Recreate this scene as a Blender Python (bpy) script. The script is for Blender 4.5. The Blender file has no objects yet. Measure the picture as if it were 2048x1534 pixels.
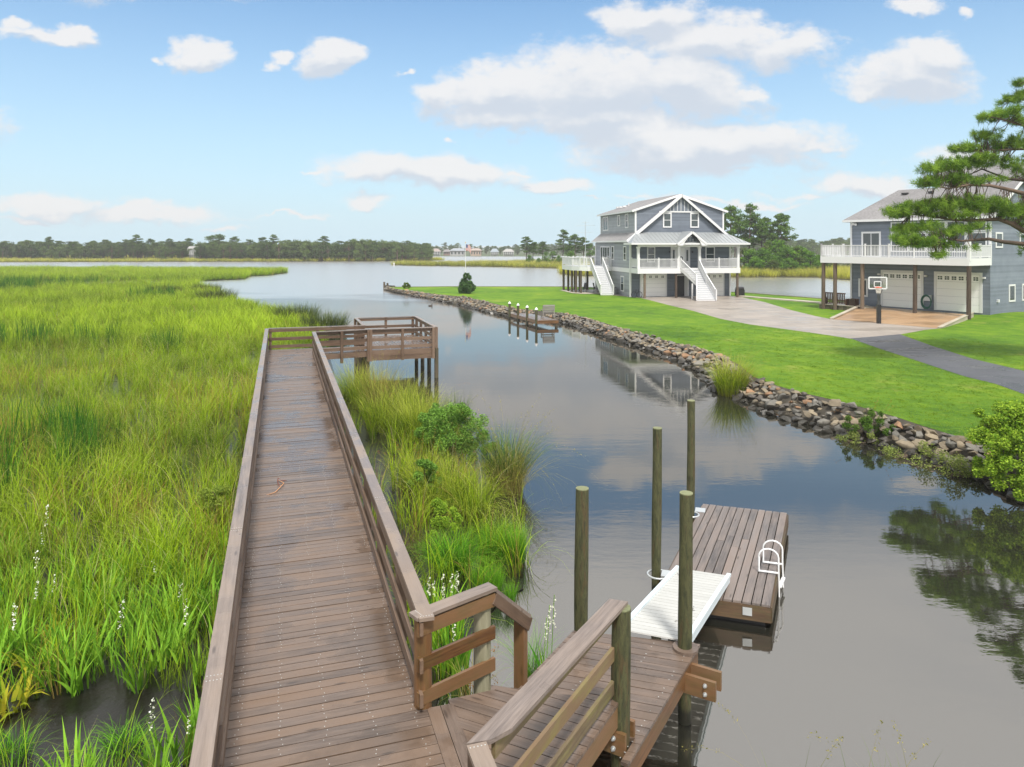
import bpy, bmesh, math, random
import numpy as np
from mathutils import Vector, Matrix, noise as mnoise
from mathutils.geometry import delaunay_2d_cdt
random.seed(7); RNG = np.random.default_rng(7)
S = bpy.context.scene
COL = S.collection
R = math.radians

# ------------------------------------------------------------ camera, light
F_PX, CX, VH, H = 1450.0, 1024.0, 490.0, 6.4
cam_d = bpy.data.cameras.new('camera'); cam = bpy.data.objects.new('camera', cam_d); COL.objects.link(cam)
cam.location = (0, 0, H); cam.rotation_euler = (R(90), 0, 0)
cam_d.sensor_width = 36; cam_d.lens = F_PX / 2048 * 36
cam_d.shift_y = -(767 - VH) / 2048
cam_d.clip_start = 0.1; cam_d.clip_end = 6000
S.camera = cam
S.view_settings.view_transform = 'Standard'; S.view_settings.look = 'None'
S.view_settings.exposure = 0.5; S.view_settings.gamma = 1.0
try: S.view_settings.use_curve_mapping = False
except Exception: pass
S.render.engine = 'CYCLES'
S.cycles.max_bounces = 8; S.cycles.diffuse_bounces = 3; S.cycles.glossy_bounces = 4
S.cycles.transmission_bounces = 4; S.cycles.transparent_max_bounces = 8; S.cycles.volume_bounces = 0
S.cycles.use_denoising = True; S.cycles.denoising_prefilter = 'ACCURATE'
S.cycles.sample_clamp_indirect = 6

SUN_EL, SUN_AZ = R(58), R(170)      # azimuth clockwise from +Y (away from the camera); sun stands behind, to the left
sun_d = bpy.data.lights.new('sun', 'SUN'); sun_d.energy = 3.3; sun_d.angle = R(9); sun_d.color = (1, .955, .88)
sun = bpy.data.objects.new('sun', sun_d); COL.objects.link(sun)
sdir = Vector((math.sin(SUN_AZ) * math.cos(SUN_EL), math.cos(SUN_AZ) * math.cos(SUN_EL), math.sin(SUN_EL)))
sun.rotation_euler = (-sdir).to_track_quat('-Z', 'Y').to_euler()
sun.location = (0, -20, 40)

class NT:
    """small helper round a node tree"""
    def __init__(s, nt): s.nt = nt; s.x = 0
    def n(s, typ, **kw):
        nd = s.nt.nodes.new(typ); nd.location = (s.x, 0); s.x += 40
        for k, v in kw.items():
            if k.startswith('i_'):
                key = k[2:]; key = int(key) if key.isdigit() else key.replace('_', ' ')
                s.set(nd.inputs[key], v)
            else: setattr(nd, k, v)
        return nd
    def set(s, sock, v):
        if isinstance(v, bpy.types.NodeSocket): s.nt.links.new(v, sock)
        elif isinstance(v, bpy.types.Node): s.nt.links.new(v.outputs[0], sock)
        else: sock.default_value = v
    def m(s, op, a, b=None, c=None, clamp=False):
        nd = s.n('ShaderNodeMath', operation=op, use_clamp=clamp)
        s.set(nd.inputs[0], a)
        if b is not None: s.set(nd.inputs[1], b)
        if c is not None: s.set(nd.inputs[2], c)
        return nd.outputs[0]
    def vm(s, op, a, b=None, c=None):
        nd = s.n('ShaderNodeVectorMath', operation=op)
        s.set(nd.inputs[0], a)
        if b is not None: s.set(nd.inputs[1], b)
        if c is not None: s.set(nd.inputs[2], c)
        return nd.outputs[1] if op in ('LENGTH', 'DOT_PRODUCT', 'DISTANCE') else nd.outputs[0]
    def mix(s, f, a, b, typ='MIX'):
        nd = s.n('ShaderNodeMix', data_type='RGBA', blend_type=typ)
        s.set(nd.inputs[0], f)
        for k, v in ((6, a), (7, b)):
            if isinstance(v, tuple) and len(v) == 3: v = (*v, 1)
            s.set(nd.inputs[k], v)
        return nd.outputs[2]
    def ramp(s, f, stops, interp='LINEAR'):
        nd = s.n('ShaderNodeValToRGB'); cr = nd.color_ramp; cr.interpolation = interp
        while len(cr.elements) < len(stops): cr.elements.new(.5)
        for e, (p, c) in zip(cr.elements, stops):
            e.position = p; e.color = (*c, 1) if isinstance(c, tuple) else (c, c, c, 1)
        s.set(nd.inputs[0], f); return nd.outputs[0]
    def noise(s, vec=None, scale=5, detail=3, rough=.5, dist=0, dim='3D'):
        nd = s.n('ShaderNodeTexNoise', noise_dimensions=dim)
        nd.inputs['Scale'].default_value = scale; nd.inputs['Detail'].default_value = detail
        nd.inputs['Roughness'].default_value = rough; nd.inputs['Distortion'].default_value = dist
        if vec is not None: s.set(nd.inputs['Vector'], vec)
        return nd.outputs[0]
    def maprange(s, v, a, b, c=0., d=1., smooth=False):
        nd = s.n('ShaderNodeMapRange', interpolation_type='SMOOTHSTEP' if smooth else 'LINEAR')
        s.set(nd.inputs[0], v)
        for i, q in enumerate((a, b, c, d)): s.set(nd.inputs[i + 1], q)
        return nd.outputs[0]
    def comb(s, x, y, z=0.):
        nd = s.n('ShaderNodeCombineXYZ'); s.set(nd.inputs[0], x); s.set(nd.inputs[1], y); s.set(nd.inputs[2], z); return nd.outputs[0]
    def sep(s, v):
        nd = s.n('ShaderNodeSeparateXYZ'); s.set(nd.inputs[0], v); return nd.outputs

def lin(r, g, b):
    f = lambda c: (c / 255 / 12.92) if c / 255 <= .04045 else ((c / 255 + .055) / 1.055) ** 2.4
    return (f(r), f(g), f(b))

# ---- world: physical sky plus banks of cloud placed by direction
W = bpy.data.worlds.new('World'); S.world = W; W.use_nodes = True
W.node_tree.nodes.clear(); w = NT(W.node_tree)
tc = w.n('ShaderNodeTexCoord').outputs['Generated']
sky = w.n('ShaderNodeTexSky', sky_type='NISHITA'); sky.sun_disc = False
sky.sun_elevation = SUN_EL; sky.sun_rotation = SUN_AZ; sky.air_density = 1.0; sky.dust_density = 1.2; sky.ozone_density = 1.6
dx, dy, dz = w.sep(tc)
# cloud field: direction projected on a vertical plane facing +Y (front half) and on a ceiling plane elsewhere
CLOUDS = [  # u, v, ru, rv in degrees-like tangent units *1450 about the view axis
 (95,62,150,26,.8),(168,70,48,24,1.),(45,45,60,18,.8),
 (415,110,72,34,1.),(335,125,40,14,.5),(548,120,34,20,.7),(645,118,60,38,1.1),(780,145,28,12,.6),
 (905,200,75,55,1.),(1010,185,120,62,1.1),(1180,180,170,85,1.2),(1370,175,170,70,1.1),(1000,235,160,45,.9),(1180,240,190,50,1.),
 (1390,290,280,58,1.1),(1250,275,150,35,.9),(1600,300,90,25,.7),(1530,180,60,28,.7),
 (1300,40,120,42,1.),(1420,85,190,60,.95),(1570,95,110,60,.9),(1480,60,170,30,.7),
 (1830,150,150,70,.95),(1880,110,100,50,.9),(1760,180,100,35,.75),(1820,12,80,22,.9),(1965,25,36,16,.8),
 (850,345,220,34,1.),(760,350,110,20,.8),(640,342,60,10,.6),(1010,338,90,12,.6),(560,430,160,10,.5),(1500,400,260,14,.55),(1180,398,60,8,.5),(1090,366,140,26,.9),(1100,412,110,14,.55),(740,405,85,26,.8),(895,287,22,12,.7),
 (120,410,170,34,.85),(300,430,230,28,.75),(60,440,130,18,.6),(450,450,130,16,.5),
 (1730,358,150,38,.95),(1830,375,120,30,.8),(1600,385,180,22,.5),(1300,385,200,18,.4),(1500,345,200,16,.35),
 (1950,330,160,50,.7),(2150,200,140,70,.9),(-120,250,160,60,.9),(300,-60,400,60,.9),(900,-120,420,70,1.),(1500,-110,420,70,1.),
 (2300,380,260,40,.8),(-350,400,260,40,.7)]
def cloud_group():
    g = bpy.data.node_groups.new('cloud_field', 'ShaderNodeTree')
    g.interface.new_socket('P', in_out='INPUT', socket_type='NodeSocketVector')
    g.interface.new_socket('D', in_out='OUTPUT', socket_type='NodeSocketFloat')
    t = NT(g); gi = t.n('NodeGroupInput'); go = t.n('NodeGroupOutput')
    best = None
    for (u, v, ru, rv, a) in CLOUDS:
        d = t.vm('LENGTH', t.vm('MULTIPLY', t.vm('SUBTRACT', gi.outputs[0], ((u - CX) / F_PX, (VH - v) / F_PX, 0)), (F_PX / ru, F_PX / rv, 0)))
        e = t.m('SUBTRACT', a * 1.04 + .02, d)
        best = e if best is None else t.m('SMOOTH_MAX', best, e, .16)
    t.set(go.inputs[0], best); return g
CG = cloud_group()
ysafe = w.m('MAXIMUM', dy, .05)
pu = w.m('DIVIDE', dx, ysafe); pv = w.m('DIVIDE', dz, ysafe)
P0 = w.comb(pu, pv)
def wnoise(scale, detail, rough, sq=1.8, off=0., typ=None, P=None):
    return w.noise(w.vm('ADD', w.vm('MULTIPLY', P or P0, (1., sq, 1.)), (off, off * .7, off)), scale=scale, detail=detail, rough=rough)
wa = w.m('SUBTRACT', wnoise(7, 3, .5, 1.6, 3.1), .5); wb = w.m('SUBTRACT', wnoise(7, 3, .5, 1.6, 9.7), .5)
wc = w.m('SUBTRACT', wnoise(26, 4, .6, 1.5, 5.3), .5); wd = w.m('SUBTRACT', wnoise(26, 4, .6, 1.5, 15.3), .5)
Pw = w.vm('ADD', P0, w.comb(w.m('ADD', w.m('MULTIPLY', wa, .16), w.m('MULTIPLY', wc, .05)), w.m('ADD', w.m('MULTIPLY', wb, .07), w.m('MULTIPLY', wd, .026))))
nz = wnoise(16, 9, .68, 1.7); nz2 = wnoise(5, 5, .5, 2.2, 7.)
def field(P):
    gnode = w.n('ShaderNodeGroup'); gnode.node_tree = CG; w.set(gnode.inputs[0], P); return gnode.outputs[0]
f0 = field(Pw); f1 = field(w.vm('ADD', Pw, (-.004, .020, 0)))
nsum = w.m('ADD', w.m('MULTIPLY', w.m('SUBTRACT', nz, .5), 1.35), w.m('MULTIPLY', w.m('SUBTRACT', nz2, .5), .55))
raw = w.m('ADD', f0, nsum)
den = w.maprange(raw, -.05, .50, 0, 1, True)
front = w.maprange(dy, .06, .25, 0, 1, True)
lowf = w.maprange(pv, .47, .345, 0, 1, True)
den = w.m('MULTIPLY', w.m('MULTIPLY', den, front), lowf)
# lit tops and grey-lavender undersides: how fast the cloud thins upwards
slope = w.m('SUBTRACT', f0, f1)
lit = w.maprange(w.m('ADD', w.m('MULTIPLY', slope, 1.5), w.m('ADD', w.m('MULTIPLY', w.m('SUBTRACT', nz, .5), 1.6), w.m('MULTIPLY', f0, -.45))), -.66, .30, 0, 1, True)
cloud_col = w.mix(lit, (.465, .505, .565), (.645, .64, .64))
# high bright cloud above the frame and behind the camera (it shows only in the water and in the light)
hzz = w.m('MAXIMUM', dz, .12)
nh = w.noise(w.comb(w.m('DIVIDE', dx, hzz), w.m('DIVIDE', dy, hzz)), scale=.8, detail=5, rough=.55)
high = w.m('MULTIPLY', w.maprange(nh, .22, .50, .80, 1, True), w.m('SUBTRACT', 1., w.m('MULTIPLY', front, lowf)))
high_col = (.82, .82, .82)
skyc = w.vm('MULTIPLY', sky.outputs[0], (.076, .110, .128))
# pale summer haze low over the horizon
hz = w.m('POWER', w.maprange(w.m('ABSOLUTE', dz), 0.0, .42, 1, 0, False), 1.25)
skyc = w.mix(w.m('MULTIPLY', hz, .92), skyc, (.50, .64, .72))
c1 = w.mix(w.m('MULTIPLY', den, .93), skyc, cloud_col)
c2 = w.mix(w.m('MULTIPLY', high, .95), c1, high_col)
bg = w.n('ShaderNodeBackground'); w.set(bg.inputs[0], c2); bg.inputs[1].default_value = 1.0
wo = w.n('ShaderNodeOutputWorld'); w.set(wo.inputs[0], bg)
W.cycles.sampling_method = 'MANUAL'; W.cycles.sample_map_resolution = 512
# ------------------------------------------------------------ helpers
def G(u, v, z=0.0):
    """the point at height z that the photograph shows at (u, v)"""
    Y = F_PX * (H - z) / (v - VH)
    return np.array([(u - CX) * Y / F_PX, Y, z])
def GY(u, v, Y):
    return np.array([(u - CX) * Y / F_PX, Y, H - (v - VH) * Y / F_PX])

def tag(o, label=None, cat=None, group=None, kind=None):
    if label: o['label'] = label
    if cat: o['category'] = cat
    if group: o['group'] = group
    if kind: o['kind'] = kind
    return o
def root(name, loc, rz=0., label=None, cat=None, group=None, scale=1.):
    o = bpy.data.objects.new(name, None); COL.objects.link(o)
    o.location = tuple(loc); o.rotation_euler = (0, 0, rz); o.scale = (scale,) * 3
    o.empty_display_size = .2
    return tag(o, label, cat, group)
def copy_tree(o, parent=None):
    c = o.copy(); COL.objects.link(c); c.parent = parent
    for ch in o.children: copy_tree(ch, c)
    return c
def root_matrix(o):
    while o.parent is not None: o = o.parent
    if o.type != 'EMPTY': return Matrix.Identity(4)
    return Matrix.LocRotScale(o.location, o.rotation_euler, o.scale)

class MB:
    """collects shapes and links them as one mesh object"""
    def __init__(s): s.V = []; s.F = []; s.M = []; s.Rn = []; s.Gc = []; s.n = 0; s.sm = []
    def add(s, verts, faces, mat=0, rnd=None, gc=None, smooth=False):
        verts = np.asarray(verts, float); k = len(verts)
        if rnd is None: rnd = random.random()
        s.V.append(verts)
        s.F.extend([tuple(i + s.n for i in f) for f in faces]); s.M.extend([mat] * len(faces)); s.sm.extend([smooth] * len(faces))
        s.Rn.append(np.full(k, rnd) if np.isscalar(rnd) else np.asarray(rnd))
        s.Gc.append(verts if gc is None else np.asarray(gc)); s.n += k
    def box(s, c, size, ax=(1, 0, 0), up=(0, 0, 1), mat=0, rnd=None):
        c = np.asarray(c, float); ax = np.asarray(ax, float); ax = ax / np.linalg.norm(ax)
        up = np.asarray(up, float); ay = np.cross(up, ax); ay = ay / np.linalg.norm(ay); az = np.cross(ax, ay)
        hx, hy, hz = [q / 2 for q in size]
        L = np.array([(x, y, z) for x in (-hx, hx) for y in (-hy, hy) for z in (-hz, hz)])
        v = c + L[:, :1] * ax + L[:, 1:2] * ay + L[:, 2:] * az
        f = [(0, 1, 3, 2), (4, 6, 7, 5), (0, 4, 5, 1), (2, 3, 7, 6), (0, 2, 6, 4), (1, 5, 7, 3)]
        k = int(np.argmax(size)); o = [k] + [i for i in range(3) if i != k]
        s.add(v, f, mat, rnd, L[:, o] + np.array([random.random() * 40, random.random() * 9, 0]))
    def bx(s, x0, x1, y0, y1, z0, z1, mat=0, rnd=None):
        s.box(((x0 + x1) / 2, (y0 + y1) / 2, (z0 + z1) / 2), (abs(x1 - x0), abs(y1 - y0), abs(z1 - z0)), mat=mat, rnd=rnd)
    def bar(s, p0, p1, wd, ht, up=(0, 0, 1), mat=0, rnd=None, drop=0.):
        p0 = np.asarray(p0, float); p1 = np.asarray(p1, float); d = p1 - p0; L = np.linalg.norm(d)
        up = np.asarray(up, float)
        if abs(np.dot(d / L, up)) > .99: up = np.array([1., 0, 0])
        s.box((p0 + p1) / 2 + np.array([0, 0, drop]), (L, wd, ht), ax=d, up=up, mat=mat, rnd=rnd)
    def prism(s, poly, z0, z1, mat=0, rnd=None, grain=None):
        poly = np.asarray(poly, float)[:, :2]; k = len(poly)
        if np.cross(poly[1] - poly[0], poly[2] - poly[1]) < 0: poly = poly[::-1]
        z0 = np.broadcast_to(z0, k); z1 = np.broadcast_to(z1, k)
        v = np.vstack([np.c_[poly, z0], np.c_[poly, z1]])
        f = [tuple(range(k))[::-1], tuple(range(k, 2 * k))] + [(i, (i + 1) % k, k + (i + 1) % k, k + i) for i in range(k)]
        gc = None
        if grain is not None:
            g = np.asarray(grain, float)[:2]; g = g / np.linalg.norm(g); p = np.array([-g[1], g[0]])
            gc = np.c_[v[:, :2] @ g + random.random() * 40, v[:, :2] @ p + random.random() * 9, v[:, 2]]
        s.add(v, f, mat, rnd, gc)
    def tube(s, pts, rad, n=10, mat=0, rnd=None, caps=True, smooth=True, ring=False):
        pts = np.asarray(pts, float); k = len(pts); rad = np.broadcast_to(rad, k)
        vs = []; prev = None; L = 0; gcs = []
        for i in range(k):
            if ring: t = pts[(i + 1) % k] - pts[i - 1]
            else: t = pts[min(i + 1, k - 1)] - pts[max(i - 1, 0)]
            t = t / (np.linalg.norm(t) + 1e-12)
            if prev is None:
                a = np.cross(t, (0, 0, 1) if abs(t[2]) < .9 else (1, 0, 0))
            else: a = prev - t * np.dot(prev, t)
            a = a / (np.linalg.norm(a) + 1e-12); prev = a; b = np.cross(t, a)
            if i: L += np.linalg.norm(pts[i] - pts[i - 1])
            for j in range(n):
                th = 2 * math.pi * j / n
                vs.append(pts[i] + rad[i] * (math.cos(th) * a + math.sin(th) * b))
                gcs.append((L, math.cos(th) * rad[i], math.sin(th) * rad[i]))
        f = []
        for i in range(k if ring else k - 1):
            for j in range(n):
                a0 = i * n + j; a1 = i * n + (j + 1) % n; i2 = (i + 1) % k
                f.append((a0, a1, i2 * n + (j + 1) % n, i2 * n + j))
        gcs = np.array(gcs) + np.array([random.random() * 40, 0, 0])
        if rnd is None: rnd = random.random()
        s.add(vs, f, mat, rnd, gcs, smooth)
        if caps and not ring:
            base = s.n - k * n
            for idx in (0, k - 1):
                ring_ = list(range(base + idx * n, base + idx * n + n))
                s.V.append(np.asarray(vs)[idx * n:idx * n + n]); s.Rn.append(np.full(n, rnd)); s.Gc.append(gcs[idx * n:idx * n + n])
                q = tuple(range(s.n, s.n + n)); s.n += n
                s.F.append(q if idx else q[::-1]); s.M.append(mat); s.sm.append(False)
    def ball(s, c, r, sub=2, mat=0, rnd=None, jit=0., smooth=True, squash=(1, 1, 1)):
        bm = bmesh.new(); bmesh.ops.create_icosphere(bm, subdivisions=sub, radius=1)
        v = np.array([q.co[:] for q in bm.verts]); f = [tuple(q.index for q in p.verts) for p in bm.faces]; bm.free()
        if jit: v = v * (1 + jit * (np.random.default_rng(random.randrange(10**6)).random(len(v)) - .5))[:, None]
        s.add(np.asarray(c) + v * np.asarray(r) * np.asarray(squash), f, mat, rnd, smooth=smooth)
    def build(s, name, mats, parent=None, local=False, ao=False):
        me = bpy.data.meshes.new(name)
        V = np.vstack(s.V) if s.V else np.zeros((0, 3))
        if parent is not None and not local:
            Mi = np.array(root_matrix(parent).inverted()); V = V @ Mi[:3, :3].T + Mi[:3, 3]
        me.from_pydata(V.tolist(), [], s.F)
        if not isinstance(mats, (list, tuple)): mats = [mats]
        for m_ in mats: me.materials.append(m_)
        me.polygons.foreach_set('material_index', s.M); me.polygons.foreach_set('use_smooth', s.sm)
        a = me.attributes.new('rnd', 'FLOAT', 'POINT'); a.data.foreach_set('value', np.concatenate(s.Rn).astype(np.float32))
        a = me.attributes.new('gc', 'FLOAT_VECTOR', 'POINT'); a.data.foreach_set('vector', np.vstack(s.Gc).astype(np.float32).ravel())
        o = bpy.data.objects.new(name, me); COL.objects.link(o)
        if parent is not None: o.parent = parent
        me.update(); return o

def raw_mesh(name, V, F, mats, rnd=None, hgt=None, parent=None, midx=None, smooth=False, F3=None, local=False):
    """fast mesh from numpy arrays; F is (n,4) quads, F3 (m,3) tris"""
    me = bpy.data.meshes.new(name)
    V = np.asarray(V, np.float64)
    if parent is not None and not local:
        Mi = np.array(root_matrix(parent).inverted()); V = V @ Mi[:3, :3].T + Mi[:3, 3]
    fl = []; ls = []; lt = []
    nq = 0 if F is None else len(F); n3 = 0 if F3 is None else len(F3)
    loops = np.concatenate(([] if F is None else np.asarray(F).ravel(), [] if F3 is None else np.asarray(F3).ravel())).astype(np.int32)
    me.vertices.add(len(V)); me.vertices.foreach_set('co', V.astype(np.float32).ravel())
    me.loops.add(len(loops)); me.loops.foreach_set('vertex_index', loops)
    starts = np.concatenate((np.arange(nq) * 4, nq * 4 + np.arange(n3) * 3)).astype(np.int32)
    tot = np.concatenate((np.full(nq, 4), np.full(n3, 3))).astype(np.int32)
    me.polygons.add(nq + n3); me.polygons.foreach_set('loop_start', starts); me.polygons.foreach_set('loop_total', tot)
    if midx is not None: me.polygons.foreach_set('material_index', np.asarray(midx, np.int32))
    if not isinstance(mats, (list, tuple)): mats = [mats]
    for m_ in mats: me.materials.append(m_)
    if rnd is not None:
        a = me.attributes.new('rnd', 'FLOAT', 'POINT'); a.data.foreach_set('value', np.asarray(rnd, np.float32))
    if hgt is not None:
        a = me.attributes.new('hgt', 'FLOAT', 'POINT'); a.data.foreach_set('value', np.asarray(hgt, np.float32))
    me.update(calc_edges=True); me.validate()
    if smooth: me.shade_smooth()
    o = bpy.data.objects.new(name, me); COL.objects.link(o)
    if parent is not None: o.parent = parent
    return o

def clip_half(poly, p, nrm):
    out = []; k = len(poly)
    for i in range(k):
        a, b = poly[i], poly[(i + 1) % k]; da = np.dot(a - p, nrm); db = np.dot(b - p, nrm)
        if da >= 0: out.append(a)
        if (da > 0 > db) or (da < 0 < db): out.append(a + (b - a) * da / (da - db))
    return out
def planks(mb, poly, direction, pitch, width, z0, z1, off=0., mat=0, jz=.0015):
    """boards laid along direction, cut to a convex outline"""
    poly = [np.asarray(q, float)[:2] for q in poly]
    d = np.asarray(direction, float)[:2]; d = d / np.linalg.norm(d); p = np.array([-d[1], d[0]])
    w_ = [np.dot(q, p) for q in poly]; a = math.floor((min(w_) - off) / pitch) * pitch + off; rows = []
    while a < max(w_):
        c = clip_half(poly, p * (a + (pitch - width) / 2), p)
        if len(c) > 2: c = clip_half(c, p * (a + (pitch + width) / 2), -p)
        if len(c) > 2:
            c2 = [c[0]]
            for q in c[1:]:
                if np.linalg.norm(q - c2[-1]) > 1e-5: c2.append(q)
            if len(c2) > 2 and np.linalg.norm(c2[0] - c2[-1]) < 1e-5: c2.pop()
            if len(c2) > 2:
                A = .5 * abs(sum(c2[i][0] * c2[(i + 1) % len(c2)][1] - c2[(i + 1) % len(c2)][0] * c2[i][1] for i in range(len(c2))))
                if A > .002:
                    j = random.uniform(-jz, jz)
                    mb.prism(c2, z0 + j, z1 + j, mat, grain=d); rows.append((a, c2))
        a += pitch
    return rows

def tri_sheet(name, outline, zf, mat, step=None, kind='structure', extra=None):
    """a ground sheet filled by constrained triangulation; zf is a height or a function of (x, y)"""
    out = [Vector((float(p[0]), float(p[1]))) for p in outline]; n = len(out)
    pts = list(out); edges = [(i, (i + 1) % n) for i in range(n)]
    if step:
        xs = [p.x for p in out]; ys = [p.y for p in out]; P = np.array([(p.x, p.y) for p in out])
        gx = np.arange(min(xs), max(xs), step); gy = np.arange(min(ys), max(ys), step)
        Q = np.array([(x + random.uniform(-.2, .2) * step, y + random.uniform(-.2, .2) * step) for x in gx for y in gy])
        if len(Q):
            Q = Q[in_poly(Q, P)]
            pts += [Vector((float(a), float(b))) for a, b in Q]
    if extra is not None:
        Q = np.array(extra); Q = Q[in_poly(Q, np.array([(p.x, p.y) for p in out]))]; pts += [Vector((float(a), float(b))) for a, b in Q]
    r = delaunay_2d_cdt(pts, edges, [], 1, 1e-4)
    V = [(v.x, v.y, zf(v.x, v.y) if callable(zf) else zf) for v in r[0]]
    me = bpy.data.meshes.new(name); me.from_pydata(V, [], [tuple(f) for f in r[2]]); me.materials.append(mat)
    me.update()
    bm = bmesh.new(); bm.from_mesh(me)
    for f in bm.faces:
        if f.normal.z < 0: f.normal_flip()
    bm.to_mesh(me); bm.free(); me.shade_smooth()
    o = bpy.data.objects.new(name, me); COL.objects.link(o); tag(o, kind=kind); return o
def in_poly(Q, P):
    Q = np.asarray(Q, float); P = np.asarray(P, float)[:, :2]; ins = np.zeros(len(Q), bool); n = len(P); j = n - 1
    for i in range(n):
        xi, yi = P[i]; xj, yj = P[j]
        c = ((yi > Q[:, 1]) != (yj > Q[:, 1]))
        with np.errstate(divide='ignore', invalid='ignore'):
            c &= Q[:, 0] < (xj - xi) * (Q[:, 1] - yi) / (yj - yi + 1e-12) + xi
        ins ^= c; j = i
    return ins
def vnoise(x, y, sc, seed=0):
    """smooth value noise in 0..1"""
    rg = np.random.default_rng(seed); T = rg.random((64, 64)); x = np.asarray(x) / sc + 100; y = np.asarray(y) / sc + 100
    xi = np.floor(x).astype(int); yi = np.floor(y).astype(int); fx = x - xi; fy = y - yi
    fx = fx * fx * (3 - 2 * fx); fy = fy * fy * (3 - 2 * fy)
    a = T[xi % 64, yi % 64]; b = T[(xi + 1) % 64, yi % 64]; c = T[xi % 64, (yi + 1) % 64]; d = T[(xi + 1) % 64, (yi + 1) % 64]
    return (a * (1 - fx) + b * fx) * (1 - fy) + (c * (1 - fx) + d * fx) * fy

# ------------------------------------------------------------ materials
def newmat(name):
    m_ = bpy.data.materials.new(name); m_.use_nodes = True; m_.node_tree.nodes.clear(); return m_, NT(m_.node_tree)
def out_bsdf(t, col, rough=.6, bump=None, bstr=.3, bdist=.01, **kw):
    b = t.n('ShaderNodeBsdfPrincipled'); t.set(b.inputs['Base Color'], (*col, 1) if isinstance(col, tuple) else col)
    t.set(b.inputs['Roughness'], rough)
    for k, v in kw.items(): t.set(b.inputs[k.replace('_', ' ')], v)
    if bump is not None:
        bp = t.n('ShaderNodeBump'); bp.inputs['Strength'].default_value = bstr; bp.inputs['Distance'].default_value = bdist
        t.set(bp.inputs['Height'], bump); t.set(b.inputs['Normal'], bp)
    o = t.n('ShaderNodeOutputMaterial'); t.set(o.inputs[0], b); return b
def attr(t, name, typ='GEOMETRY'):
    return t.n('ShaderNodeAttribute', attribute_name=name, attribute_type=typ)
def wood(name, dark, light, hue=None, rough=(.35, .7), wet=.0, green=0., knots=True, var=.5, grain=1., bstr=.5, cr=(.3, .95), greenc=(.06, .075, .02)):
    m_, t = newmat(name); gc = attr(t, 'gc').outputs['Vector']; rn = attr(t, 'rnd').outputs['Fac']
    v = t.vm('ADD', t.vm('MULTIPLY', gc, (1.4, 26 * grain, 26 * grain)), t.comb(t.m('MULTIPLY', rn, 37.), 0., 0.))
    n1 = t.noise(v, 1.0, 6, .62, .6)
    n2 = t.noise(t.vm('MULTIPLY', gc, (.8, 3, 3)), 1.6, 3, .5)
    n3 = t.noise(t.vm('MULTIPLY', gc, (6., 90., 90.)), 1., 3, .6)
    f = t.m('ADD', t.m('MULTIPLY', n1, .75), t.m('MULTIPLY', n2, .45))
    f = t.m('ADD', f, t.m('MULTIPLY', t.m('SUBTRACT', rn, .5), var))
    f = t.m('ADD', f, t.m('MULTIPLY', t.m('SUBTRACT', n3, .5), .35))
    c = t.mix(t.maprange(f, *cr), dark, light)
    if hue is not None:
        c = t.mix(t.maprange(t.m('ADD', t.m('MULTIPLY', n2, .7), t.m('MULTIPLY', rn, .5)), .35, .95), c, hue)
    if knots:
        vo = t.n('ShaderNodeTexVoronoi', distance='EUCLIDEAN'); vo.inputs['Scale'].default_value = 1.; t.set(vo.inputs['Vector'], t.vm('MULTIPLY', gc, (1.3, 6., 6.)))
        k = t.maprange(vo.outputs['Distance'], .05, .14, 1, 0, True)
        c = t.mix(t.m('MULTIPLY', k, .6), c, tuple(q * .45 for q in dark))
    if green:
        gn = t.noise(t.vm('MULTIPLY', gc, (1.2, 4, 4)), 2.5, 4, .6)
        c = t.mix(t.m('MULTIPLY', t.maprange(gn, .42, .68, 0, 1, True), green), c, greenc)
    r = t.maprange(n2, .3, .7, rough[0], rough[1])
    if wet:
        pos = t.n('ShaderNodeNewGeometry').outputs['Position']
        wn = t.noise(pos, .9, 4, .6); wf = t.maprange(t.m('ADD', wn, t.m('MULTIPLY', rn, .10)), .56, .66, 0, wet, True)
        r = t.m('MULTIPLY', r, t.m('SUBTRACT', 1., t.m('MULTIPLY', wf, .85)))
        c = t.mix(t.m('MULTIPLY', wf, .35), c, tuple(q * .5 for q in dark))
    out_bsdf(t, c, r, t.m('ADD', n1, t.m('MULTIPLY', n3, .5)), bstr, .004)
    return m_
def pilemat(name, base, light, brown, dark):
    m_, t = newmat(name); gc = attr(t, 'gc').outputs['Vector']; rn = attr(t, 'rnd').outputs['Fac']
    v = t.vm('ADD', t.vm('MULTIPLY', gc, (1., 6., 6.)), t.comb(t.m('MULTIPLY', rn, 31.), 0., 0.))
    n = t.noise(v, 1.3, 5, .6, 1.6); n2 = t.noise(v, 3.4, 4, .65, .8); n3 = t.noise(t.vm('MULTIPLY', gc, (5., 60., 60.)), 1., 3, .6)
    band = t.m('ABSOLUTE', t.m('SINE', t.m('MULTIPLY', n, 34.)))
    c = t.mix(t.maprange(n2, .35, .65), base, light); c = t.mix(t.m('MULTIPLY', t.maprange(n, .52, .62), .7), c, brown)
    c = t.mix(t.m('MULTIPLY', t.maprange(band, .30, .0), .75), c, dark); c = t.mix(t.m('MULTIPLY', t.maprange(n2, .56, .66), .6), c, dark)
    z = t.sep(t.n('ShaderNodeNewGeometry').outputs['Position'])[2]
    c = t.mix(t.m('MULTIPLY', t.maprange(t.m('ADD', z, t.m('MULTIPLY', n2, .1)), .20, .28, 1, 0), .8), c, (.012, .012, .008))
    out_bsdf(t, c, .7, t.m('ADD', band, n3), .5, .004); return m_
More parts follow.
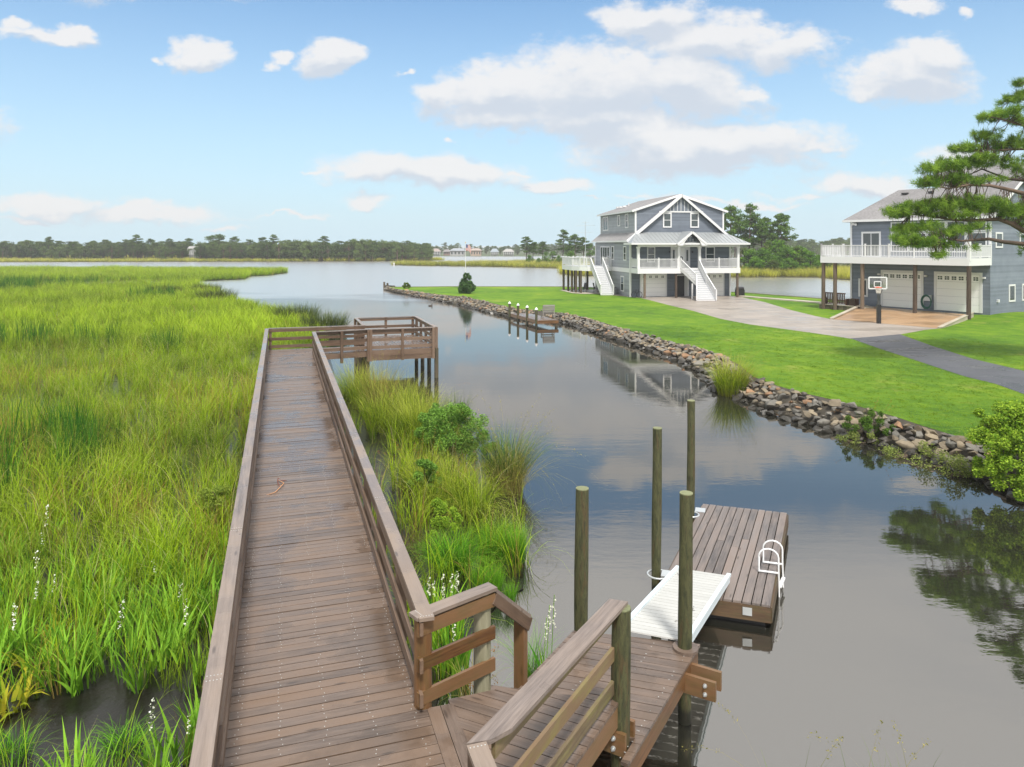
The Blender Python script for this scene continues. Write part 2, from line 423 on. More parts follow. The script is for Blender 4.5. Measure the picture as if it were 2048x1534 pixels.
def flat(name, col, rough=.5, var=.12, sc=4., bstr=0., bsc=60., metallic=0., streak=False):
    m_, t = newmat(name); rn = attr(t, 'rnd').outputs['Fac']
    geo = t.n('ShaderNodeNewGeometry').outputs['Position']
    p = t.vm('MULTIPLY', geo, (1, 1, .3)) if streak else geo
    n = t.noise(p, sc, 4, .6); f = t.m('ADD', t.maprange(n, .3, .7, -var, var), t.m('MULTIPLY', t.m('SUBTRACT', rn, .5), var))
    c = t.mix(t.m('ADD', .5, t.m('MULTIPLY', f, .9)), tuple(q * (1 - 1.4 * var) for q in col), tuple(min(1, q * (1 + 1.2 * var)) for q in col))
    bh = t.noise(geo, bsc, 3, .6) if bstr else None
    out_bsdf(t, c, t.maprange(n, .3, .7, rough * .85, min(1, rough * 1.15)), bh, bstr, .01, Metallic=metallic)
    return m_
def glassy(name, col=(.02, .028, .03), rough=.06):
    m_, t = newmat(name); p = t.n('ShaderNodeNewGeometry').outputs['Position']
    n = t.noise(p, .8, 3, .6)
    out_bsdf(t, t.mix(n, col, tuple(q * 3.2 + .01 for q in col)), rough, Specular_IOR_Level=.8); return m_
def leafmat(name, dark, light, trans=.35, tip=None, base=None, rough=.65, inst=True, spot=None, gloss=.06):
    """leaves and blades: colour from per-blade value, tuft tint and height on the blade"""
    m_, t = newmat(name); rn = attr(t, 'rnd').outputs['Fac']; hg = attr(t, 'hgt').outputs['Fac']
    f = rn
    if inst:
        ti = attr(t, 'tint', 'INSTANCER').outputs['Fac']
        f = t.m('ADD', t.m('MULTIPLY', rn, .62), t.m('MULTIPLY', ti, .62))
    c = t.mix(t.maprange(f, .15, .95), dark, light)
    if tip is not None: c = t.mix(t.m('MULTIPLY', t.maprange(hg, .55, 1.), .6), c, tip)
    if base is not None: c = t.mix(t.m('MULTIPLY', t.maprange(hg, .45, .0), .75), c, base)  # brownish stem foot; on marsh blades also shade inside the tuft, painted in
    if spot is not None: c = t.mix(t.maprange(t.m('FRACT', t.m('MULTIPLY', rn, 17.3)), .86, .9), c, spot)
    d = t.n('ShaderNodeBsdfPrincipled'); t.set(d.inputs['Base Color'], c); d.inputs['Roughness'].default_value = rough
    d.inputs['Specular IOR Level'].default_value = gloss
    tr = t.n('ShaderNodeBsdfTranslucent'); t.set(tr.inputs[0], t.mix(.5, c, t.vm('MULTIPLY', c, (1.5, 1.5, .8))))
    mx = t.n('ShaderNodeMixShader'); mx.inputs[0].default_value = trans; t.set(mx.inputs[1], d); t.set(mx.inputs[2], tr)
    o = t.n('ShaderNodeOutputMaterial'); t.set(o.inputs[0], mx); return m_

# ------------------------------------------------------------ plants
def blades(n, rad, h, wd, bend=.5, segs=4, lean=.15, rg=None, power=2., flatw=False, taper=1., rise=None):
    """n grass blades on a disc of radius rad: vertices, quads, rnd, hgt"""
    rg = rg or RNG
    a = rg.random(n) * 2 * np.pi; r = rad * np.sqrt(rg.random(n)); B = np.c_[r * np.cos(a), r * np.sin(a)]
    az = a + rg.normal(0, 1.0, n); hh = rg.uniform(h[0], h[1], n); ww = rg.uniform(wd[0], wd[1], n)
    le = np.abs(rg.normal(0, lean, n)); be = bend * rg.uniform(.2, 1.3, n)
    t = np.linspace(0, 1, segs + 1)[None, :]
    s = le[:, None] * t + be[:, None] * t ** power
    rr = s * hh[:, None]; zz = hh[:, None] * (t - .42 * (s / (1 + 0 * s)) ** 2 * t)
    cx = B[:, :1] + rr * np.cos(az)[:, None]; cy = B[:, 1:] + rr * np.sin(az)[:, None]
    wv = ww[:, None] * (1 - (t ** 1.6) * .93 * taper) * (1 if not flatw else np.sin(np.clip(t * .92 + .08, 0, 1) * np.pi) ** .7)
    tw = az + np.pi / 2 + rg.normal(0, .5, n); ox = np.cos(tw)[:, None] * wv / 2; oy = np.sin(tw)[:, None] * wv / 2
    V = np.empty((n, segs + 1, 2, 3)); V[:, :, 0, 0] = cx - ox; V[:, :, 0, 1] = cy - oy; V[:, :, 1, 0] = cx + ox; V[:, :, 1, 1] = cy + oy
    V[:, :, :, 2] = zz[:, :, None]
    base = (np.arange(n) * (segs + 1) * 2)[:, None] + (np.arange(segs) * 2)[None, :]
    F = np.stack([base, base + 1, base + 3, base + 2], -1).reshape(-1, 4)
    rnd = np.repeat(rg.random(n), (segs + 1) * 2); hg = np.broadcast_to(t[:, :, None], (n, segs + 1, 2)).ravel()
    return V.reshape(-1, 3), F, rnd, hg
def merge(parts):
    V, F, Rr, Hh, off = [], [], [], [], 0
    for v, f, r, h in parts:
        V.append(v); F.append(f + off); Rr.append(r); Hh.append(h); off += len(v)
    return np.vstack(V), np.vstack(F), np.concatenate(Rr), np.concatenate(Hh)
def leafcards(centers, size, rg=None, up=.3, aspect=.55):
    """small leaf faces at the given points"""
    rg = rg or RNG; n = len(centers); s = rg.uniform(size[0], size[1], n)
    a = rg.normal(0, 1, (n, 3)); a[:, 2] *= .6; a /= np.linalg.norm(a, axis=1)[:, None]
    b = rg.normal(0, 1, (n, 3)); b[:, 2] *= (1 - up); b -= a * (a * b).sum(1)[:, None]; b /= np.linalg.norm(b, axis=1)[:, None]
    V = np.empty((n, 4, 3)); C = np.asarray(centers)
    V[:, 0] = C - a * s[:, None]; V[:, 2] = C + a * s[:, None]; V[:, 1] = C + b * (s * aspect)[:, None]; V[:, 3] = C - b * (s * aspect)[:, None]
    return V.reshape(-1, 3), np.arange(n * 4).reshape(-1, 4)
def lobe_points(c, r, n, rg=None, shell=.55):
    rg = rg or RNG; d = rg.normal(0, 1, (n, 3)); d /= np.linalg.norm(d, axis=1)[:, None]
    q = (shell + (1 - shell) * rg.random(n) ** .7)[:, None]; return np.asarray(c) + d * q * np.asarray(r)

def scatter(name, protos, P, pick, rot, scl, tint, mats, label=None):
    """one object whose points carry copies of small plant shapes (geometry nodes)"""
    V = []; F = []; kd = []; rn = []; hg = []; mi = []; off = 0
    for k, pr in enumerate(protos):
        v, f, r_, h_ = pr[:4]; V.append(v); F.append(f + off); kd.append(np.full(len(v), k)); rn.append(r_); hg.append(h_); off += len(v)
        mi.append(pr[4] if len(pr) > 4 else np.zeros(len(f), int))
    n = len(P); V.append(P)
    Vv = np.vstack(V)
    o = raw_mesh(name, Vv, np.vstack(F), mats, midx=np.concatenate(mi))
    me = o.data; z = np.zeros(n)
    def A(nm, typ, arr, fld='value'):
        a = me.attributes.new(nm, typ, 'POINT'); a.data.foreach_set(fld, np.ascontiguousarray(arr).ravel())
    A('knd', 'INT', np.concatenate([*kd, np.full(n, -1)]).astype(np.int32))
    A('pick', 'INT', np.concatenate([np.full(off, -1), pick]).astype(np.int32))
    A('rnd', 'FLOAT', np.concatenate([*rn, z]).astype(np.float32)); A('hgt', 'FLOAT', np.concatenate([*hg, z]).astype(np.float32))
    A('tint', 'FLOAT', np.concatenate([np.zeros(off), tint]).astype(np.float32))
    A('prot', 'FLOAT_VECTOR', np.vstack([np.zeros((off, 3)), rot]).astype(np.float32), 'vector')
    A('pscl', 'FLOAT_VECTOR', np.vstack([np.ones((off, 3)), scl]).astype(np.float32), 'vector')
    g = bpy.data.node_groups.new(name + '_nodes', 'GeometryNodeTree'); g.is_modifier = True
    g.interface.new_socket('Geometry', in_out='INPUT', socket_type='NodeSocketGeometry')
    g.interface.new_socket('Geometry', in_out='OUTPUT', socket_type='NodeSocketGeometry')
    N = g.nodes; Lk = g.links.new; gi = N.new('NodeGroupInput'); go = N.new('NodeGroupOutput'); jn = N.new('GeometryNodeJoinGeometry')
    def named(nm, typ):
        q = N.new('GeometryNodeInputNamedAttribute'); q.data_type = typ; q.inputs[0].default_value = nm; return q.outputs[0]
    kn = named('knd', 'INT'); pk = named('pick', 'INT'); ro = named('prot', 'FLOAT_VECTOR'); sc = named('pscl', 'FLOAT_VECTOR')
    e2r = N.new('FunctionNodeEulerToRotation'); Lk(ro, e2r.inputs[0])
    def sel(src, val):
        c = N.new('FunctionNodeCompare'); c.data_type = 'INT'; c.operation = 'EQUAL'; Lk(src, c.inputs[2]); c.inputs[3].default_value = val
        sp = N.new('GeometryNodeSeparateGeometry'); sp.domain = 'POINT'; Lk(gi.outputs[0], sp.inputs[0]); Lk(c.outputs[0], sp.inputs[1]); return sp.outputs[0]
    for k in range(len(protos)):
        ip = N.new('GeometryNodeInstanceOnPoints'); Lk(sel(pk, k), ip.inputs['Points']); Lk(sel(kn, k), ip.inputs['Instance'])
        Lk(e2r.outputs[0], ip.inputs['Rotation']); Lk(sc, ip.inputs['Scale']); Lk(ip.outputs[0], jn.inputs[0])
    Lk(jn.outputs[0], go.inputs[0])
    md = o.modifiers.new('scatter', 'NODES'); md.node_group = g
    tag(o, label, None, None, 'stuff')
    return o
def scatter_points(poly, n_per_m2, seed, dens=None):
    """random points in an outline; dens(x,y) in 0..1 thins them"""
    rg = np.random.default_rng(seed); P = np.asarray(poly, float)[:, :2]; lo = P.min(0); hi = P.max(0)
    n = int(np.prod(hi - lo) * n_per_m2); Q = rg.random((n, 2)) * (hi - lo) + lo; Q = Q[in_poly(Q, P)]
    if dens is not None: Q = Q[rg.random(len(Q)) < dens(Q[:, 0], Q[:, 1])]
    return Q, rg
# ------------------------------------------------------------ materials used widely
M_DECK = wood('deck_wood', lin(66, 55, 48), lin(136, 121, 111), hue=lin(114, 94, 78), rough=(.26, .48), wet=.95, var=.24, bstr=.7, cr=(.25, 1.))
M_CAP = wood('rail_cap_wood', lin(90, 80, 75), lin(150, 137, 129), hue=lin(134, 118, 104), rough=(.3, .5), wet=.6, var=.12, bstr=.6, cr=(.35, .85))
M_RAIL = wood('rail_side_wood', lin(66, 49, 37), lin(126, 100, 78), hue=lin(112, 94, 80), rough=(.4, .65), var=.4)
M_WET = wood('wet_brown_wood', lin(72, 46, 26), lin(140, 100, 60), hue=lin(116, 90, 66), rough=(.3, .5), var=.3, green=.25)
M_PILE = pilemat('pile_wood', lin(42, 46, 22), lin(86, 86, 52), lin(80, 64, 38), lin(18, 18, 10))
M_PILED = wood('dark_pile_wood', lin(40, 34, 26), lin(92, 80, 66), rough=(.6, .85), var=.3, green=.4, grain=.5)
M_FLOAT = wood('float_wood', lin(80, 74, 72), lin(142, 134, 130), hue=lin(122, 108, 100), rough=(.4, .65), var=.45)
M_WHITE = flat('white_paint', (.68, .69, .70), .4, .04)
M_VINYL = flat('white_vinyl', (.70, .70, .71), .35, .03)
M_STEEL = flat('galvanised_steel', (.62, .65, .66), .35, .1, metallic=.6)
M_BLACK = flat('black_metal', (.018, .018, .02), .4, .1)
M_GLASS = glassy('window_glass')

# ------------------------------------------------------------ water, open to the horizon
def water():
    m_, t = newmat('water'); geo = t.n('ShaderNodeNewGeometry').outputs['Position']
    px, py, pz = t.sep(geo)
    fine = t.noise(t.vm('MULTIPLY', geo, (2.2, 3.6, 1.)), 1.6, 3, .55)
    mid = t.noise(t.vm('MULTIPLY', geo, (.45, 2.2, 1.)), .9, 3, .5)
    patch = t.noise(t.vm('MULTIPLY', geo, (.05, .11, 1.)), 1., 3, .5)
    # the sheltered canal is smooth; the open sound beyond is ruffled by the wind
    opn = t.maprange(t.m('ADD', py, t.m('MULTIPLY', t.m('SUBTRACT', patch, .5), 40.)), 52., 100., 0, 1, True)
    calm = t.maprange(patch, .40, .62, .35, 1., True)
    amp = t.m('ADD', t.m('MULTIPLY', calm, .0024), t.m('MULTIPLY', opn, .003))
    h = t.m('MULTIPLY', t.m('ADD', t.m('MULTIPLY', fine, .7), t.m('MULTIPLY', mid, 1.5)), amp)
    bp = t.n('ShaderNodeBump'); bp.inputs['Strength'].default_value = 1.; bp.inputs['Distance'].default_value = 1.; t.set(bp.inputs['Height'], h)
    df = t.n('ShaderNodeBsdfDiffuse'); df.inputs[0].default_value = (.018, .018, .014, 1)      # tea-coloured body
    gl = t.n('ShaderNodeBsdfGlossy'); gl.inputs['Color'].default_value = (1., .96, .91, 1); t.set(gl.inputs['Roughness'], t.m('ADD', .02, t.m('MULTIPLY', opn, .24))); t.set(gl.inputs['Normal'], bp)
    fr = t.n('ShaderNodeFresnel'); fr.inputs['IOR'].default_value = 2.6; t.set(fr.inputs['Normal'], bp)
    mx = t.n('ShaderNodeMixShader'); t.set(mx.inputs[0], t.m('MAXIMUM', t.m('MAXIMUM', fr, .31), t.m('MULTIPLY', opn, .86))); t.set(mx.inputs[1], df); t.set(mx.inputs[2], gl)
    o = t.n('ShaderNodeOutputMaterial'); t.set(o.inputs[0], mx); return m_
mb = MB(); s_ = 4500.
mb.add([(-s_, -60, 0), (s_, -60, 0), (s_, s_, 0), (-s_, s_, 0)], [(0, 1, 2, 3)])
tag(mb.build('water', water()), kind='structure')
mb = MB(); mb.add([(-s_, -60, -1.2), (s_, -60, -1.2), (s_, s_, -1.2), (-s_, s_, -1.2)], [(0, 1, 2, 3)])
M_MUD = flat('mud', (.012, .010, .007), .3, .4, 1.2, .8, 9.)
tag(mb.build('water_bed', M_MUD), kind='structure')

# ------------------------------------------------------------ lawn peninsula
LZ = .6
base_px = [(770, 581), (788, 584), (822, 592.6), (881, 603.6), (912, 608.5), (954, 620.7), (993, 629), (1017, 633), (1060, 639), (1120, 645), (1190, 667), (1275, 695),
           (1350, 720), (1394, 746), (1428, 780), (1462, 793), (1520, 824), (1589, 844.5), (1640, 861.5), (1687, 875), (1759, 892), (1827, 913), (1895, 940), (1957, 962), (2060, 1010), (2300, 1100), (2700, 1240)]
top_px = [(775, 573.5), (785, 577), (822, 581.6), (871, 588), (932, 594), (981, 605), (1025, 616), (1060, 620), (1127, 625.5), (1176, 636), (1270, 664),
          (1350, 686), (1401, 696), (1435, 708), (1479, 729), (1503, 752), (1554, 771), (1602, 785), (1657, 797), (1708, 810), (1793, 834), (1844, 851), (1922, 875), (2060, 915), (2300, 985), (2700, 1090)]
BASE = np.array([G(u, v, 0.)[:2] for u, v in base_px]); TOP = np.array([G(u, v, LZ)[:2] for u, v in top_px])
def resample(P, n):
    d = np.r_[0, np.cumsum(np.linalg.norm(np.diff(P, axis=0), axis=1))]; t = np.linspace(0, d[-1], n)
    return np.c_[np.interp(t, d, P[:, 0]), np.interp(t, d, P[:, 1])]
NB = 160
BASE_R = resample(BASE, NB); TOP_R = resample(TOP, NB)
def match(P, Q):
    out = []
    for q in Q:
        # the point of P nearest in bearing from the camera
        out.append(q)
    return np.array(out)
def apron_z(x, y): return LZ
H2L = G(1703, 608, .93); H2R = G(1980, 628, .93)
def lawn_z(x, y):
    d2 = (x - (H2R[0] + 3)) ** 2 + (y - (H2R[1] + 0)) ** 2
    return LZ + .34 * math.exp(-d2 / 30.)
back = [G(785, 574.2, LZ), G(900, 573.2, LZ), G(1120, 573.5, LZ), G(1260, 577, LZ), G(1480, 585, LZ), G(1703, 602, LZ), G(2100, 640, LZ) + np.array([25, 6, 0]), np.array([95, 40, LZ])]
lawn_poly = [p[:2] for p in back][::-1] + [tuple(p) for p in TOP] + [(60, -30), (110, -30)]
def grassmat():
    m_, t = newmat('lawn_grass'); p = t.n('ShaderNodeNewGeometry').outputs['Position']
    n1 = t.noise(p, .16, 4, .6); n2 = t.noise(p, 1.1, 5, .65); n3 = t.noise(p, 14., 4, .7); n4 = t.noise(t.vm('MULTIPLY', p, (.5, 1.6, 1)), 3.4, 3, .6)
    f = t.m('ADD', t.m('ADD', t.m('MULTIPLY', n1, .55), t.m('MULTIPLY', n2, .35)), t.m('ADD', t.m('MULTIPLY', n3, .35), t.m('MULTIPLY', n4, .2)))
    c = t.ramp(t.maprange(f, .55, .90), [(0, (.028, .085, .005)), (.3, (.075, .17, .007)), (.6, (.125, .24, .009)), (.85, (.18, .28, .012)), (1, (.27, .31, .04))])
    br = t.maprange(t.noise(p, .42, 6, .75), .56, .72, 0, .7, True)
    c = t.mix(br, c, (.30, .31, .07))
    dry = t.maprange(t.noise(p, 1.9, 6, .8), .62, .74, 0, .6, True); c = t.mix(dry, c, (.26, .24, .09))
    mow = t.m('SINE', t.m('MULTIPLY', t.m('ADD', t.sep(p)[0], t.m('MULTIPLY', t.sep(p)[1], .55)), 3.6)); c = t.mix(t.m('MULTIPLY', t.maprange(mow, -.4, .4), .16), c, (.05, .13, .01))
    out_bsdf(t, c, .85, t.m('ADD', n3, t.m('MULTIPLY', t.noise(p, 45., 3, .7), .8)), .9, .05, Specular_IOR_Level=.2); return m_
M_LAWN = grassmat()
tri_sheet('lawn', lawn_poly, lawn_z, M_LAWN, step=2.2)
# bank under the rocks and the back seawall edge
M_SOIL = flat('bank_soil', (.05, .042, .03), .8, .4, 3., 1., 20.)
mb = MB()
def skirt(A, B, za, zb):
    n = len(A); v = [(*a, za) for a in A] + [(*b, zb) for b in B]
    mb.add(v, [(i, i + 1, n + i + 1, n + i) for i in range(n - 1)])
TB = resample(TOP, NB)
skirt(TB, BASE_R, LZ - .004, -.25)
tag(mb.build('bank_ground', M_SOIL), kind='structure')
SEA = [p[:2] for p in back]
mb = MB()
for a, b in zip(SEA[:-1], SEA[1:]):
    mb.bar((*a, LZ - .55), (*b, LZ - .55), .12, 1.2); mb.bar((*a, LZ + .03), (*b, LZ + .03), .22, .05)
M_BULK = wood('bulkhead_wood', lin(70, 62, 50), lin(128, 116, 98), rough=(.6, .8))
tag(mb.build('seawall', M_BULK), 'low weathered timber seawall along the far back edge of the lawn', 'seawall')

# ------------------------------------------------------------ paving
def concrete(name, c0, c1, wet=.6, joints=None, ang=0., rough=.5):
    m_, t = newmat(name); p = t.n('ShaderNodeNewGeometry').outputs['Position']
    n1 = t.noise(p, .5, 5, .6); n2 = t.noise(p, 6., 5, .7)
    c = t.mix(t.maprange(t.m('ADD', t.m('MULTIPLY', n1, .7), t.m('MULTIPLY', n2, .4)), .35, .8), c0, c1)
    w_ = t.maprange(t.noise(t.vm('MULTIPLY', p, (.6, 1.4, 1)), .45, 5, .62), .50, .60, 0, wet, True)
    c = t.mix(t.m('MULTIPLY', w_, .35), c, tuple(q * .55 for q in c0)); r = t.m('SUBTRACT', rough, t.m('MULTIPLY', w_, rough * .8))
    if joints:
        mp = t.n('ShaderNodeMapping'); mp.inputs['Rotation'].default_value = (0, 0, ang); t.set(mp.inputs['Vector'], p); x, y, z = t.sep(mp.outputs[0])
        for q in (x, y):
            d = t.m('ABSOLUTE', t.m('SUBTRACT', t.m('FRACT', t.m('DIVIDE', q, joints)), .5))
            c = t.mix(t.maprange(d, .494, .498, 0, .6), c, tuple(k * .35 for k in c0))
    out_bsdf(t, c, r, n2, .3, .006); return m_
M_CONC = concrete('driveway_concrete', lin(132, 123, 114), lin(168, 158, 148), .5, 4.2, R(-12))
M_APRON = concrete('apron_concrete', lin(142, 112, 82), lin(176, 146, 112), .5, 5.2, R(-33))
M_ASPH = concrete('asphalt', lin(58, 60, 66), lin(86, 88, 94), .6)
M_CURB = concrete('curb_concrete', lin(150, 142, 128), lin(200, 190, 172), .2)
drive = [G(u, v, LZ)[:2] for u, v in [(1281, 596), (1300, 600.5), (1340, 611), (1385, 621.5), (1440, 637.5), (1500, 649), (1589, 661), (1657, 670.5), (1701, 677.5), (1750, 673.5), (1800, 669), (1850, 660), (1879, 657),
         (1800, 634), (1730, 622), (1690, 634), (1663, 638.5), (1630, 632), (1581, 620), (1530, 604.5), (1493, 596.5), (1482, 593.8), (1440, 590.5), (1290, 590.5)]]
tri_sheet('driveway', drive, LZ + .006, M_CONC, step=4.)
asph = [G(u, v, LZ)[:2] for u, v in [(1701, 677), (1759, 697.5), (1827, 719.5), (1929, 753), (1991, 768), (2080, 800), (2300, 862), (2700, 960), (2900, 900), (2500, 850), (2300, 815), (2150, 777), (2048, 742), (1946, 718), (1861, 691), (1800, 668.6), (1750, 673)]]
tri_sheet('asphalt_road', asph, LZ + .010, M_ASPH, step=4.)
ap = [G(1663, 638.5, LZ), G(1726, 611.5, .93), G(1944, 629.5, .93), G(1879, 657, LZ)]
v = [(p[0], p[1], z) for p, z in zip(ap, (LZ + .013, .935, .935, LZ + .013))]
me = bpy.data.meshes.new('garage_apron'); me.from_pydata(v, [], [(0, 3, 2, 1)]); me.materials.append(M_APRON)
o = bpy.data.objects.new('garage_apron', me); COL.objects.link(o); tag(o, kind='structure')
for nm, a, b, lb in (('wing_curb', ap[0], ap[1], 'low concrete curb rising from the driveway beside the wooden bench patio'), ('wing_curb', ap[3], ap[2], 'low concrete curb with lawn on its right below the last garage door')):
    mb = MB(); a = np.array([a[0], a[1], LZ]); b = np.array([b[0], b[1], 1.04])
    mb.bar(a + (0, 0, -.1), b + (0, 0, -.12), .22, .34); mb.bar(a + (0, 0, .085), b + (0, 0, .065), .30, .05)
    tag(mb.build(nm, M_CURB), lb, 'curb')
mb = MB(); mb.bar((*G(1480, 593.2, LZ)[:2], LZ + .05), (*G(1700, 611, LZ)[:2], LZ + .05), 1.0, .12)
tag(mb.build('garden_path', M_CURB), kind='structure')
# puddles' worth of gloss is in the asphalt; white flecks of sky in them come from the reflection

# ------------------------------------------------------------ marsh ground
m1_px = [(395, 566), (405, 577), (430, 592), (470, 606), (540, 622), (600, 640), (640, 668), (655, 700), (668, 745), (672, 772), (700, 792), (745, 796), (800, 806), (868, 850), (930, 905), (962, 925), (1032, 930), (1046, 975), (1030, 992), (985, 992),
         (960, 1025), (975, 1050), (1040, 1062), (1050, 1100), (1046, 1180), (1010, 1195), (950, 1262), (900, 1330), (870, 1420), (860, 1520)]
M1 = [G(u, v, .0)[:2] for u, v in m1_px] + [np.array([-1.2, 7.5]), np.array([-1.6, 3.]), np.array([-14., 2.5]), np.array([-40, 3.]), np.array([-150, 30.]), np.array([-190, 108.]), G(100, 572, 0)[:2], G(260, 570, 0)[:2]]
M2 = [G(u, v, 0)[:2] for u, v in [(-500, 566), (100, 564), (300, 563), (405, 562.5), (440, 561), (490, 558.5), (500, 553), (540, 551), (575, 546), (570, 543), (500, 541.5), (300, 541), (-300, 541), (-700, 545)]]
SA = [G(u, v, 0)[:2] for u, v in [(-900, 525), (0, 524.5), (300, 523.8), (560, 523.2), (700, 522.4), (840, 522), (888, 520.5), (880, 518.5), (700, 516), (660, 513), (0, 512), (-1200, 512)]]
SB = [G(u, v, 0)[:2] for u, v in [(782, 530.5), (850, 532), (993, 534), (1060, 535.5), (1130, 537.5), (1250, 539), (1400, 536), (1400, 526), (1250, 522), (1035, 525), (1000, 528), (900, 527.5), (800, 528)]]
SC = [G(u, v, 0)[:2] for u, v in [(1117, 544), (1125, 549), (1150, 551.5), (1260, 554), (1400, 554), (1500, 554.8), (1637, 555), (1669, 558.5), (1703, 560.5), (1900, 566), (2300, 572), (2900, 560), (2900, 512), (1650, 517), (1520, 530), (1430, 535), (1300, 540), (1200, 541)]]
FARL = [G(u, v, 0)[:2] for u, v in [(-2500, 511.6), (400, 512.3), (640, 512.8), (690, 511.8), (-3200, 499)]]
FARM = [G(u, v, 0)[:2] for u, v in [(560, 510.5), (850, 512.6), (1050, 513), (1100, 512), (1700, 511), (2500, 510), (2500, 500), (560, 500)]]
M_MG = flat('marsh_soil', (.055, .055, .028), .6, .5, .9, 1., 8.)
MUDC = G(130, 1485, 0)[:2]
def near_z(x, y):
    e = ((x - MUDC[0]) / 2.1) ** 2 + ((y - MUDC[1]) / 1.0) ** 2
    q = .05 + .035 * (mnoise.noise(Vector((x * 2.2, y * 2.2, 0))) + .4 * mnoise.noise(Vector((x * 7, y * 7, 3))))
    return q - .012 * math.exp(-e) if x < -1.3 else q * .5
for nm, P in (('marsh_ground', M1), ('marsh_ground', M2), ('far_marsh_ground', SA), ('far_marsh_ground', SB), ('far_marsh_ground', SC)):
    tri_sheet(nm, P, near_z if P is M1 else .035, M_MG if P is not M1 else M_MUD, extra=[(x + random.uniform(-.05, .05), y + random.uniform(-.05, .05)) for x in np.arange(-9, 2.5, .17) for y in np.arange(5, 15, .17)] if P is M1 else None)
M_FG = flat('far_ground', (.09, .12, .05), .9, .3, .05)
for P in (FARL, FARM): tri_sheet('far_ground', P, .06, M_FG)
# ------------------------------------------------------------ boardwalk
ZU, ZL = 1.45, .97
A0 = G(463, 1534, ZU); ANG = math.atan2(.3054, .9522)     # local x across the walk to the right, local y along it
WD = 1.84; S0, S1 = -7.5, 28.7; CAPZ = ZU + 1.015
bw = root('boardwalk', (A0[0], A0[1], 0), ANG, 'long grey-brown timber boardwalk with railings on both sides running out through the marsh', 'boardwalk')
BM = root_matrix(bw)
def bwp(x, y, z=0.): return np.array((BM @ Vector((x, y, z)))[:])
def screws(mb, rows_xy, z, mat=1):
    for x, y in rows_xy:
        mb.box((x, y, z), (.011, .011, .004), mat=mat)
M_SCREW = flat('screw_head', (.5, .5, .48), .3, .1, metallic=.3)
# deck boards
mb = MB(); rows = planks(mb, [(-.09, S0), (WD + .09, S0), (WD + .09, S1), (-.09, S1)], (1, .004), .1445, .1315, ZU - .036, ZU, jz=.004)
for a, c in rows:
    yc = a + .072
    if yc < 10:
        for x in (.03, .44, .88, 1.35, 1.80):
            for q in (-.036, .036): mb.box((x + random.uniform(-.03, .03), yc + q + random.uniform(-.008, .008) + .004 * x, ZU + .0015), (.009, .009, .004), mat=1, rnd=.9)
mb.build('deck', [M_DECK, M_SCREW], bw, local=True)
mb = MB()
for x in (-.05, .46, .92, 1.38, WD + .05): mb.bar((x, S0, ZU - .16), (x, S1, ZU - .16), .045, .235)
mb.build('joist', M_RAIL, bw, local=True)
ARM_Y0, ARM_Y1 = 27.0, 28.55
PLX0, PLX1, PLY0, PLY1 = 4.42, 7.55, 27.05, 32.5
def rail_run(prefix, p0, p1, parent, side=1, post=True, ends=(0, 0), local=True, capw=.16, seglen=3.66, z0=ZU, mid=(.14, .50), mcap=None, sp=1.85, postlen=.25, outer=.075, skip0=False):
    """cap board, two side rails and a top face board from p0 to p1; posts on the outer side"""
    p0 = np.array(p0, float); p1 = np.array(p1, float); d = p1 - p0; L = np.linalg.norm(d); d = d / L; nrm = np.array([-d[1], d[0]]) * side  # outward
    ns = max(1, round(L / seglen))
    for i in range(ns):
        a = p0 + d * (L * i / ns + (.003 if i else -ends[0])); b = p0 + d * (L * (i + 1) / ns - (.003 if i < ns - 1 else -ends[1]))
        off = nrm * outer
        mb = MB(); z = z0 + 1.015 - .019 + random.uniform(-.002, .002)
        mb.bar((*(a + off), z), (*(b + off), z), capw, .038)
        if L > 3:
            for q in (a, b):
                for k in range(5): mb.box((*(q + off + nrm * (k - 2) * .03 + d * (.04 if q is a else -.04)), z + .0205), (.010, .010, .004), mat=1, rnd=.9)
        mb.build('rail_cap', [mcap or M_CAP, M_SCREW], parent, local=local)
        mb = MB()
        for h, ht in ((mid[0], .14), (mid[1], .14), (.985 - .07 - .02, .135)):
            mb.bar((*(a + nrm * .02), z0 + h + (.0 if h > .8 else .0)), (*(b + nrm * .02), z0 + h), .036, ht)
        mb.build('side_rail', M_RAIL if mcap is None else mcap, parent, local=local)
    if post:
        k = max(1, round(L / sp))
        for i in range(1 if skip0 else 0, k + 1):
            q = p0 + d * min(max(L * i / k, .08), L - .08) + nrm * (.04 + .065)
            mb = MB(); mb.box((*q, z0 + .37 - postlen / 2), (.125, .125, 1.22 + postlen), ax=(*d, 0)); mb.build('post', M_RAIL, parent, local=local)
rail_run('left', (-.06, S0), (-.06, S1 + .02), bw, side=1)
rail_run('right', (WD + .0, .20), (WD + .0, 26.75), bw, side=-1, skip0=True)
rail_run('right', (WD + .0, S0), (WD + .0, -1.82), bw, side=-1, sp=2.)
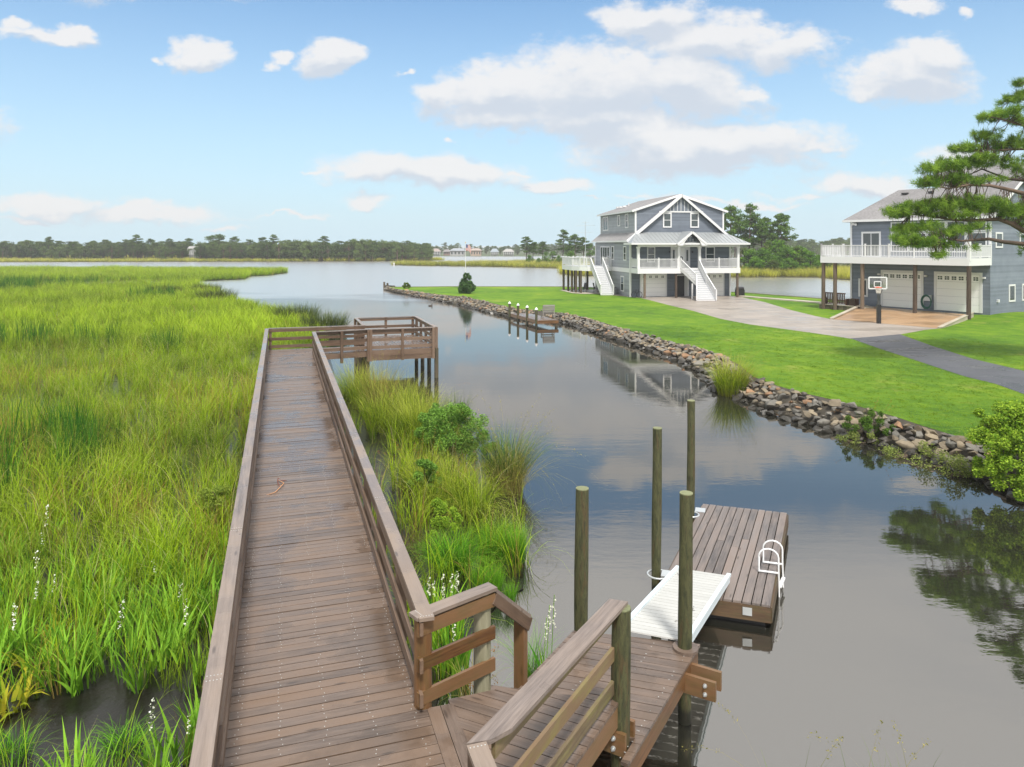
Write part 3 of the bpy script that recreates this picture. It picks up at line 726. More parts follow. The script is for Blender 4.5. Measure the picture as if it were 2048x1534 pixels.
# far end rail and the short arm to the platform
rail_run('end', (-.06, S1 + .02), (4.42, S1 + .02), bw, side=1, sp=1.9)
rail_run('arm', (WD, 26.75), (4.46, 27.1), bw, side=-1, sp=1.4)
mb = MB(); planks(mb, [(WD + .10, 26.75), (4.42, 27.1), (4.42, S1), (WD + .10, S1)], (0, 1), .1445, .1375, ZU - .036, ZU); mb.build('arm_deck', M_DECK, bw, local=True)
mb = MB(); mb.bar((WD, 26.74, ZU - .17), (4.4, 27.08, ZU - .17), .045, .24); mb.bar((WD, S1, ZU - .17), (4.4, S1, ZU - .17), .045, .24); mb.build('arm_joist', M_RAIL, bw, local=True)
for y in np.arange(-6, 29, 3.05):
    for x in (-.17, WD + .17):
        mb = MB(); mb.tube([(x, y, -1.4), (x, y, ZU - .30)], .105, 14); mb.build('pile', M_PILED, bw, local=True)
    mb = MB(); mb.bar((-.35, y, ZU - .40), (WD + .35, y, ZU - .40), .09, .22); mb.build('cross_beam', M_RAIL, bw, local=True)
# twig lying on the boards
tw = root('fallen_twig', G(557, 975, ZU), 0, 'small curled reddish tendril twig lying on the boardwalk planks', 'twig')
def tpx(L): return [G(u, v, ZU) + np.array([0, 0, dz_]) for u, v, dz_ in L]
mb = MB(); mb.tube(tpx([(533, 991, .012), (541, 989, .01), (551, 986, .02), (560, 978, .03), (568, 970, .04), (562, 966, .03), (557, 962, .015)]), [.004, .006, .009, .010, .010, .008, .005], 6); mb.build('stem', flat('twig_tan', lin(190, 140, 100), .6), tw)
mb = MB(); mb.tube(tpx([(561, 975, .012), (557, 972, .03), (555, 967, .05), (556, 960, .04), (561, 960, .02)]), [.005, .007, .008, .007, .004], 6)
mb.tube(tpx([(561, 961, .01), (567, 962, .012), (574, 961, .008)]), [.004, .007, .002], 6); mb.build('tendril', flat('twig_red', lin(120, 60, 40), .6), tw)

# ------------------------------------------------------------ viewing platform at the far end
vp = root('viewing_platform', bwp((PLX0 + PLX1) / 2, PLY0, 0), ANG, 'square timber viewing platform on dark piles over the water at the end of the boardwalk', 'platform')
VM_ = root_matrix(vp).inverted() @ BM
def L2(p, z=None):
    q = VM_ @ Vector((p[0], p[1], 0)); return (q.x, q.y)
mb = MB(); planks(mb, [L2(p) for p in [(PLX0, PLY0), (PLX1, PLY0), (PLX1, PLY1), (PLX0, PLY1)]], (0, 1), .1445, .135, ZU - .036, ZU); mb.build('deck', M_DECK, vp, local=True)
mb = MB()
cs = [L2(p) for p in [(PLX0, PLY0), (PLX1, PLY0), (PLX1, PLY1), (PLX0, PLY1)]]
for i in range(4):
    a, b = cs[i], cs[(i + 1) % 4]; mb.bar((*a, ZU - .13), (*b, ZU - .13), .045, .26)
for i in (0, 2):
    a, b = cs[i], cs[(i + 1) % 4]; s2 = -.06 if i == 0 else .06
    mb.bar((a[0], a[1] + s2, ZU - .36), (b[0], b[1] + s2, ZU - .36), .045, .22)
mb.build('frame_beam', M_RAIL, vp, local=True)
rail_run('f', cs[0], cs[1], vp, side=-1, sp=1.6, outer=.05)
rail_run('r', cs[1], cs[2], vp, side=-1, sp=1.35, outer=.05)
rail_run('b', cs[2], cs[3], vp, side=-1, sp=1.6, outer=.05)
rail_run('l', cs[3], L2((PLX0, S1 + .1)), vp, side=-1, sp=1.8, outer=.05)
for (x, y) in [(PLX1 + .1, PLY0 + .05 + k * 1.78) for k in range(4)] + [(PLX0 - .05, PLY0 + .1 + k * 1.78) for k in range(4)]:
    q = L2((x, y)); mb = MB(); mb.tube([(*q, -1.4), (*q, ZU - .02)], .10, 14); mb.build('pile', M_PILED, vp, local=True)

# ------------------------------------------------------------ landing: flared rail, steps, lower deck
ev = np.array([.5075, .8616]); nv = np.array([.8616, -.5075])
P1 = G(837, 1235, CAPZ)[:2]; P2 = G(991, 1175, CAPZ)[:2]; P3 = P2 + ev * .83
K0 = G(950, 1487, CAPZ)[:2]
def hull(P):
    P = sorted(map(tuple, P)); L = []; U = []
    for Q, S_ in ((P, L), (P[::-1], U)):
        for p in Q:
            while len(S_) > 1 and (S_[-1][0] - S_[-2][0]) * (p[1] - S_[-2][1]) - (S_[-1][1] - S_[-2][1]) * (p[0] - S_[-2][0]) <= 1e-9: S_.pop()
            S_.append(p)
    return [np.array(p) for p in L[:-1] + U[:-1]]
ld = root('boat_landing', (*(P2 + nv * .8), 0), 0, 'low timber boat landing with weathered posts stepping down from the boardwalk', 'landing')
pl_u = np.array([-.905, .425]); pl_l = np.array([-.956, .292])
def en(e, n_): return ev * e + nv * n_
e_step = 6.86
edge = lambda s, t: bwp(t, s)[:2]
mb = MB()
# two edge boards parallel to the boardwalk
for k in range(2):
    t0 = WD + .095 + k * .147; mb.prism([edge(-1.9, t0), edge(-1.9, t0 + .14), edge(.30, t0 + .14), edge(.30, t0)], ZU - .036, ZU - .002, grain=(edge(1, 0) - edge(0, 0)))
LA, LB = G(991, 1378, ZU)[:2], G(1060, 1425, ZU)[:2]
up_poly = [edge(-1.45, WD + .392), en(5.25, -2.99), en(7.42, -2.99), LB, LA, P1 + (P2 - P1) / np.linalg.norm(P2 - P1) * .38]
planks(mb, hull(up_poly), pl_u, .1445, .134, ZU - .038, ZU - .002)
mb.build('upper_deck', M_DECK, ld)
mb = MB(); st = [LA + ev * .0, LB, en(7.40, -3.2), en(7.66, -3.14), LB + ev * .34, LA + ev * .36 + nv * .1, LA + ev * .34 - nv * .3, LA - nv * .3]
planks(mb, hull(st), pl_l, .1445, .1375, 1.19, 1.23); mb.build('step', M_DECK, ld)
lo_poly = [en(e_step + .10, -2.81), en(9.80, -2.81), en(9.24, -4.44), en(e_step + .35, -4.44)]
lo2 = [en(6.0, -2.81), en(9.80, -2.81), en(9.24, -4.44), en(e_step + .28, -4.44), en(e_step + .2, -3.2), en(6.0, -3.2)]
mb = MB(); planks(mb, [en(7.62, -2.80), en(9.80, -2.80), en(9.24, -4.44), en(6.9, -4.44), en(7.3, -3.3)], pl_l, .1445, .134, ZL - .038, ZL)
planks(mb, [en(7.15, -2.80), en(7.618, -2.80), en(7.618, -2.885), en(7.15, -2.885)], pl_l, .1445, .1375, ZL - .038, ZL)
for k in range(110):
    n_ = random.choice((-2.9, -3.35, -3.85, -4.32)); mb.box((*en(6.9 + (k % 27) * .1, n_ + random.uniform(-.012, .012)), ZL + .001), (.011, .011, .004), mat=1, rnd=.9)
mb.build('lower_deck', [M_DECK, M_SCREW], ld)
mb = MB()
for n_ in (-2.83, -3.4, -3.9, -4.40): mb.bar((*en(7.16 if n_ > -3 else 7.4, n_), ZL - .16), (*en(9.72 if n_ > -3 else 9.3, n_), ZL - .16), .045, .235)
mb.bar((*en(9.76, -2.83), ZL - .16), (*en(9.2, -4.40), ZL - .16), .045, .235)
mb.bar((*en(4.7, -3.02), ZU - .16), (*en(7.36, -3.02), ZU - .16), .045, .235)
mb.bar((*LB, ZU - .16), (*LA, ZU - .16), .045, .235)
mb.build('joist', M_WET, ld)
# double beams bolted to the piles
def bolted(e, n0, n1, z, nm='bolted_beam'):
    mb = MB()
    for k in (-.13, .13): mb.bar((*en(e + k, n0), z), (*en(e + k, n1), z), .05, .24)
    mb.build(nm, M_WET, ld)
    mb = MB()
    for dz_ in (-.055, .055):
        mb.tube([(*en(e - .17, n1 - .13), z + dz_), (*en(e - .155, n1 - .13), z + dz_)], .026, 10); mb.tube([(*en(e - .20, n1 - .13), z + dz_), (*en(e - .15, n1 - .13), z + dz_)], .012, 8)
    mb.build('bolt', M_STEEL, ld)
bolted(9.30, -4.5, -2.42, ZL - .20); bolted(7.46, -3.75, -2.90, 1.02)
# flared left rail and its sloping hand board
def cap2(mb, a, b, za, zb, wd=.17, off=None):
    mb.bar((*a, za), (*b, zb), wd, .038)
d12 = (P2 - P1) / np.linalg.norm(P2 - P1); o12 = np.array([-d12[1], d12[0]])
mb = MB(); cap2(mb, P1 + o12 * .075 - d12 * .02, P2 + o12 * .075 + d12 * .02, CAPZ - .019, CAPZ - .019)
for k in range(6): mb.box((*(P1 + d12 * .05 + o12 * (.012 + k * .025)), CAPZ + .002), (.010, .010, .004), mat=1, rnd=.9)
mb.build('rail_cap', [M_CAP, M_SCREW], ld)
mb = MB()
for h, ht in ((.875, .15), (.50, .145), (.135, .145)): mb.bar((*(P1 + o12 * .02), ZU + h), (*(P2 + o12 * .02), ZU + h), .038, ht)
mb.build('side_rail', M_WET, ld)
o23 = np.array([-ev[1], ev[0]])
mb = MB(); cap2(mb, P2 + o23 * .07 - ev * .01, P3 + o23 * .07, CAPZ - .02, CAPZ - .70, .15); mb.build('rail_cap', M_CAP, ld)
mb = MB(); mb.bar((*(P2 + o23 * .015), CAPZ - .115), (*(P3 + o23 * .015), CAPZ - .80), .038, .15); mb.build('hand_board', M_RAIL, ld)
q = P1 + d12 * .12 + o12 * .10
mb = MB(); mb.tube([(*q, -1.3), (*q, CAPZ - .04)], .098, 16); mb.build('round_post', M_WET, ld)
q = P2 - d12 * .10 + o12 * .12
mb = MB(); mb.tube([(*q, -1.3), (*q, CAPZ - .04)], .100, 16); M_POSTG = wood('weathered_post', lin(96, 92, 70), lin(160, 156, 132), rough=(.6, .8), green=.3, grain=.5); mb.build('round_post', M_POSTG, ld)
q = P3 - ev * .10 + o23 * .085
mb = MB(); mb.box((*q, .95 + .33), (.10, .14, 1.45 - .66 + .2), ax=(*ev, 0)); mb.build('square_post', M_WET, ld)
# right rail down to the near pile
Bk = G(1024, 1456, CAPZ)[:2]; Be = G(1219, 1197, CAPZ)[:2]; Be2 = G(1256, 1203, CAPZ)[:2]
KL = G(933, 1487, CAPZ)[:2]; KR = G(982, 1479, CAPZ)[:2]
mb = MB(); mb.prism([KL, KR, Bk, Be2, Be], CAPZ - .038, CAPZ, grain=ev); mb.build('rail_cap', M_CAP, ld)
mb = MB()
for h, m_i in ((.50, 0), (.135, 0)): mb.bar((*en(4.95, -3.06), ZU + h), (*en(7.36, -3.06), ZU + h), .038, .145)
mb.bar((*en(4.95, -3.09), ZU + .89), (*en(7.36, -3.09), ZU + .89), .038, .14)
mb.build('side_rail', wood('mossy_rail', lin(84, 72, 52), lin(144, 128, 102), hue=lin(112, 88, 62), rough=(.5, .7), green=.3, greenc=lin(130, 134, 60)), ld)
def pile(name, x, y, r, top, label, mat=None, capd=True, parent=None, low=-1.5, seg=16, group=None):
    o = root(name, (x, y, 0), 0, label, 'pile', group) if parent is None else parent
    mb = MB(); zs = np.linspace(low, top, 9); ph = random.random() * 6
    mb.tube([(x + .012 * math.sin(ph + z * 1.1), y + .01 * math.cos(ph + z * .9), z) for z in zs], [r * (1 + .05 * math.sin(z * 2.3 + ph)) for z in zs], seg)
    mb.build('shaft', mat or M_PILE, o)
    if capd:
        mb = MB(); mb.tube([(x + .012 * math.sin(ph + top * 1.1), y + .01 * math.cos(ph + top * .9), top - .001), (x + .012 * math.sin(ph + top * 1.1), y + .01 * math.cos(ph + top * .9), top + .012)], r * .97, seg)
        mb.build('end_grain', flat('pile_end_' + name, lin(118, 122, 90), .8, .3, 30.), o)
    return o
pile('mooring_pile', 1.196, 7.94, .104, 2.42, 'thick dark pile carrying the end of the slanting handrail cap at the landing')
bpy.data.materials.get('pile_end_mooring_pile')
pile('mooring_pile', 2.33, 9.74, .092, 3.06, 'tall mossy pile in front of the white gangway at the corner of the landing')
pile('mooring_pile', .985, 10.25, .096, 2.95, 'tall mossy pile leftmost of all standing behind the landing rail')
pile('mooring_pile', 2.66, 13.32, .088, 3.03, 'slim pile held by a steel hoop beside the left edge of the white gangway')
pile('mooring_pile', 3.98, 16.15, .088, 2.93, 'farthest tall pile at the back left corner of the floating dock')
# collar of wood round the corner pile
cx_, cy_ = 2.33, 9.74
mb = MB(); mb.prism([(cx_ + .17 * math.cos(a), cy_ + .17 * math.sin(a)) for a in np.linspace(0, 2 * math.pi, 17)[:-1]], ZL + .001, ZL + .036, grain=pl_l); mb.build('pile_collar', M_DECK, ld)

# ------------------------------------------------------------ floating dock
FR, BR, BL = G(1541.4, 1211, .4)[:2], G(1574.6, 1025.4, .4)[:2], G(1405.5, 1007.4, .4)[:2]; FL = FR + (BL - BR)
fd = root('floating_dock', (*((FR + BR + BL + FL) / 4), 0), 0, 'weathered grey floating dock of long planks with a white swim ladder', 'floating dock')
sd = (BR - FR) / np.linalg.norm(BR - FR); fn = (FR - FL) / np.linalg.norm(FR - FL)
mb = MB(); n_pl = 12; cur = random.getstate()
for k in range(n_pl):
    a0 = k / n_pl + .004; a1 = (k + 1) / n_pl - .006
    c = [FL + (FR - FL) * a0, FL + (FR - FL) * a1, BL + (BR - BL) * a1, BL + (BR - BL) * a0]
    if k in (4, 5, 6, 7):
        j = (.55, .62, .5, .6)[k - 4]
        for lo_, hi_ in ((0, j - .001), (j + .001, 1)):
            mb.prism([c[0] + (c[3] - c[0]) * lo_, c[1] + (c[2] - c[1]) * lo_, c[1] + (c[2] - c[1]) * hi_, c[0] + (c[3] - c[0]) * hi_], .362, .400 + random.uniform(-.002, .002), grain=sd)
    else: mb.prism([p + sd * random.uniform(-.012, .012) for p in c], .362, .400 + random.uniform(-.002, .002), grain=sd)
mb.build('decking', M_FLOAT, fd)
mb = MB()
ins = .03
for a, b in ((FL, FR), (FR, BR), (BR, BL), (BL, FL)):
    mb.bar((*a, .235), (*b, .235), .05, .25)
for k in (1, 2, 3, 4, 5): 
    a = FL + (BL - FL) * k / 6; mb.bar((*a, .26), (*(a + FR - FL), .26), .05, .19)
mb.build('frame', wood('float_frame_wood', lin(44, 32, 22), lin(98, 76, 54), rough=(.4, .6), green=.3), fd)
mb = MB()
for k in (.12, .5, .88):
    a = FL + (BL - FL) * k + (FR - FL) * .5; mb.box((*a, .02), (1.55, .9, .26), ax=(*fn, 0))
mb.build('float_drum', M_BLACK, fd)
mb = MB(); q = FL + (FR - FL) * .80 - sd * .035; mb.box((*q, .26), (.15, .012, .13), ax=(*fn, 0)); mb.build('steel_plate', M_STEEL, fd)
mb = MB(); q = BL + (FL - BL) * .10 ; mb.box((*(q + fn * .02), .409), (.22, .26, .012), ax=(*fn, 0)); q = FL + (BL - FL) * .14; mb.box((*(q + fn * .02), .409), (.22, .26, .012), ax=(*fn, 0)); mb.build('hinge_plate', M_STEEL, fd)
def hoop(c, rx, z, r=.018):
    mb = MB(); pts = [(c[0] + rx * math.cos(a), c[1] + rx * math.sin(a), z) for a in np.linspace(0, 2 * math.pi, 25)[:-1]]
    mb.tube(pts, r, 8, ring=True); mb.build('pile_hoop', M_STEEL, fd)
hoop((2.68, 13.30), .19, .36); hoop((3.99, 16.15), .17, .40)
# folded swim ladder: two arched side rails, bottom bars and treads down the side
def arch(base_in, sgn=1):
    a = base_in; outv = fn; pts = [(*a, .42)]
    pts += [(*a, .42 + .28)] ; wdt = .34
    for th in np.linspace(0, math.pi, 9): pts.append((*(a + outv * (wdt / 2 - wdt / 2 * math.cos(th))), .70 + .15 * math.sin(th)))
    pts += [(*(a + outv * wdt), .5), (*(a + outv * (wdt + .02)), -.35)]
    return pts
la = root_matrix(fd)
A_near = FR + sd * 1.24 - fn * .30; A_far = FR + sd * 1.66 - fn * .26
for a in (A_near, A_far):
    mb = MB(); mb.tube(arch(a), .016, 10); mb.tube([(*a, .43), (*(a + fn * .33), .43)], .019, 8); mb.build('ladder_rail', M_WHITE, fd)
for z in (.18, -.08):
    mb = MB(); mb.bar((*(A_near + fn * .36), z), (*(A_far + fn * .36), z), .06, .03); mb.build('ladder_tread', M_WHITE, fd)

# ------------------------------------------------------------ white gangway
gw = root('gangway', (*G(1320, 1210, .7)[:2], .7), 0, 'white slatted gangway sloping from the landing down onto the floating dock', 'gangway')
g_fr = G(1462, 1151.5, .50); g_fl = G(1351.7, 1135, .50); g_nl = G(1243, 1252, 1.03); g_nr = G(1374, 1288, 1.03)
lvec = (g_nr + g_nl - g_fr - g_fl) / 2; L_ = np.linalg.norm(lvec); ld_ = lvec / L_; wv_ = (g_fr - g_fl); wv_ = wv_ / np.linalg.norm(wv_)
upg = np.cross(wv_, -ld_); upg = upg / np.linalg.norm(upg) * (1 if np.cross(wv_, -ld_)[2] > 0 else -1)
g_fc = (g_fr + g_fl) / 2; wg = np.linalg.norm(g_fr - g_fl)
mb = MB(); ns = 24
for k in range(ns):
    c = g_fc + ld_ * (L_ * (k + .5) / ns) - upg * .012
    mb.box(c, (wg - .13, L_ / ns - .016, .02), ax=wv_, up=upg)
M_GSLAT = wood('white_slats', (.42, .42, .40), (.56, .56, .54), rough=(.35, .5), knots=False, var=.15, bstr=.15)
mb.build('tread_panel', M_GSLAT, gw)
for sgn in (-1, 1):
    mb = MB(); c = g_fc + wv_ * sgn * (wg / 2 - .035)
    mb.box(c + ld_ * L_ / 2 + upg * .012, (L_ + .04, .07, .045), ax=ld_, up=upg); mb.box(c + ld_ * L_ / 2 - upg * .06, (L_, .04, .10), ax=ld_, up=upg); mb.build('side_channel', flat('pale_aluminium', (.62, .70, .74), .35, .05), gw)
mb = MB()
for (a, b, r_) in ((.80, .70, .02), (.78, .76, .03), (.12, .05, .012), (.60, .80, .012), (.62, .84, .02)):
    for _ in range(5):
        c = g_fc + ld_ * L_ * (a + random.uniform(-.02, .02)) + wv_ * wg * ((1 - b) - .5 + random.uniform(-.04, .04)) * -1 * .85 + upg * .001
        mb.box(c, (r_ * random.uniform(.5, 1.5), .01, .003), ax=wv_, up=upg)
mb.build('dirt_fleck', flat('dark_dirt', (.05, .04, .03), .9), gw)
# ------------------------------------------------------------ house parts
def siding_mat(name, c0, c1):
    m_, t = newmat(name); rn = attr(t, 'rnd').outputs['Fac']; p = t.n('ShaderNodeNewGeometry').outputs['Position']
    n = t.noise(p, 1.2, 4, .6); n2 = t.noise(t.vm('MULTIPLY', p, (3, 3, 40)), 1., 3, .6)
    f = t.m('ADD', t.m('MULTIPLY', n, .5), t.m('ADD', t.m('MULTIPLY', rn, .35), t.m('MULTIPLY', n2, .2)))
    out_bsdf(t, t.mix(t.maprange(f, .25, .8), c0, c1), .6, n2, .25, .003); return m_
M_SID = siding_mat('slate_siding', lin(88, 96, 108), lin(114, 122, 134))
M_SID_G = siding_mat('grey_shingle_siding', lin(128, 132, 138), lin(158, 162, 168))
M_SID2 = siding_mat('blue_grey_siding', lin(98, 107, 120), lin(128, 137, 150))
M_TRIM = flat('trim_white', (.70, .70, .71), .45, .05)
M_DOORW = flat('garage_door_white', (.88, .88, .87), .45, .03)
M_TREAD = flat('stair_grey', (.42, .44, .46), .5, .1)
M_POST = wood('deck_post_wood', lin(62, 50, 42), lin(120, 104, 88), rough=(.6, .8), grain=.5)
def shingle_mat(name, c0, c1):
    m_, t = newmat(name); p = t.n('ShaderNodeNewGeometry').outputs['Position']; rn = attr(t, 'rnd').outputs['Fac']
    br = t.n('ShaderNodeTexNoise'); br.inputs['Scale'].default_value = 5.; br.inputs['Detail'].default_value = 6; t.set(br.inputs['Vector'], t.vm('MULTIPLY', p, (1, 1, 5)))
    n2 = t.noise(p, .5, 3, .5)
    f = t.m('ADD', t.m('MULTIPLY', br.outputs[0], .8), t.m('ADD', t.m('MULTIPLY', n2, .3), t.m('MULTIPLY', rn, .25)))
    out_bsdf(t, t.mix(t.maprange(f, .35, .95), c0, c1), .85, br.outputs[0], .5, .02); return m_
M_SHING = shingle_mat('roof_shingles', lin(92, 90, 92), lin(150, 148, 148))
M_METAL = flat('metal_roof', lin(168, 172, 174), .35, .06, 1.2, metallic=.35)
def lap(mb, o, d, nrm, poly, ex=.155, z_off=0.):
    """lap boards over a convex outline given in (s, z)"""
    o = np.asarray(o, float); d = np.asarray(d, float); nrm = np.asarray(nrm, float); poly = [np.asarray(q, float) for q in poly]
    zs = [q[1] for q in poly]; z = min(zs)
    pt = lambda s, zz, off: o + d * s + np.array([0, 0, zz]) + nrm * off
    mb.add([pt(q[0], q[1], -.01) for q in poly], [tuple(range(len(poly)))], rnd=.3)
    while z < max(zs) - 1e-3:
        c = clip_half(poly, np.array([0, z]), np.array([0, 1.]))
        if len(c) > 2: c = clip_half(c, np.array([0, z + ex]), np.array([0, -1.]))
        if len(c) > 2:
            off = [.022 - .018 * (q[1] - z) / ex for q in c]
            v = [pt(q[0], q[1], k) for q, k in zip(c, off)]
            mb.add(v, [tuple(range(len(c)))])
            lo = sorted([q for q in c if abs(q[1] - z) < 1e-6], key=lambda q: q[0])
            if len(lo) >= 2: mb.add([pt(lo[0][0], z, .022), pt(lo[-1][0], z, .022), pt(lo[-1][0], z, .0), pt(lo[0][0], z, .0)], [(0, 1, 2, 3)])
        z += ex
def window(par, o, d, nrm, s0, s1, z0, z1, trim=.11, sash=True, vert=0, nm='window', glass=None):
    """window > frame + pane; trim proud of the siding"""
    o = np.asarray(o, float); d = np.asarray(d, float); nrm = np.asarray(nrm, float)
    fb = MB(); pt = lambda s, z, off: o + d * s + np.array([0, 0, z]) + nrm * off
    def b(sa, sb, za, zb, th=.06, off=.0, mb_=fb):
        mb_.box(pt((sa + sb) / 2, (za + zb) / 2, off + th / 2), (sb - sa, th, zb - za), ax=d, up=(0, 0, 1))
    b(s0 - trim, s0, z0 - trim, z1 + trim); b(s1, s1 + trim, z0 - trim, z1 + trim); b(s0, s1, z1, z1 + trim); b(s0, s1, z0 - trim, z0)
    if sash: b(s0, s1, (z0 + z1) / 2 - .025, (z0 + z1) / 2 + .025, .045, .0)
    for k in range(vert):
        sx = s0 + (s1 - s0) * (k + 1) / (vert + 1); b(sx - .03, sx + .03, z0, z1, .05, .0)
    f = fb.build(nm, M_TRIM, par, local=True)
    pb = MB(); b(s0, s1, z0, z1, .012, .024, pb); pb.build('pane', glass or M_GLASS, f, local=True)
    return f
def garage(par, o, d, nrm, s0, s1, z0, z1, npan=4, trim=.13):
    o = np.asarray(o, float); d = np.asarray(d, float); nrm = np.asarray(nrm, float)
    pt = lambda s, z, off: o + d * s + np.array([0, 0, z]) + nrm * off
    mb = MB(); rowsn = 5
    for k in range(rowsn):
        za = z0 + (z1 - z0) * k / rowsn; zb = z0 + (z1 - z0) * (k + 1) / rowsn
        mb.box(pt((s0 + s1) / 2, (za + zb) / 2, .035), (s1 - s0, .03, zb - za - .012), ax=d, rnd=.5)
        if k < rowsn - 1 or True:
            for j in range(npan * 2 if k < rowsn - 1 else 0):
                sa = s0 + (s1 - s0) * (j + .12) / (npan * 2); sb = s0 + (s1 - s0) * (j + .88) / (npan * 2)
                mb.box(pt((sa + sb) / 2, (za + zb) / 2, .052), (sb - sa, .006, (zb - za) * .62), ax=d, rnd=.4)
    dr = mb.build('garage_door', M_DOORW, par, local=True)
    za = z0 + (z1 - z0) * 4.25 / 5; zb = z0 + (z1 - z0) * 4.72 / 5
    for j in range(npan):
        sc = s0 + (s1 - s0) * (j + .5) / npan; wd_ = (zb - za) * .62
        mb = MB(); mb.box(pt(sc, (za + zb) / 2, .052), (wd_ * 2, .01, zb - za), ax=d); g_ = mb.build('door_light', M_GLASS, dr, local=True)
        mb = MB(); mb.box(pt(sc, (za + zb) / 2, .062), (.035, .014, zb - za), ax=d); mb.box(pt(sc, (za + zb) / 2, .060), (wd_ * 2, .014, .035), ax=d); mb.build('glazing_bar', M_DOORW, dr, local=True)
    mb = MB()
    def b(sa, sb, za, zb, th=.085): mb.box(pt((sa + sb) / 2, (za + zb) / 2, th / 2), (sb - sa, th, zb - za), ax=d)
    b(s0 - trim, s0, z0, z1 + trim); b(s1, s1 + trim, z0, z1 + trim); b(s0, s1, z1, z1 + trim)
    mb.build('door_trim', M_TRIM, par, local=True)
def railing(par, pts, h=.98, post_sp=1.8, bal=.125, nm='railing', posts=True, lift=.09):
    """white railing through 3-d points (floor level)"""
    mb = MB()
    for a, b in zip(pts[:-1], pts[1:]):
        a = np.asarray(a, float); b = np.asarray(b, float); v = b - a; L = np.linalg.norm(v[:2]); up = np.array([0, 0, 1.])
        mb.bar(a + up * (h - .03), b + up * (h - .03), .09, .06); mb.bar(a + up * (lift + .02), b + up * (lift + .02), .05, .06)
        n = max(1, int(L / bal))
        for i in range(n):
            q = a + v * (i + .5) / n; mb.box(q + up * (h / 2 + lift / 2), (.038, .038, h - lift - .04), ax=(*(v[:2] / max(L, 1e-6)), 0))
        if posts:
            k = max(1, round(L / post_sp))
            for i in range(k + 1):
                q = a + v * i / k; mb.box(q + up * ((h + .08) / 2), (.115, .115, h + .08), ax=(*(v[:2] / max(L, 1e-6)), 0))
                mb.box(q + up * (h + .095), (.15, .15, .03), ax=(*(v[:2] / max(L, 1e-6)), 0))
    return mb.build(nm, M_VINYL, par, local=True)
def stair(par, left, right, z_top, z_bot, n, nm='stair', strg=.28):
    """treads between two plan polylines given as [(x, y, z)...]"""
    def at(P, z):
        for a, b in zip(P[:-1], P[1:]):
            if b[2] <= z <= a[2] + 1e-6:
                f = (a[2] - z) / (a[2] - b[2]); return np.array(a) * (1 - f) + np.array(b) * f
        return np.array(P[-1])
    st = MB(); L = []; 
    for i in range(n):
        z = z_top - (z_top - z_bot) * (i + 1) / (n + 1); dzz = (z_top - z_bot) / (n + 1)
        l0 = at(left, z + dzz * .5); l1 = at(left, max(z - dzz * .55, left[-1][2])); r0 = at(right, z + dzz * .5); r1 = at(right, max(z - dzz * .55, right[-1][2]))
        st.prism([l0[:2], r0[:2], r1[:2], l1[:2]], z - .04, z)
    s = st.build(nm, M_TREAD, par, local=True)
    rs = MB()
    for i in range(n + 1):
        z = z_top - (z_top - z_bot) * i / (n + 1); dzz = (z_top - z_bot) / (n + 1)
        l = at(left, z - dzz * .45 if i else z - .01); r = at(right, z - dzz * .45 if i else z - .01)
        rs.bar((l[0], l[1], z - dzz / 2 - .02), (r[0], r[1], z - dzz / 2 - .02), .02, dzz - .045)
    rs.build('riser', M_TRIM, s, local=True)
    sb = MB()
    for P in (left, right):
        for a, b in zip(P[:-1], P[1:]):
            sb.bar((a[0], a[1], a[2] - .10), (b[0], b[1], b[2] - .10 + .08), .05, strg)
    sb.build('stringer', M_TRIM, s, local=True)
    return s

# ------------------------------------------------------------ house on stilts in the middle
o1 = G(1260.6, 594.0, LZ); h1 = root('stilt_house', (o1[0], o1[1], LZ), math.atan2(.17, .985), 'grey-blue two-storey stilt house with a steep front gable, metal porch roof and white front stairs', 'house', scale=1.06)
X, Y_, Z_ = np.array([1., 0, 0]), np.array([0, 1., 0]), np.array([0, 0, 1.])
def part(nm, mat, fn_, par=None):
    mb = MB(); fn_(mb); return mb.build(nm, mat, par or h1, local=True)
W1, D1 = 11.2, 12.7
ez, dk = 5.62, 3.07
# walls
def f(mb):
    lap(mb, (0, 0, 0), X, -Y_, [(0, 0), (W1, 0), (W1, 2.55), (0, 2.55)])
    lap(mb, (0, 0, 0), X, -Y_, [(0, 2.55), (W1, 2.55), (W1, 5.7), (0, 5.7)])
    lap(mb, (0, -.02, 0), X, -Y_, [(-.1, 5.7), (W1 + .1, 5.7), (5.6, 10.55)])
    lap(mb, (W1, 0, 0), Y_, X, [(0, 0), (D1, 0), (D1, 5.9), (0, 5.9)])
    lap(mb, (0, D1, 0), X, Y_, [(0, 0), (W1, 0), (W1, 6.0), (0, 6.0)])
part('wall', M_SID, f)
def f(mb):
    lap(mb, (0, D1, 0), -Y_, -X, [(0, 0), (D1, 0), (D1, 2.55), (0, 2.55)]); lap(mb, (0, D1, 0), -Y_, -X, [(0, 2.9), (D1, 2.9), (D1, 5.9), (0, 5.9)])
    lap(mb, (.66, D1, 0), -Y_, -X, [(0, 6.6), (D1 - .25, 6.6), (D1 - .25, 9.1), (0, 9.1)])
part('side_wall', M_SID_G, f)
def f(mb):
    lap(mb, (.66, .25, 0), X, -Y_, [(0, 6.4), (4.94, 6.4), (4.94, 10.6), (0, 9.1)]); lap(mb, (5.6, .25, 0), X, -Y_, [(0, 6.4), (4.94, 6.4), (4.94, 9.1), (0, 10.6)])
    lap(mb, (10.54, .25, 0), Y_, X, [(0, 6.4), (D1 - .25, 6.4), (D1 - .25, 9.1), (0, 9.1)])
    lap(mb, (.66, D1, 0), X, Y_, [(0, 6.0), (9.88, 6.0), (9.88, 9.1), (4.94, 10.6), (0, 9.1)])
part('dormer_wall', M_SID, f)
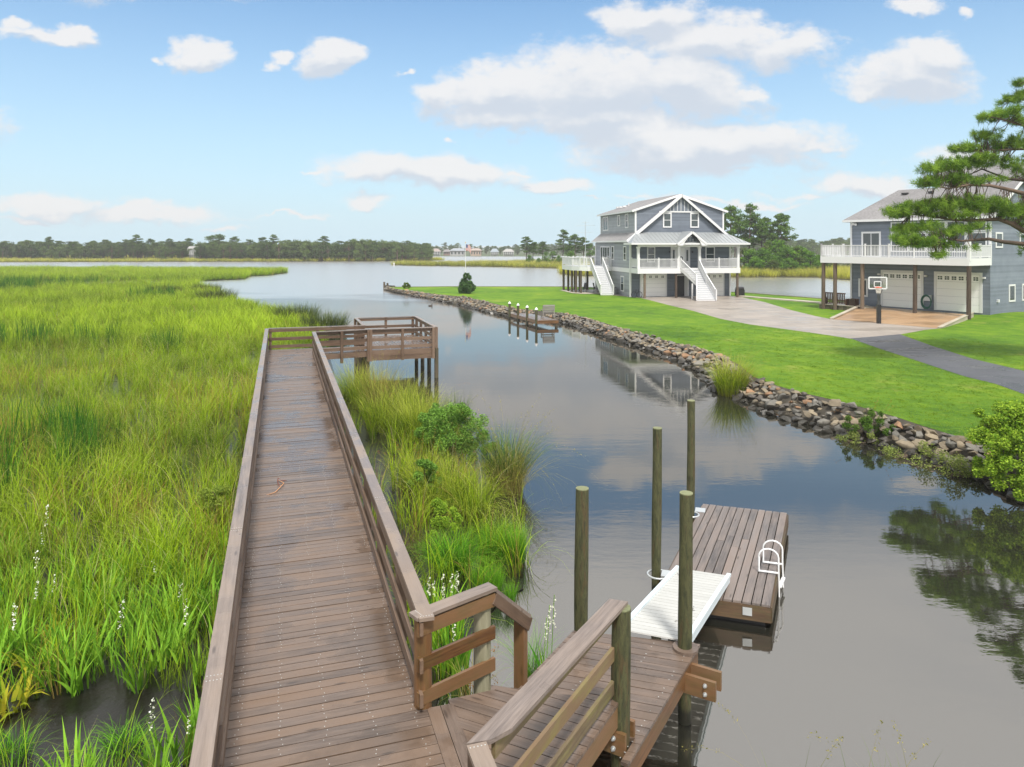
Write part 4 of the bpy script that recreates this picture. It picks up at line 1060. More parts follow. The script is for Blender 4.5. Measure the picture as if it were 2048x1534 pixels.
# corner boards, bands
for x, y in ((0, 0), (W1, 0), (0, D1)): part('corner_board', M_TRIM, lambda mb, x=x, y=y: mb.bx(x - .09, x + .09, y - .09, y + .09, 0, 5.72))
for x, y in ((.66, .25), (10.54, .25), (.66, D1)): part('corner_board', M_TRIM, lambda mb, x=x, y=y: mb.bx(x - .08, x + .08, y - .08, y + .08, 6.5, 9.08))
part('band_board', M_TRIM, lambda mb: mb.bx(-.06, -.03, 0, D1, 2.56, 3.02)); part('gable_trim', M_TRIM, lambda mb: mb.bx(3.2, 8.1, -.10, -.05, 8.93, 9.08))
# board-and-batten in the gable head
def f(mb):
    mb.add([(3.5, -.065, 9.09), (7.7, -.065, 9.09), (5.6, -.065, 10.72)], [(0, 1, 2)])
part('gable_panel', siding_mat('gable_panel_grey', lin(96, 104, 116), lin(116, 124, 136)), f)
for k in range(-4, 5):
    x = 5.6 + k * .40; zt = 10.5 - abs(x - 5.6) * .80
    if zt > 9.15: part('batten', M_TRIM, lambda mb: mb.bx(x - .025, x + .025, -.10, -.066, 9.09, zt))
# steep main roof: barge boards and the two side skirts
sl = .815
def f(mb):
    for sg in (-1, 1):
        a = np.array([5.6, -.42, 10.72]); b = np.array([5.6 + sg * 6.05, -.42, 10.72 - 6.05 * sl])
        mb.bar(a, b, .05, .24); mb.bar(a + (0, .2, .135), b + (0, .2, .135), .46, .04)
part('barge_board', M_TRIM, f)
def f(mb):
    for sg in (-1, 1):
        x_in = 5.6 + sg * 4.90; x_out = 5.6 + sg * 6.05; z_in = 10.86 - 4.90 * sl; z_out = 10.86 - 6.05 * sl
        v = [(x_out, -.40, z_out), (x_in, -.40, z_in), (x_in, D1 + .3, z_in), (x_out, D1 + .3, z_out)]
        mb.add(v + [(p[0], p[1], p[2] - .10) for p in v], [(0, 1, 2, 3), (7, 6, 5, 4), (0, 3, 7, 4), (0, 4, 5, 1), (3, 2, 6, 7)])
        v = [(5.6, -.40, 10.86), (x_in, -.40, z_in), (x_in, .24, z_in), (5.6, .24, 10.86)]
        mb.add(v, [(0, 1, 2, 3)])
    # shallow dormer roofs either side of the ridge
    for sg in (-1, 1):
        a = (5.6, .05, 10.92); b = (5.6 + sg * 5.35, .05, 9.16); c = (5.6 + sg * 5.35, D1 + .35, 9.16); d = (5.6, D1 + .35, 10.92)
        v = [a, b, c, d]; mb.add(v + [(p[0], p[1], p[2] - .12) for p in v], [(0, 1, 2, 3), (7, 6, 5, 4), (3, 2, 6, 7)])
rf = part('roof', M_SHING, f)
def f(mb):
    for sg in (-1, 1):
        a = np.array((5.6, .02, 10.80)); b = np.array((5.6 + sg * 5.38, .02, 9.05)); mb.bar(a, b, .05, .22)
        mb.bar((5.6 + sg * 5.37, .0, 9.06), (5.6 + sg * 5.37, D1 + .36, 9.06), .04, .17)
        mb.bar((5.6 + sg * 6.07, -.42, 10.86 - 6.05 * sl - .07), (5.6 + sg * 6.07, D1 + .3, 10.86 - 6.05 * sl - .07), .04, .17)
part('fascia', M_TRIM, f)
def f(mb):
    for y in (9.2, 10.6, 11.6): mb.bx(2.3, 2.7, y, y + .4, 9.95, 10.12)
    mb.tube([(3.2, 9.8, 9.9), (3.2, 9.8, 10.55)], .05, 8)
part('roof_vent', M_TRIM, f, rf)
# porch: deck, band, roof, columns
def f(mb): mb.bx(0, W1, -2.28, -.03, dk - .06, dk)
part('porch_floor', M_TREAD, f)
def f(mb):
    mb.bx(-.02, W1 + .02, -2.34, -2.29, 2.54, dk + .02); mb.bx(-.02, .03, -2.29, -.1, 2.54, dk); mb.bx(W1 - .03, W1 + .02, -2.29, -.1, 2.54, dk)
    mb.bx(.0, W1, -2.3, -2.24, 5.28, 5.52)
part('porch_band', M_TRIM, f)
pe, pt_ = 5.66, 6.82
oh = .75
def f(mb):
    v = [(-oh - .1, -2.3 - .55, pe), (W1 + oh + .1, -2.3 - .55, pe), (W1 - .6, -.03, pt_), (.62, -.03, pt_), (-oh + .35, -.03, pe + .10), (W1 + oh - .35, -.03, pe + .10)]
    mb.add(v, [(0, 1, 2, 3), (0, 3, 4), (1, 5, 2)]); mb.add([(p[0], p[1], p[2] - .05) for p in v], [(3, 2, 1, 0)])
    # raised seams
    n = 30
    for k in range(1, n):
        x = v[0][0] + (v[1][0] - v[0][0]) * k / n; y0 = -2.85
        t = 1.
        if x < .62: t = max(0., (x - v[0][0]) / (.62 - v[0][0]))
        if x > W1 - .6: t = max(0., (v[1][0] - x) / (v[1][0] - (W1 - .6)))
        if t > .05: mb.bar((x, y0, pe + .02), (x, y0 + (2.82) * t, pe + .02 + (pt_ - pe) * t), .025, .04)
part('porch_roof', M_METAL, f)
def f(mb):
    mb.bx(-oh - .12, W1 + oh + .12, -2.89, -2.85, pe - .15, pe + .01); mb.bx(-oh - .12, -oh - .08, -2.85, -.4, pe - .15, pe + .04); mb.bx(W1 + oh + .08, W1 + oh + .12, -2.85, -.4, pe - .15, pe + .04)
    mb.bx(-oh - .05, W1 + oh + .05, -2.84, -.05, pe - .16, pe - .14)
part('porch_fascia', M_TRIM, f)
def entry(mb):
    # small open gable over the stairs
    a = 5.62
    for sg in (-1, 1):
        mb.bar((a, -3.02, 6.78), (a + sg * 1.62, -3.02, 5.52), .06, .22)
        mb.add([(a + sg * .45, -3.02, 6.25), (a + sg * 1.55, -3.02, 5.42), (a + sg * 1.0, -3.02, 5.42), (a + sg * .80, -3.02, 5.86)], [(0, 1, 2, 3)])
    mb.bx(a - 1.16, a + 1.16, -2.42, -2.30, 5.28, 5.48)
part('entry_gable', M_TRIM, entry)
def f(mb):
    for sg in (-1, 1):
        v = [(5.62, -3.05, 6.90), (5.62 + sg * 1.72, -3.05, 5.58), (5.62 + sg * 1.72, -2.4, 5.66), (5.62, -.4, 6.90)]; mb.add(v, [(0, 1, 2, 3)]); mb.add([(p[0], p[1], p[2] - .04) for p in v], [(3, 2, 1, 0)])
part('entry_roof', M_METAL, f)
def f(mb): mb.add([(4.5, -2.36, 5.49), (6.74, -2.36, 5.49), (5.62, -2.36, 6.45)], [(0, 1, 2)])
part('entry_panel', M_SID, f)
for k in (-2, -1, 0, 1, 2):
    x = 5.62 + k * .33; part('batten', M_TRIM, lambda mb: mb.bx(x - .02, x + .02, -2.40, -2.362, 5.49, 6.36 - abs(k) * .27))
for x in (.105, 4.47, 6.75, 11.05):
    part('column', M_TRIM, lambda mb, x=x: (mb.bx(x - .12, x + .12, -2.28, -2.04, dk, 5.3), mb.bx(x - .17, x + .17, -2.33, -1.99, 5.12, 5.3)))
for x in (.8, 4.2, 11.0):
    part('post', M_POST, lambda mb, x=x: mb.tube([(x, -2.12, 0), (x, -2.12, 2.56)], .13, 12))
railing(h1, [(.22, -2.18, dk), (4.36, -2.18, dk)]); railing(h1, [(6.87, -2.18, dk), (10.95, -2.18, dk)]); railing(h1, [(.1, -2.0, dk), (.1, -.1, dk)]); railing(h1, [(W1 - .1, -2.0, dk), (W1 - .1, -.1, dk)])
# openings on the recessed front
Of = (0, -.02, 0)
window(h1, Of, X, -Y_, 1.95, 2.62, 3.75, 5.2); window(h1, Of, X, -Y_, 8.5, 9.35, 3.75, 5.2)
window(h1, (0, -.045, 0), X, -Y_, 3.72, 4.42, 7.45, 8.78, .13); window(h1, (0, -.045, 0), X, -Y_, 6.78, 7.50, 7.45, 8.78, .13)
def f(mb):
    mb.bx(4.46, 6.63, -.10, -.03, dk, 5.28)
fd1 = part('front_door', M_TRIM, f)
part('door_panel', M_DOORW, lambda mb: mb.bx(5.1, 6.0, -.13, -.101, dk + .03, 5.15), fd1)
part('door_glass', M_GLASS, lambda mb: (mb.bx(4.68, 4.88, -.13, -.101, dk + .7, 4.95), mb.bx(6.2, 6.4, -.13, -.101, dk + .7, 4.95), mb.tube([(5.55, -.145, 4.05), (5.55, -.132, 4.05)], .24, 16)), fd1)
for x in (4.3, 6.85): part('wall_lamp', M_BLACK, lambda mb, x=x: (mb.bx(x - .04, x + .04, -.14, -.03, 4.75, 4.83), mb.ball((x, -.2, 4.72), .09)))
garage(h1, (0, -.02, 0), X, -Y_, 1.17, 3.9, .02, 2.35); garage(h1, (0, -.02, 0), X, -Y_, 7.75, 10.4, .02, 2.35)
part('ground_door', M_BLACK, lambda mb: mb.bx(5.1, 6.0, -.08, -.03, .02, 2.2))
def f(mb):
    mb.bx(4.96, 5.08, -.11, -.02, .02, 2.32); mb.bx(6.02, 6.14, -.11, -.02, .02, 2.32); mb.bx(5.08, 6.02, -.11, -.02, 2.2, 2.32)
    mb.bar((6.0, -.1, 1.1), (6.12, -.85, 1.1), .05, 2.1)
part('ground_door_frame', M_TRIM, f)
# side openings
Os = (0, D1, 0)
def sy(y): return D1 - y
window(h1, Os, -Y_, -X, sy(10.6), sy(9.9), 3.15, 5.2, sash=False); window(h1, Os, -Y_, -X, sy(9.75), sy(8.1), 3.1, 5.2, vert=1, sash=False, nm='patio_door'); window(h1, Os, -Y_, -X, sy(7.95), sy(7.25), 3.15, 5.2)
window(h1, Os, -Y_, -X, sy(6.3), sy(5.6), 3.9, 5.25); window(h1, Os, -Y_, -X, sy(2.05), sy(1.35), 3.9, 5.25)
window(h1, Os, -Y_, -X, sy(3.0), sy(2.1), .55, 2.0)
Ou = (.66, D1, 0)
window(h1, Ou, -Y_, -X, sy(11.7), sy(9.9), 7.3, 8.75, vert=1, sash=False); window(h1, Ou, -Y_, -X, sy(6.1), sy(5.4), 7.7, 8.75, sash=False); window(h1, Ou, -Y_, -X, sy(3.4), sy(2.6), 7.45, 8.8)
# side deck, stairs and piles
dp = [(-.06, 6.3), (-2.9, 6.3), (-3.6, 7.0), (-4.1, 8.6), (-4.2, 12.9), (-.06, 12.9)]
part('side_deck', M_TREAD, lambda mb: planks(mb, dp, (1, 0), .15, .143, 3.0, 3.04))
def f(mb):
    for a, b in zip(dp[:-1], dp[1:]): mb.bar((*a, 2.78), (*b, 2.78), .05, .5)
part('side_deck_band', M_TRIM, f)
railing(h1, [(-2.95, 6.35, 3.05), (-3.55, 7.05, 3.05), (-4.05, 8.62, 3.05), (-4.15, 12.85, 3.05), (-.1, 12.85, 3.05)], post_sp=1.5)
railing(h1, [(-1.05, 6.35, 3.05), (-.1, 6.35, 3.05)], post_sp=1.5)
for x, y in ((-4.1, 12.6), (-4.0, 10.7), (-4.0, 9.0), (-3.85, 7.7), (-3.5, 6.9), (-2.7, 12.6), (-1.2, 12.3), (-2.9, 9.6)):
    part('pile', M_PILED, lambda mb, x=x, y=y: mb.tube([(x, y, 0), (x, y, 2.56)], .14, 12))
def rl(pts): return [(p[0], p[1], p[2]) for p in pts]
sL = [(-2.45, 6.35, 3.05), (-2.35, 2.6, .02)]; sR = [(-1.15, 6.35, 3.05), (-1.05, 2.6, .02)]
stair(h1, sL, sR, 3.05, .02, 15)
railing(h1, [(-2.5, 6.3, 3.05), (-2.4, 2.65, .1)], post_sp=9); railing(h1, [(-1.1, 6.3, 3.05), (-1.0, 2.65, .1)], post_sp=9)
# front stairs, narrowing at the middle and flaring at the foot
def loc1(Xw, Yw, z): 
    q = root_matrix(h1).inverted() @ Vector((Xw, Yw, z)); return (q.x, q.y, q.z)
sL = [(4.62, -2.36, dk)]; sR = [(6.62, -2.36, dk)]
p = GY(1397, 562, 0); 
def wp(u, Yv, z): return loc1((u - CX) * Yv / F_PX, Yv, z)
ms = 77.5; bs = 74.9
mL = wp(1393, ms - .5, 0); mR = wp(1413, ms - .5, 0); bL = wp(1393.5, bs, 0); bR = wp(1432.5, bs, 0)
zm = 1.55
sL += [(mL[0], mL[1], zm), (bL[0], bL[1], .02)]; sR += [(mR[0], mR[1], zm), (bR[0], bR[1], .02)]
stair(h1, sL, sR, dk, .02, 15)
railing(h1, [sL[0], sL[1], (bL[0], bL[1], .08)], post_sp=9); railing(h1, [sR[0], sR[1], (bR[0], bR[1], .08)], post_sp=9)
part('stair_post', M_TRIM, lambda mb: mb.bx(mL[0] - .35, mL[0] - .23, mL[1] + .3, mL[1] + .42, 0, 1.6))
# low mulch beside the side wall and slab below the deck
mb = MB(); q = [loc for loc in [(-4.6, 6.6), (-3.6, 5.2), (-.1, 5.0), (-.1, 12.6), (-4.6, 12.6)]]
Mh = root_matrix(h1)
def w1(x, y): r_ = Mh @ Vector((x, y, 0)); return (r_.x, r_.y)
tri_sheet('patio', [w1(*k) for k in q], LZ + .03, M_CURB)
tri_sheet('gravel_bed', [w1(*k) for k in [(-1.0, 2.5), (-.2, .1), (.9, -2.3), (.9, -.03), (-.03, -.03), (-.03, 5.), (-1.0, 5.0)]], LZ + .02, flat('gravel', (.32, .27, .22), .9, .5, 30.))
# garden chairs and small things near the house
def chair(nm, x, y, rz, label, frame, host=True, group='garden chairs under the side deck'):
    p_ = w1(x, y); c = root(nm, (*p_, LZ + .03), rz, label, 'chair', group)
    mb = MB(); mb.box((0, 0, .42), (.52, .50, .05)); mb.build('seat', frame, c, local=True)
    mb = MB(); mb.box((0, .27, .80), (.50, .04, .72), up=(0, .25, 1)); mb.build('backrest', frame, c, local=True)
    for sx in (-.25, .25):
        mb = MB(); mb.tube([(sx, -.2, .62), (sx, .22, .62)], .022, 6); mb.build('armrest', frame, c, local=True)
        for y_ in (-.22, .24):
            mb = MB(); mb.tube([(sx, y_, 0), (sx, y_, .62)], .02, 6); mb.build('leg', frame, c, local=True)
    return c
chair('garden_chair', -2.9, 8.0, R(-60), 'dark patio chair left of the pair under the side deck', M_BLACK)
chair('garden_chair', -1.5, 7.6, R(70), 'dark patio chair next to the foot of the white side stairs', M_BLACK)
p_ = w1(-.55, 3.9); ac = root('air_conditioner', (*p_, LZ), root_matrix(h1).to_euler().z, 'small dark grey air conditioner box against the grey side wall', 'air conditioner')
mb = MB(); mb.bx(-.35, .35, -.35, .35, 0, .85); mb.build('cabinet', flat('dark_grey_box', (.09, .10, .11), .5), ac, local=True); mb = MB(); mb.tube([(0, 0, .85), (0, 0, .88)], .28, 16); mb.build('fan_grille', M_BLACK, ac, local=True)
p_ = w1(.35, -1.0); bk = root('bicycle', (*p_, LZ), root_matrix(h1).to_euler().z, 'dark bicycle parked left of the garage door under the porch', 'bicycle')
for sx in (-.5, .5):
    mb = MB(); mb.tube([(sx * .62 + .32 * math.cos(a), 0, .33 + .32 * math.sin(a)) for a in np.linspace(0, 2 * math.pi, 17)[:-1]], .03, 6, ring=True); mb.build('wheel', M_BLACK, bk, local=True)
mb = MB(); mb.tube([(-.31, 0, .33), (-.1, 0, .75), (.22, 0, .72), (.31, 0, .33)], .02, 6); mb.tube([(-.1, 0, .75), (0, 0, .33), (.22, 0, .72)], .02, 6); mb.build('bicycle_frame', M_BLACK, bk, local=True)
mb = MB(); mb.bar((-.2, 0, .86), (.0, 0, .86), .12, .05); mb.build('saddle', M_BLACK, bk, local=True); mb = MB(); mb.tube([(.24, -.22, .98), (.24, .22, .98)], .02, 6); mb.tube([(.22, 0, .7), (.24, 0, .98)], .02, 6); mb.build('handlebar', M_BLACK, bk, local=True)
p_ = w1(11.9, -.9); gr = root('barbecue_grill', (*p_, LZ), root_matrix(h1).to_euler().z, 'black covered barbecue grill at the right corner of the stilt house', 'grill')
mb = MB(); mb.bx(-.45, .45, -.28, .28, .1, .75); mb.build('cart', M_BLACK, gr, local=True); mb = MB(); mb.tube([(-.4, 0, .82), (.4, 0, .82)], .27, 12); mb.build('lid', M_BLACK, gr, local=True)
for sx in (-.4, .4):
    mb = MB(); mb.tube([(sx - .03, -.2, .1), (sx + .03, -.2, .1)], .1, 10); mb.build('wheel', M_BLACK, gr, local=True)
# television aerial behind the roof corner
p_ = w1(-1.2, D1 + .5); an = root('antenna_mast', (*p_, LZ), .2, 'thin grey antenna mast with crossbars rising behind the left roof edge', 'antenna')
mb = MB(); mb.tube([(0, 0, 0), (0, 0, 8.9)], .035, 6); mb.build('mast', M_STEEL, an, local=True)
mb = MB()
for z, l in ((8.7, .5), (8.3, 1.3), (7.4, 1.0)): mb.tube([(-l, 0, z), (l, 0, z + .05)], .02, 5)
mb.build('aerial', M_STEEL, an, local=True)

# ------------------------------------------------------------ second house on the right
v2 = (H2R - H2L)[:2]; L2_ = np.linalg.norm(v2); a2 = math.atan2(v2[1], v2[0])
h2 = root('garage_house', (H2L[0], H2L[1], .93), a2, 'blue-grey house with two tall white garage doors under a long white balcony', 'house')
W2, D2, DK2, E2 = L2_, 11.0, 4.42, 7.75
def p2(nm, mat, fn_, par=None):
    mb = MB(); fn_(mb); return mb.build(nm, mat, par or h2, local=True)
RW = W2 / 11.57
def f(mb):
    lap(mb, (0, 0, 0), X, -Y_, [(0, -.3), (W2, -.3), (W2, E2), (0, E2)])
    lap(mb, (0, D2, 0), -Y_, -X, [(0, -.3), (D2, -.3), (D2, E2), (0, E2)]); lap(mb, (0, D2, 0), X, Y_, [(0, -.3), (W2 + 0, -.3), (W2, E2), (0, E2)])
p2('wall', M_SID2, f)
def f(mb):
    lap(mb, (W2, 0, 0), Y_, X, [(0, -.5), (14.5, -.5), (14.5, E2), (0, E2)]); lap(mb, (W2, 0, 0), Y_, X, [(0, E2), (14.5, E2), (7.25, E2 + 4.6)])
p2('gable_wall', M_SID2, f)
def f(mb):
    mb.bx(-.08, .08, -.08, .08, -.3, E2); mb.bx(W2 - .08, W2 + .08, -.08, .08, DK2, E2)
p2('corner_board', M_TRIM, f)
# roofs: hipped shingle roof on the left, gable roof over the right wing
hx = 4.5; rz2 = E2 + 2.95
def f(mb):
    o_ = .55
    a = (-o_, -o_, E2); b = (W2 + .3, -o_, E2); c = (W2 + .3, D2 + o_, E2); d = (-o_, D2 + o_, E2); r0 = (1.4, D2 / 2, rz2); r1 = (W2 + .3, D2 / 2, rz2)
    v = [a, b, c, d, r0, r1]
    mb.add(v, [(0, 1, 5, 4), (2, 3, 4, 5), (3, 0, 4)]); mb.add([(q[0], q[1], q[2] - .14) for q in v[:4]], [(3, 2, 1, 0)])
    e = (W2 + .5, -o_, E2); g = (W2 + .5, 15.05, E2); r2 = (W2 + .5, 7.25, E2 + 4.75); r3 = (W2 - 7.5, 7.25, E2 + 4.75); g2 = (W2 - 7.5, 15.05, E2); e2 = (W2 - 7.5, -o_, E2)
    mb.add([(W2 + .5, -o_, E2 + .02), r2, r3, (W2 - 7.5, 7.24, E2 + 4.74), (W2 - 4.4, -o_, E2 + .02)], [(0, 1, 2, 4)])
    mb.add([g, r2, r3, g2], [(0, 3, 2, 1)])
r2o = p2('roof', M_SHING, f)
def f(mb):
    o_ = .55
    mb.bar((-o_, -o_ - .02, E2 - .08), (W2 + .5, -o_ - .02, E2 - .08), .04, .20); mb.bar((-o_ - .02, -o_, E2 - .08), (-o_ - .02, D2 + o_, E2 - .08), .04, .20)
    mb.bar((W2 + .52, -o_, E2 - .05), (W2 + .52, 7.25, E2 + 4.66), .04, .24); mb.bar((W2 + .52, 7.25, E2 + 4.66), (W2 + .52, 15.05, E2 - .05), .04, .24)
p2('fascia', M_TRIM, f)
for x in (2.6, 5.0): p2('roof_vent', M_BLACK, lambda mb, x=x: mb.box((x, D2 / 2 - 1.1, rz2 - .45), (.5, .4, .16)), r2o)
# balcony
dd = 3.65; XL, XR = -.7, W2 + .1
p2('balcony_floor', M_TREAD, lambda mb: mb.bx(XL, XR, -dd, -.03, DK2 - .05, DK2))
def f(mb):
    mb.bx(XL - .03, XR + .03, -dd - .06, -dd, DK2 - .55, DK2 + .03); mb.bx(XL - .05, XL, -dd, 0, DK2 - .55, DK2 + .03); mb.bx(XR, XR + .05, -dd, -.05, DK2 - .55, DK2 + .03)
p2('balcony_band', M_TRIM, f)
railing(h2, [(XL, -.1, DK2), (XL, -dd + .06, DK2), (XR, -dd + .06, DK2), (XR, -.1, DK2)], h=1.05, post_sp=2.2)
p2('balcony_post', M_TRIM, lambda mb: mb.bx(XR - .14, XR + .08, -dd - .02, -dd + .2, DK2 - .2, DK2 + 1.35))
for x in (XL + .1, .55, 3.08 * RW, 7.54 * RW, XR - .1):
    p2('post', M_POST, lambda mb, x=x: mb.tube([(x, -dd + .18, -.6), (x + .02, -dd + .2, DK2 - .54)], .165, 14))
# openings
O2_ = (0, -.02, 0)
def k2(u):  # local x where the garage wall shows at u
    k = (u - CX) / F_PX; dx_, dy_ = math.cos(a2), math.sin(a2); return (H2L[1] * k - H2L[0]) / (dx_ - dy_ * k)
garage(h2, O2_, X, -Y_, k2(1767), k2(1843), .02, 3.05, npan=6, trim=.2); garage(h2, O2_, X, -Y_, k2(1874), k2(1960), .02, 3.05, npan=6, trim=.2)
window(h2, O2_, X, -Y_, k2(1721), k2(1733), .9, 2.25, .16, sash=False)
window(h2, O2_, X, -Y_, k2(1727), k2(1759), DK2 + .06, DK2 + 2.1, .16, sash=False, vert=1, nm='sliding_door')
a_, b_ = k2(1782), k2(1975)
for k in range(5):
    s0 = a_ + (b_ - a_) * k / 5 + .12; s1 = a_ + (b_ - a_) * (k + 1) / 5 - .12
    window(h2, O2_, X, -Y_, s0, s1, DK2 + .55, DK2 + 2.0, .11, sash=False); window(h2, O2_, X, -Y_, s0, s1, DK2 + 2.25, DK2 + 2.95, .11, sash=False, nm='upper_window')
def k3(u):
    k = (u - CX) / F_PX; dx_, dy_ = -math.sin(a2), math.cos(a2); return (H2R[1] * k - H2R[0]) / (dx_ - dy_ * k)
for u0, u1 in ((2018.5, 2028), (2045, 2056)): window(h2, (W2, 0, 0), Y_, X, k3(u0), k3(u1), .95, 2.1, .14, sash=False)
for u0, u1 in ((1992, 2003), (2040, 2050)): window(h2, (W2, 0, 0), Y_, X, k3(u0), k3(u1), DK2 + .95, DK2 + 1.95, .13, sash=False)
for u in (1759.5, 1852.5, 1969): p2('wall_lamp', M_TRIM, lambda mb, u=u: mb.box((k2(u), -.12, 2.85), (.22, .2, .14)))
p2('utility_box', M_TRIM, lambda mb: mb.box((W2 + .08, k3(1994), 1.0), (.16, .2, .22)))
p2('flood_lamp', M_TRIM, lambda mb: (mb.box((.35, -.2, E2 - .35), (.25, .25, .22)), mb.ball((.6, -.3, E2 - .4), .12)))
# hose reel
hr_c = np.array([k2(1857), -.14, 0]); M2_ = root_matrix(h2)
hp = M2_ @ Vector((k2(1857), -.16, 0)); hr = root('hose_reel', (hp.x, hp.y, .93), a2, 'coiled green garden hose on a white wall reel between the tall garage doors', 'hose reel')
mb = MB(); mb.bx(-.28, .28, -.14, .12, .75, 1.25); mb.build('reel_box', M_TRIM, hr, local=True)
mb = MB()
for k in range(5):
    r_ = .42 + .03 * k; mb.tube([(r_ * .8 * math.cos(a), -.17 - .02 * k, .68 + r_ * math.sin(a) * 1.1) for a in np.linspace(0, 2 * math.pi, 21)[:-1]], .022, 6, ring=True)
mb.build('hose', flat('green_hose', lin(20, 92, 74), .4), hr, local=True)
# patio with retaining wall and bench on the left
pq = lambda x, y: tuple((M2_ @ Vector((x, y, 0)))[:2])
pat = [pq(XL - .4, .5), pq(XL - .4, -dd + .4), pq(2.8, -dd + .5), pq(3.4, -2.2), pq(1.2, -.05), pq(0, -.05)]
mb = MB(); mb.prism(pat, .3, .98); tag(mb.build('patio', M_CURB), kind='structure')
rw = root('retaining_wall', (*pat[1], .55), 0, 'weathered timber retaining wall below the bench patio', 'retaining wall')
mb = MB()
for a, b in ((pat[0], pat[1]), (pat[1], pat[2])):
    a = np.array(a); b = np.array(b); L = np.linalg.norm(b - a); n = int(L / .2)
    for k in range(n):
        q = a + (b - a) * (k + .5) / n; mb.box((*q, .70), (.185, .09, .60), ax=(*((b - a) / L), 0))
mb.build('boards', M_BULK, rw); mb = MB()
for a, b in ((pat[0], pat[1]), (pat[1], pat[2])): mb.bar((*a, 1.02), (*b, 1.02), .2, .05)
mb.build('wall_cap', M_CURB, rw)
M_BENCH = wood('dark_bench_wood', lin(40, 24, 16), lin(88, 56, 38), rough=(.5, .7))
bp_ = M2_ @ Vector((XL + 1.0, -dd + .75, 0)); bn = root('patio_bench', (bp_.x, bp_.y, .98), a2, 'dark slatted wooden bench with tall back between the balcony posts', 'bench')
mb = MB()
for k in range(13): mb.box((-1.0 + k * .165, -.28, .62), (.10, .03, .92), up=(0, -.08, 1))
mb.build('back_slat', M_BENCH, bn, local=True); mb = MB(); mb.bar((-1.12, -.32, 1.1), (1.12, -.32, 1.1), .05, .1); mb.build('top_rail', M_BENCH, bn, local=True)
mb = MB()
for k in range(4): mb.bar((-1.05, -.18 + k * .12, .43), (1.05, -.18 + k * .12, .43), .1, .03)
mb.build('seat', M_BENCH, bn, local=True)
for sx in (-1.08, 1.08):
    mb = MB(); mb.box((sx, .0, .32), (.06, .5, .64)); mb.build('bench_arm', M_BENCH, bn, local=True)
pb_ = M2_ @ Vector((XL + 2.6, -dd + .9, 0)); pb = root('planter_box', (pb_.x, pb_.y, .98), a2, 'brown wooden storage box at the right end of the patio bench', 'box')
mb = MB(); mb.bx(-.3, .3, -.3, .3, 0, .62); mb.build('crate', M_BENCH, pb, local=True); mb = MB(); mb.bx(-.34, .34, -.34, .34, .62, .67); mb.build('lid', M_BENCH, pb, local=True)
# rock by the last post
q = G(1957, 632.5, .62); mb = MB(); mb.ball((q[0], q[1], .72), (.48, .3, .24), 2, jit=.35, smooth=False); tag(mb.build('rock', flat('tan_rock', (.36, .29, .2), .8, .3)), 'single tan rock lying beside the rightmost balcony post', 'rock')

# ------------------------------------------------------------ basketball hoop on the drive
bb0 = G(1757.5, 647, LZ); Yb = bb0[1]; sc_ = Yb / F_PX
hoopr = root('basketball_hoop', (bb0[0], bb0[1], LZ), R(-8), 'basketball hoop with clear white-framed backboard on a padded black pole', 'basketball hoop')
def bz(v): return H - (v - VH) * sc_ - LZ
mb = MB(); mb.bx(-.13, .13, -.13, .13, .0, bz(609)); mb.build('pole_pad', M_BLACK, hoopr, local=True)
mb = MB(); mb.bx(-.075, .075, -.075, .075, 0, bz(590)); mb.build('pole', flat('dark_pole', (.06, .065, .07), .4), hoopr, local=True)
bx0 = (1734 - 1757.5) * sc_; bx1 = (1767 - 1757.5) * sc_; yb = -.55; zt, zbb = bz(554), bz(576.5)
mb = MB()
for a, b in (((bx0, yb, zt), (bx1, yb, zt)), ((bx0, yb, zbb), (bx1, yb, zbb)), ((bx0, yb, zbb), (bx0, yb, zt)), ((bx1, yb, zbb), (bx1, yb, zt))): mb.bar(a, b, .05, .085)
ix0, ix1 = bx0 + (bx1 - bx0) * .30, bx0 + (bx1 - bx0) * .68; iz0, iz1 = zbb + (zt - zbb) * .17, zbb + (zt - zbb) * .62
for a, b in (((ix0, yb - .01, iz0), (ix1, yb - .01, iz0)), ((ix0, yb - .01, iz1), (ix1, yb - .01, iz1)), ((ix0, yb - .01, iz0), (ix0, yb - .01, iz1)), ((ix1, yb - .01, iz0), (ix1, yb - .01, iz1))): mb.bar(a, b, .02, .055)
bf = mb.build('backboard_frame', M_WHITE, hoopr, local=True)
gm, gt = newmat('clear_acrylic'); g1 = gt.n('ShaderNodeBsdfTransparent'); g2 = gt.n('ShaderNodeBsdfGlossy'); g2.inputs['Roughness'].default_value = .05
gx = gt.n('ShaderNodeMixShader'); gx.inputs[0].default_value = .10; gt.set(gx.inputs[1], g1); gt.set(gx.inputs[2], g2); go_ = gt.n('ShaderNodeOutputMaterial'); gt.set(go_.inputs[0], gx)
mb = MB(); mb.bx(bx0, bx1, yb + .0, yb + .012, zbb, zt); mb.build('backboard_sheet', gm, bf, local=True)
rc = (ix0 + ix1) / 2; mb = MB(); mb.tube([(rc - .05 + .23 * math.cos(a), yb - .32 + .23 * math.sin(a), zbb + .10) for a in np.linspace(0, 2 * math.pi, 21)[:-1]], .022, 6, ring=True); mb.bx(rc - .1, rc + .1, yb - .1, yb, zbb + .05, zbb + .14)
rim = mb.build('rim', flat('orange_rim', lin(214, 96, 62), .4), hoopr, local=True)
mb = MB()
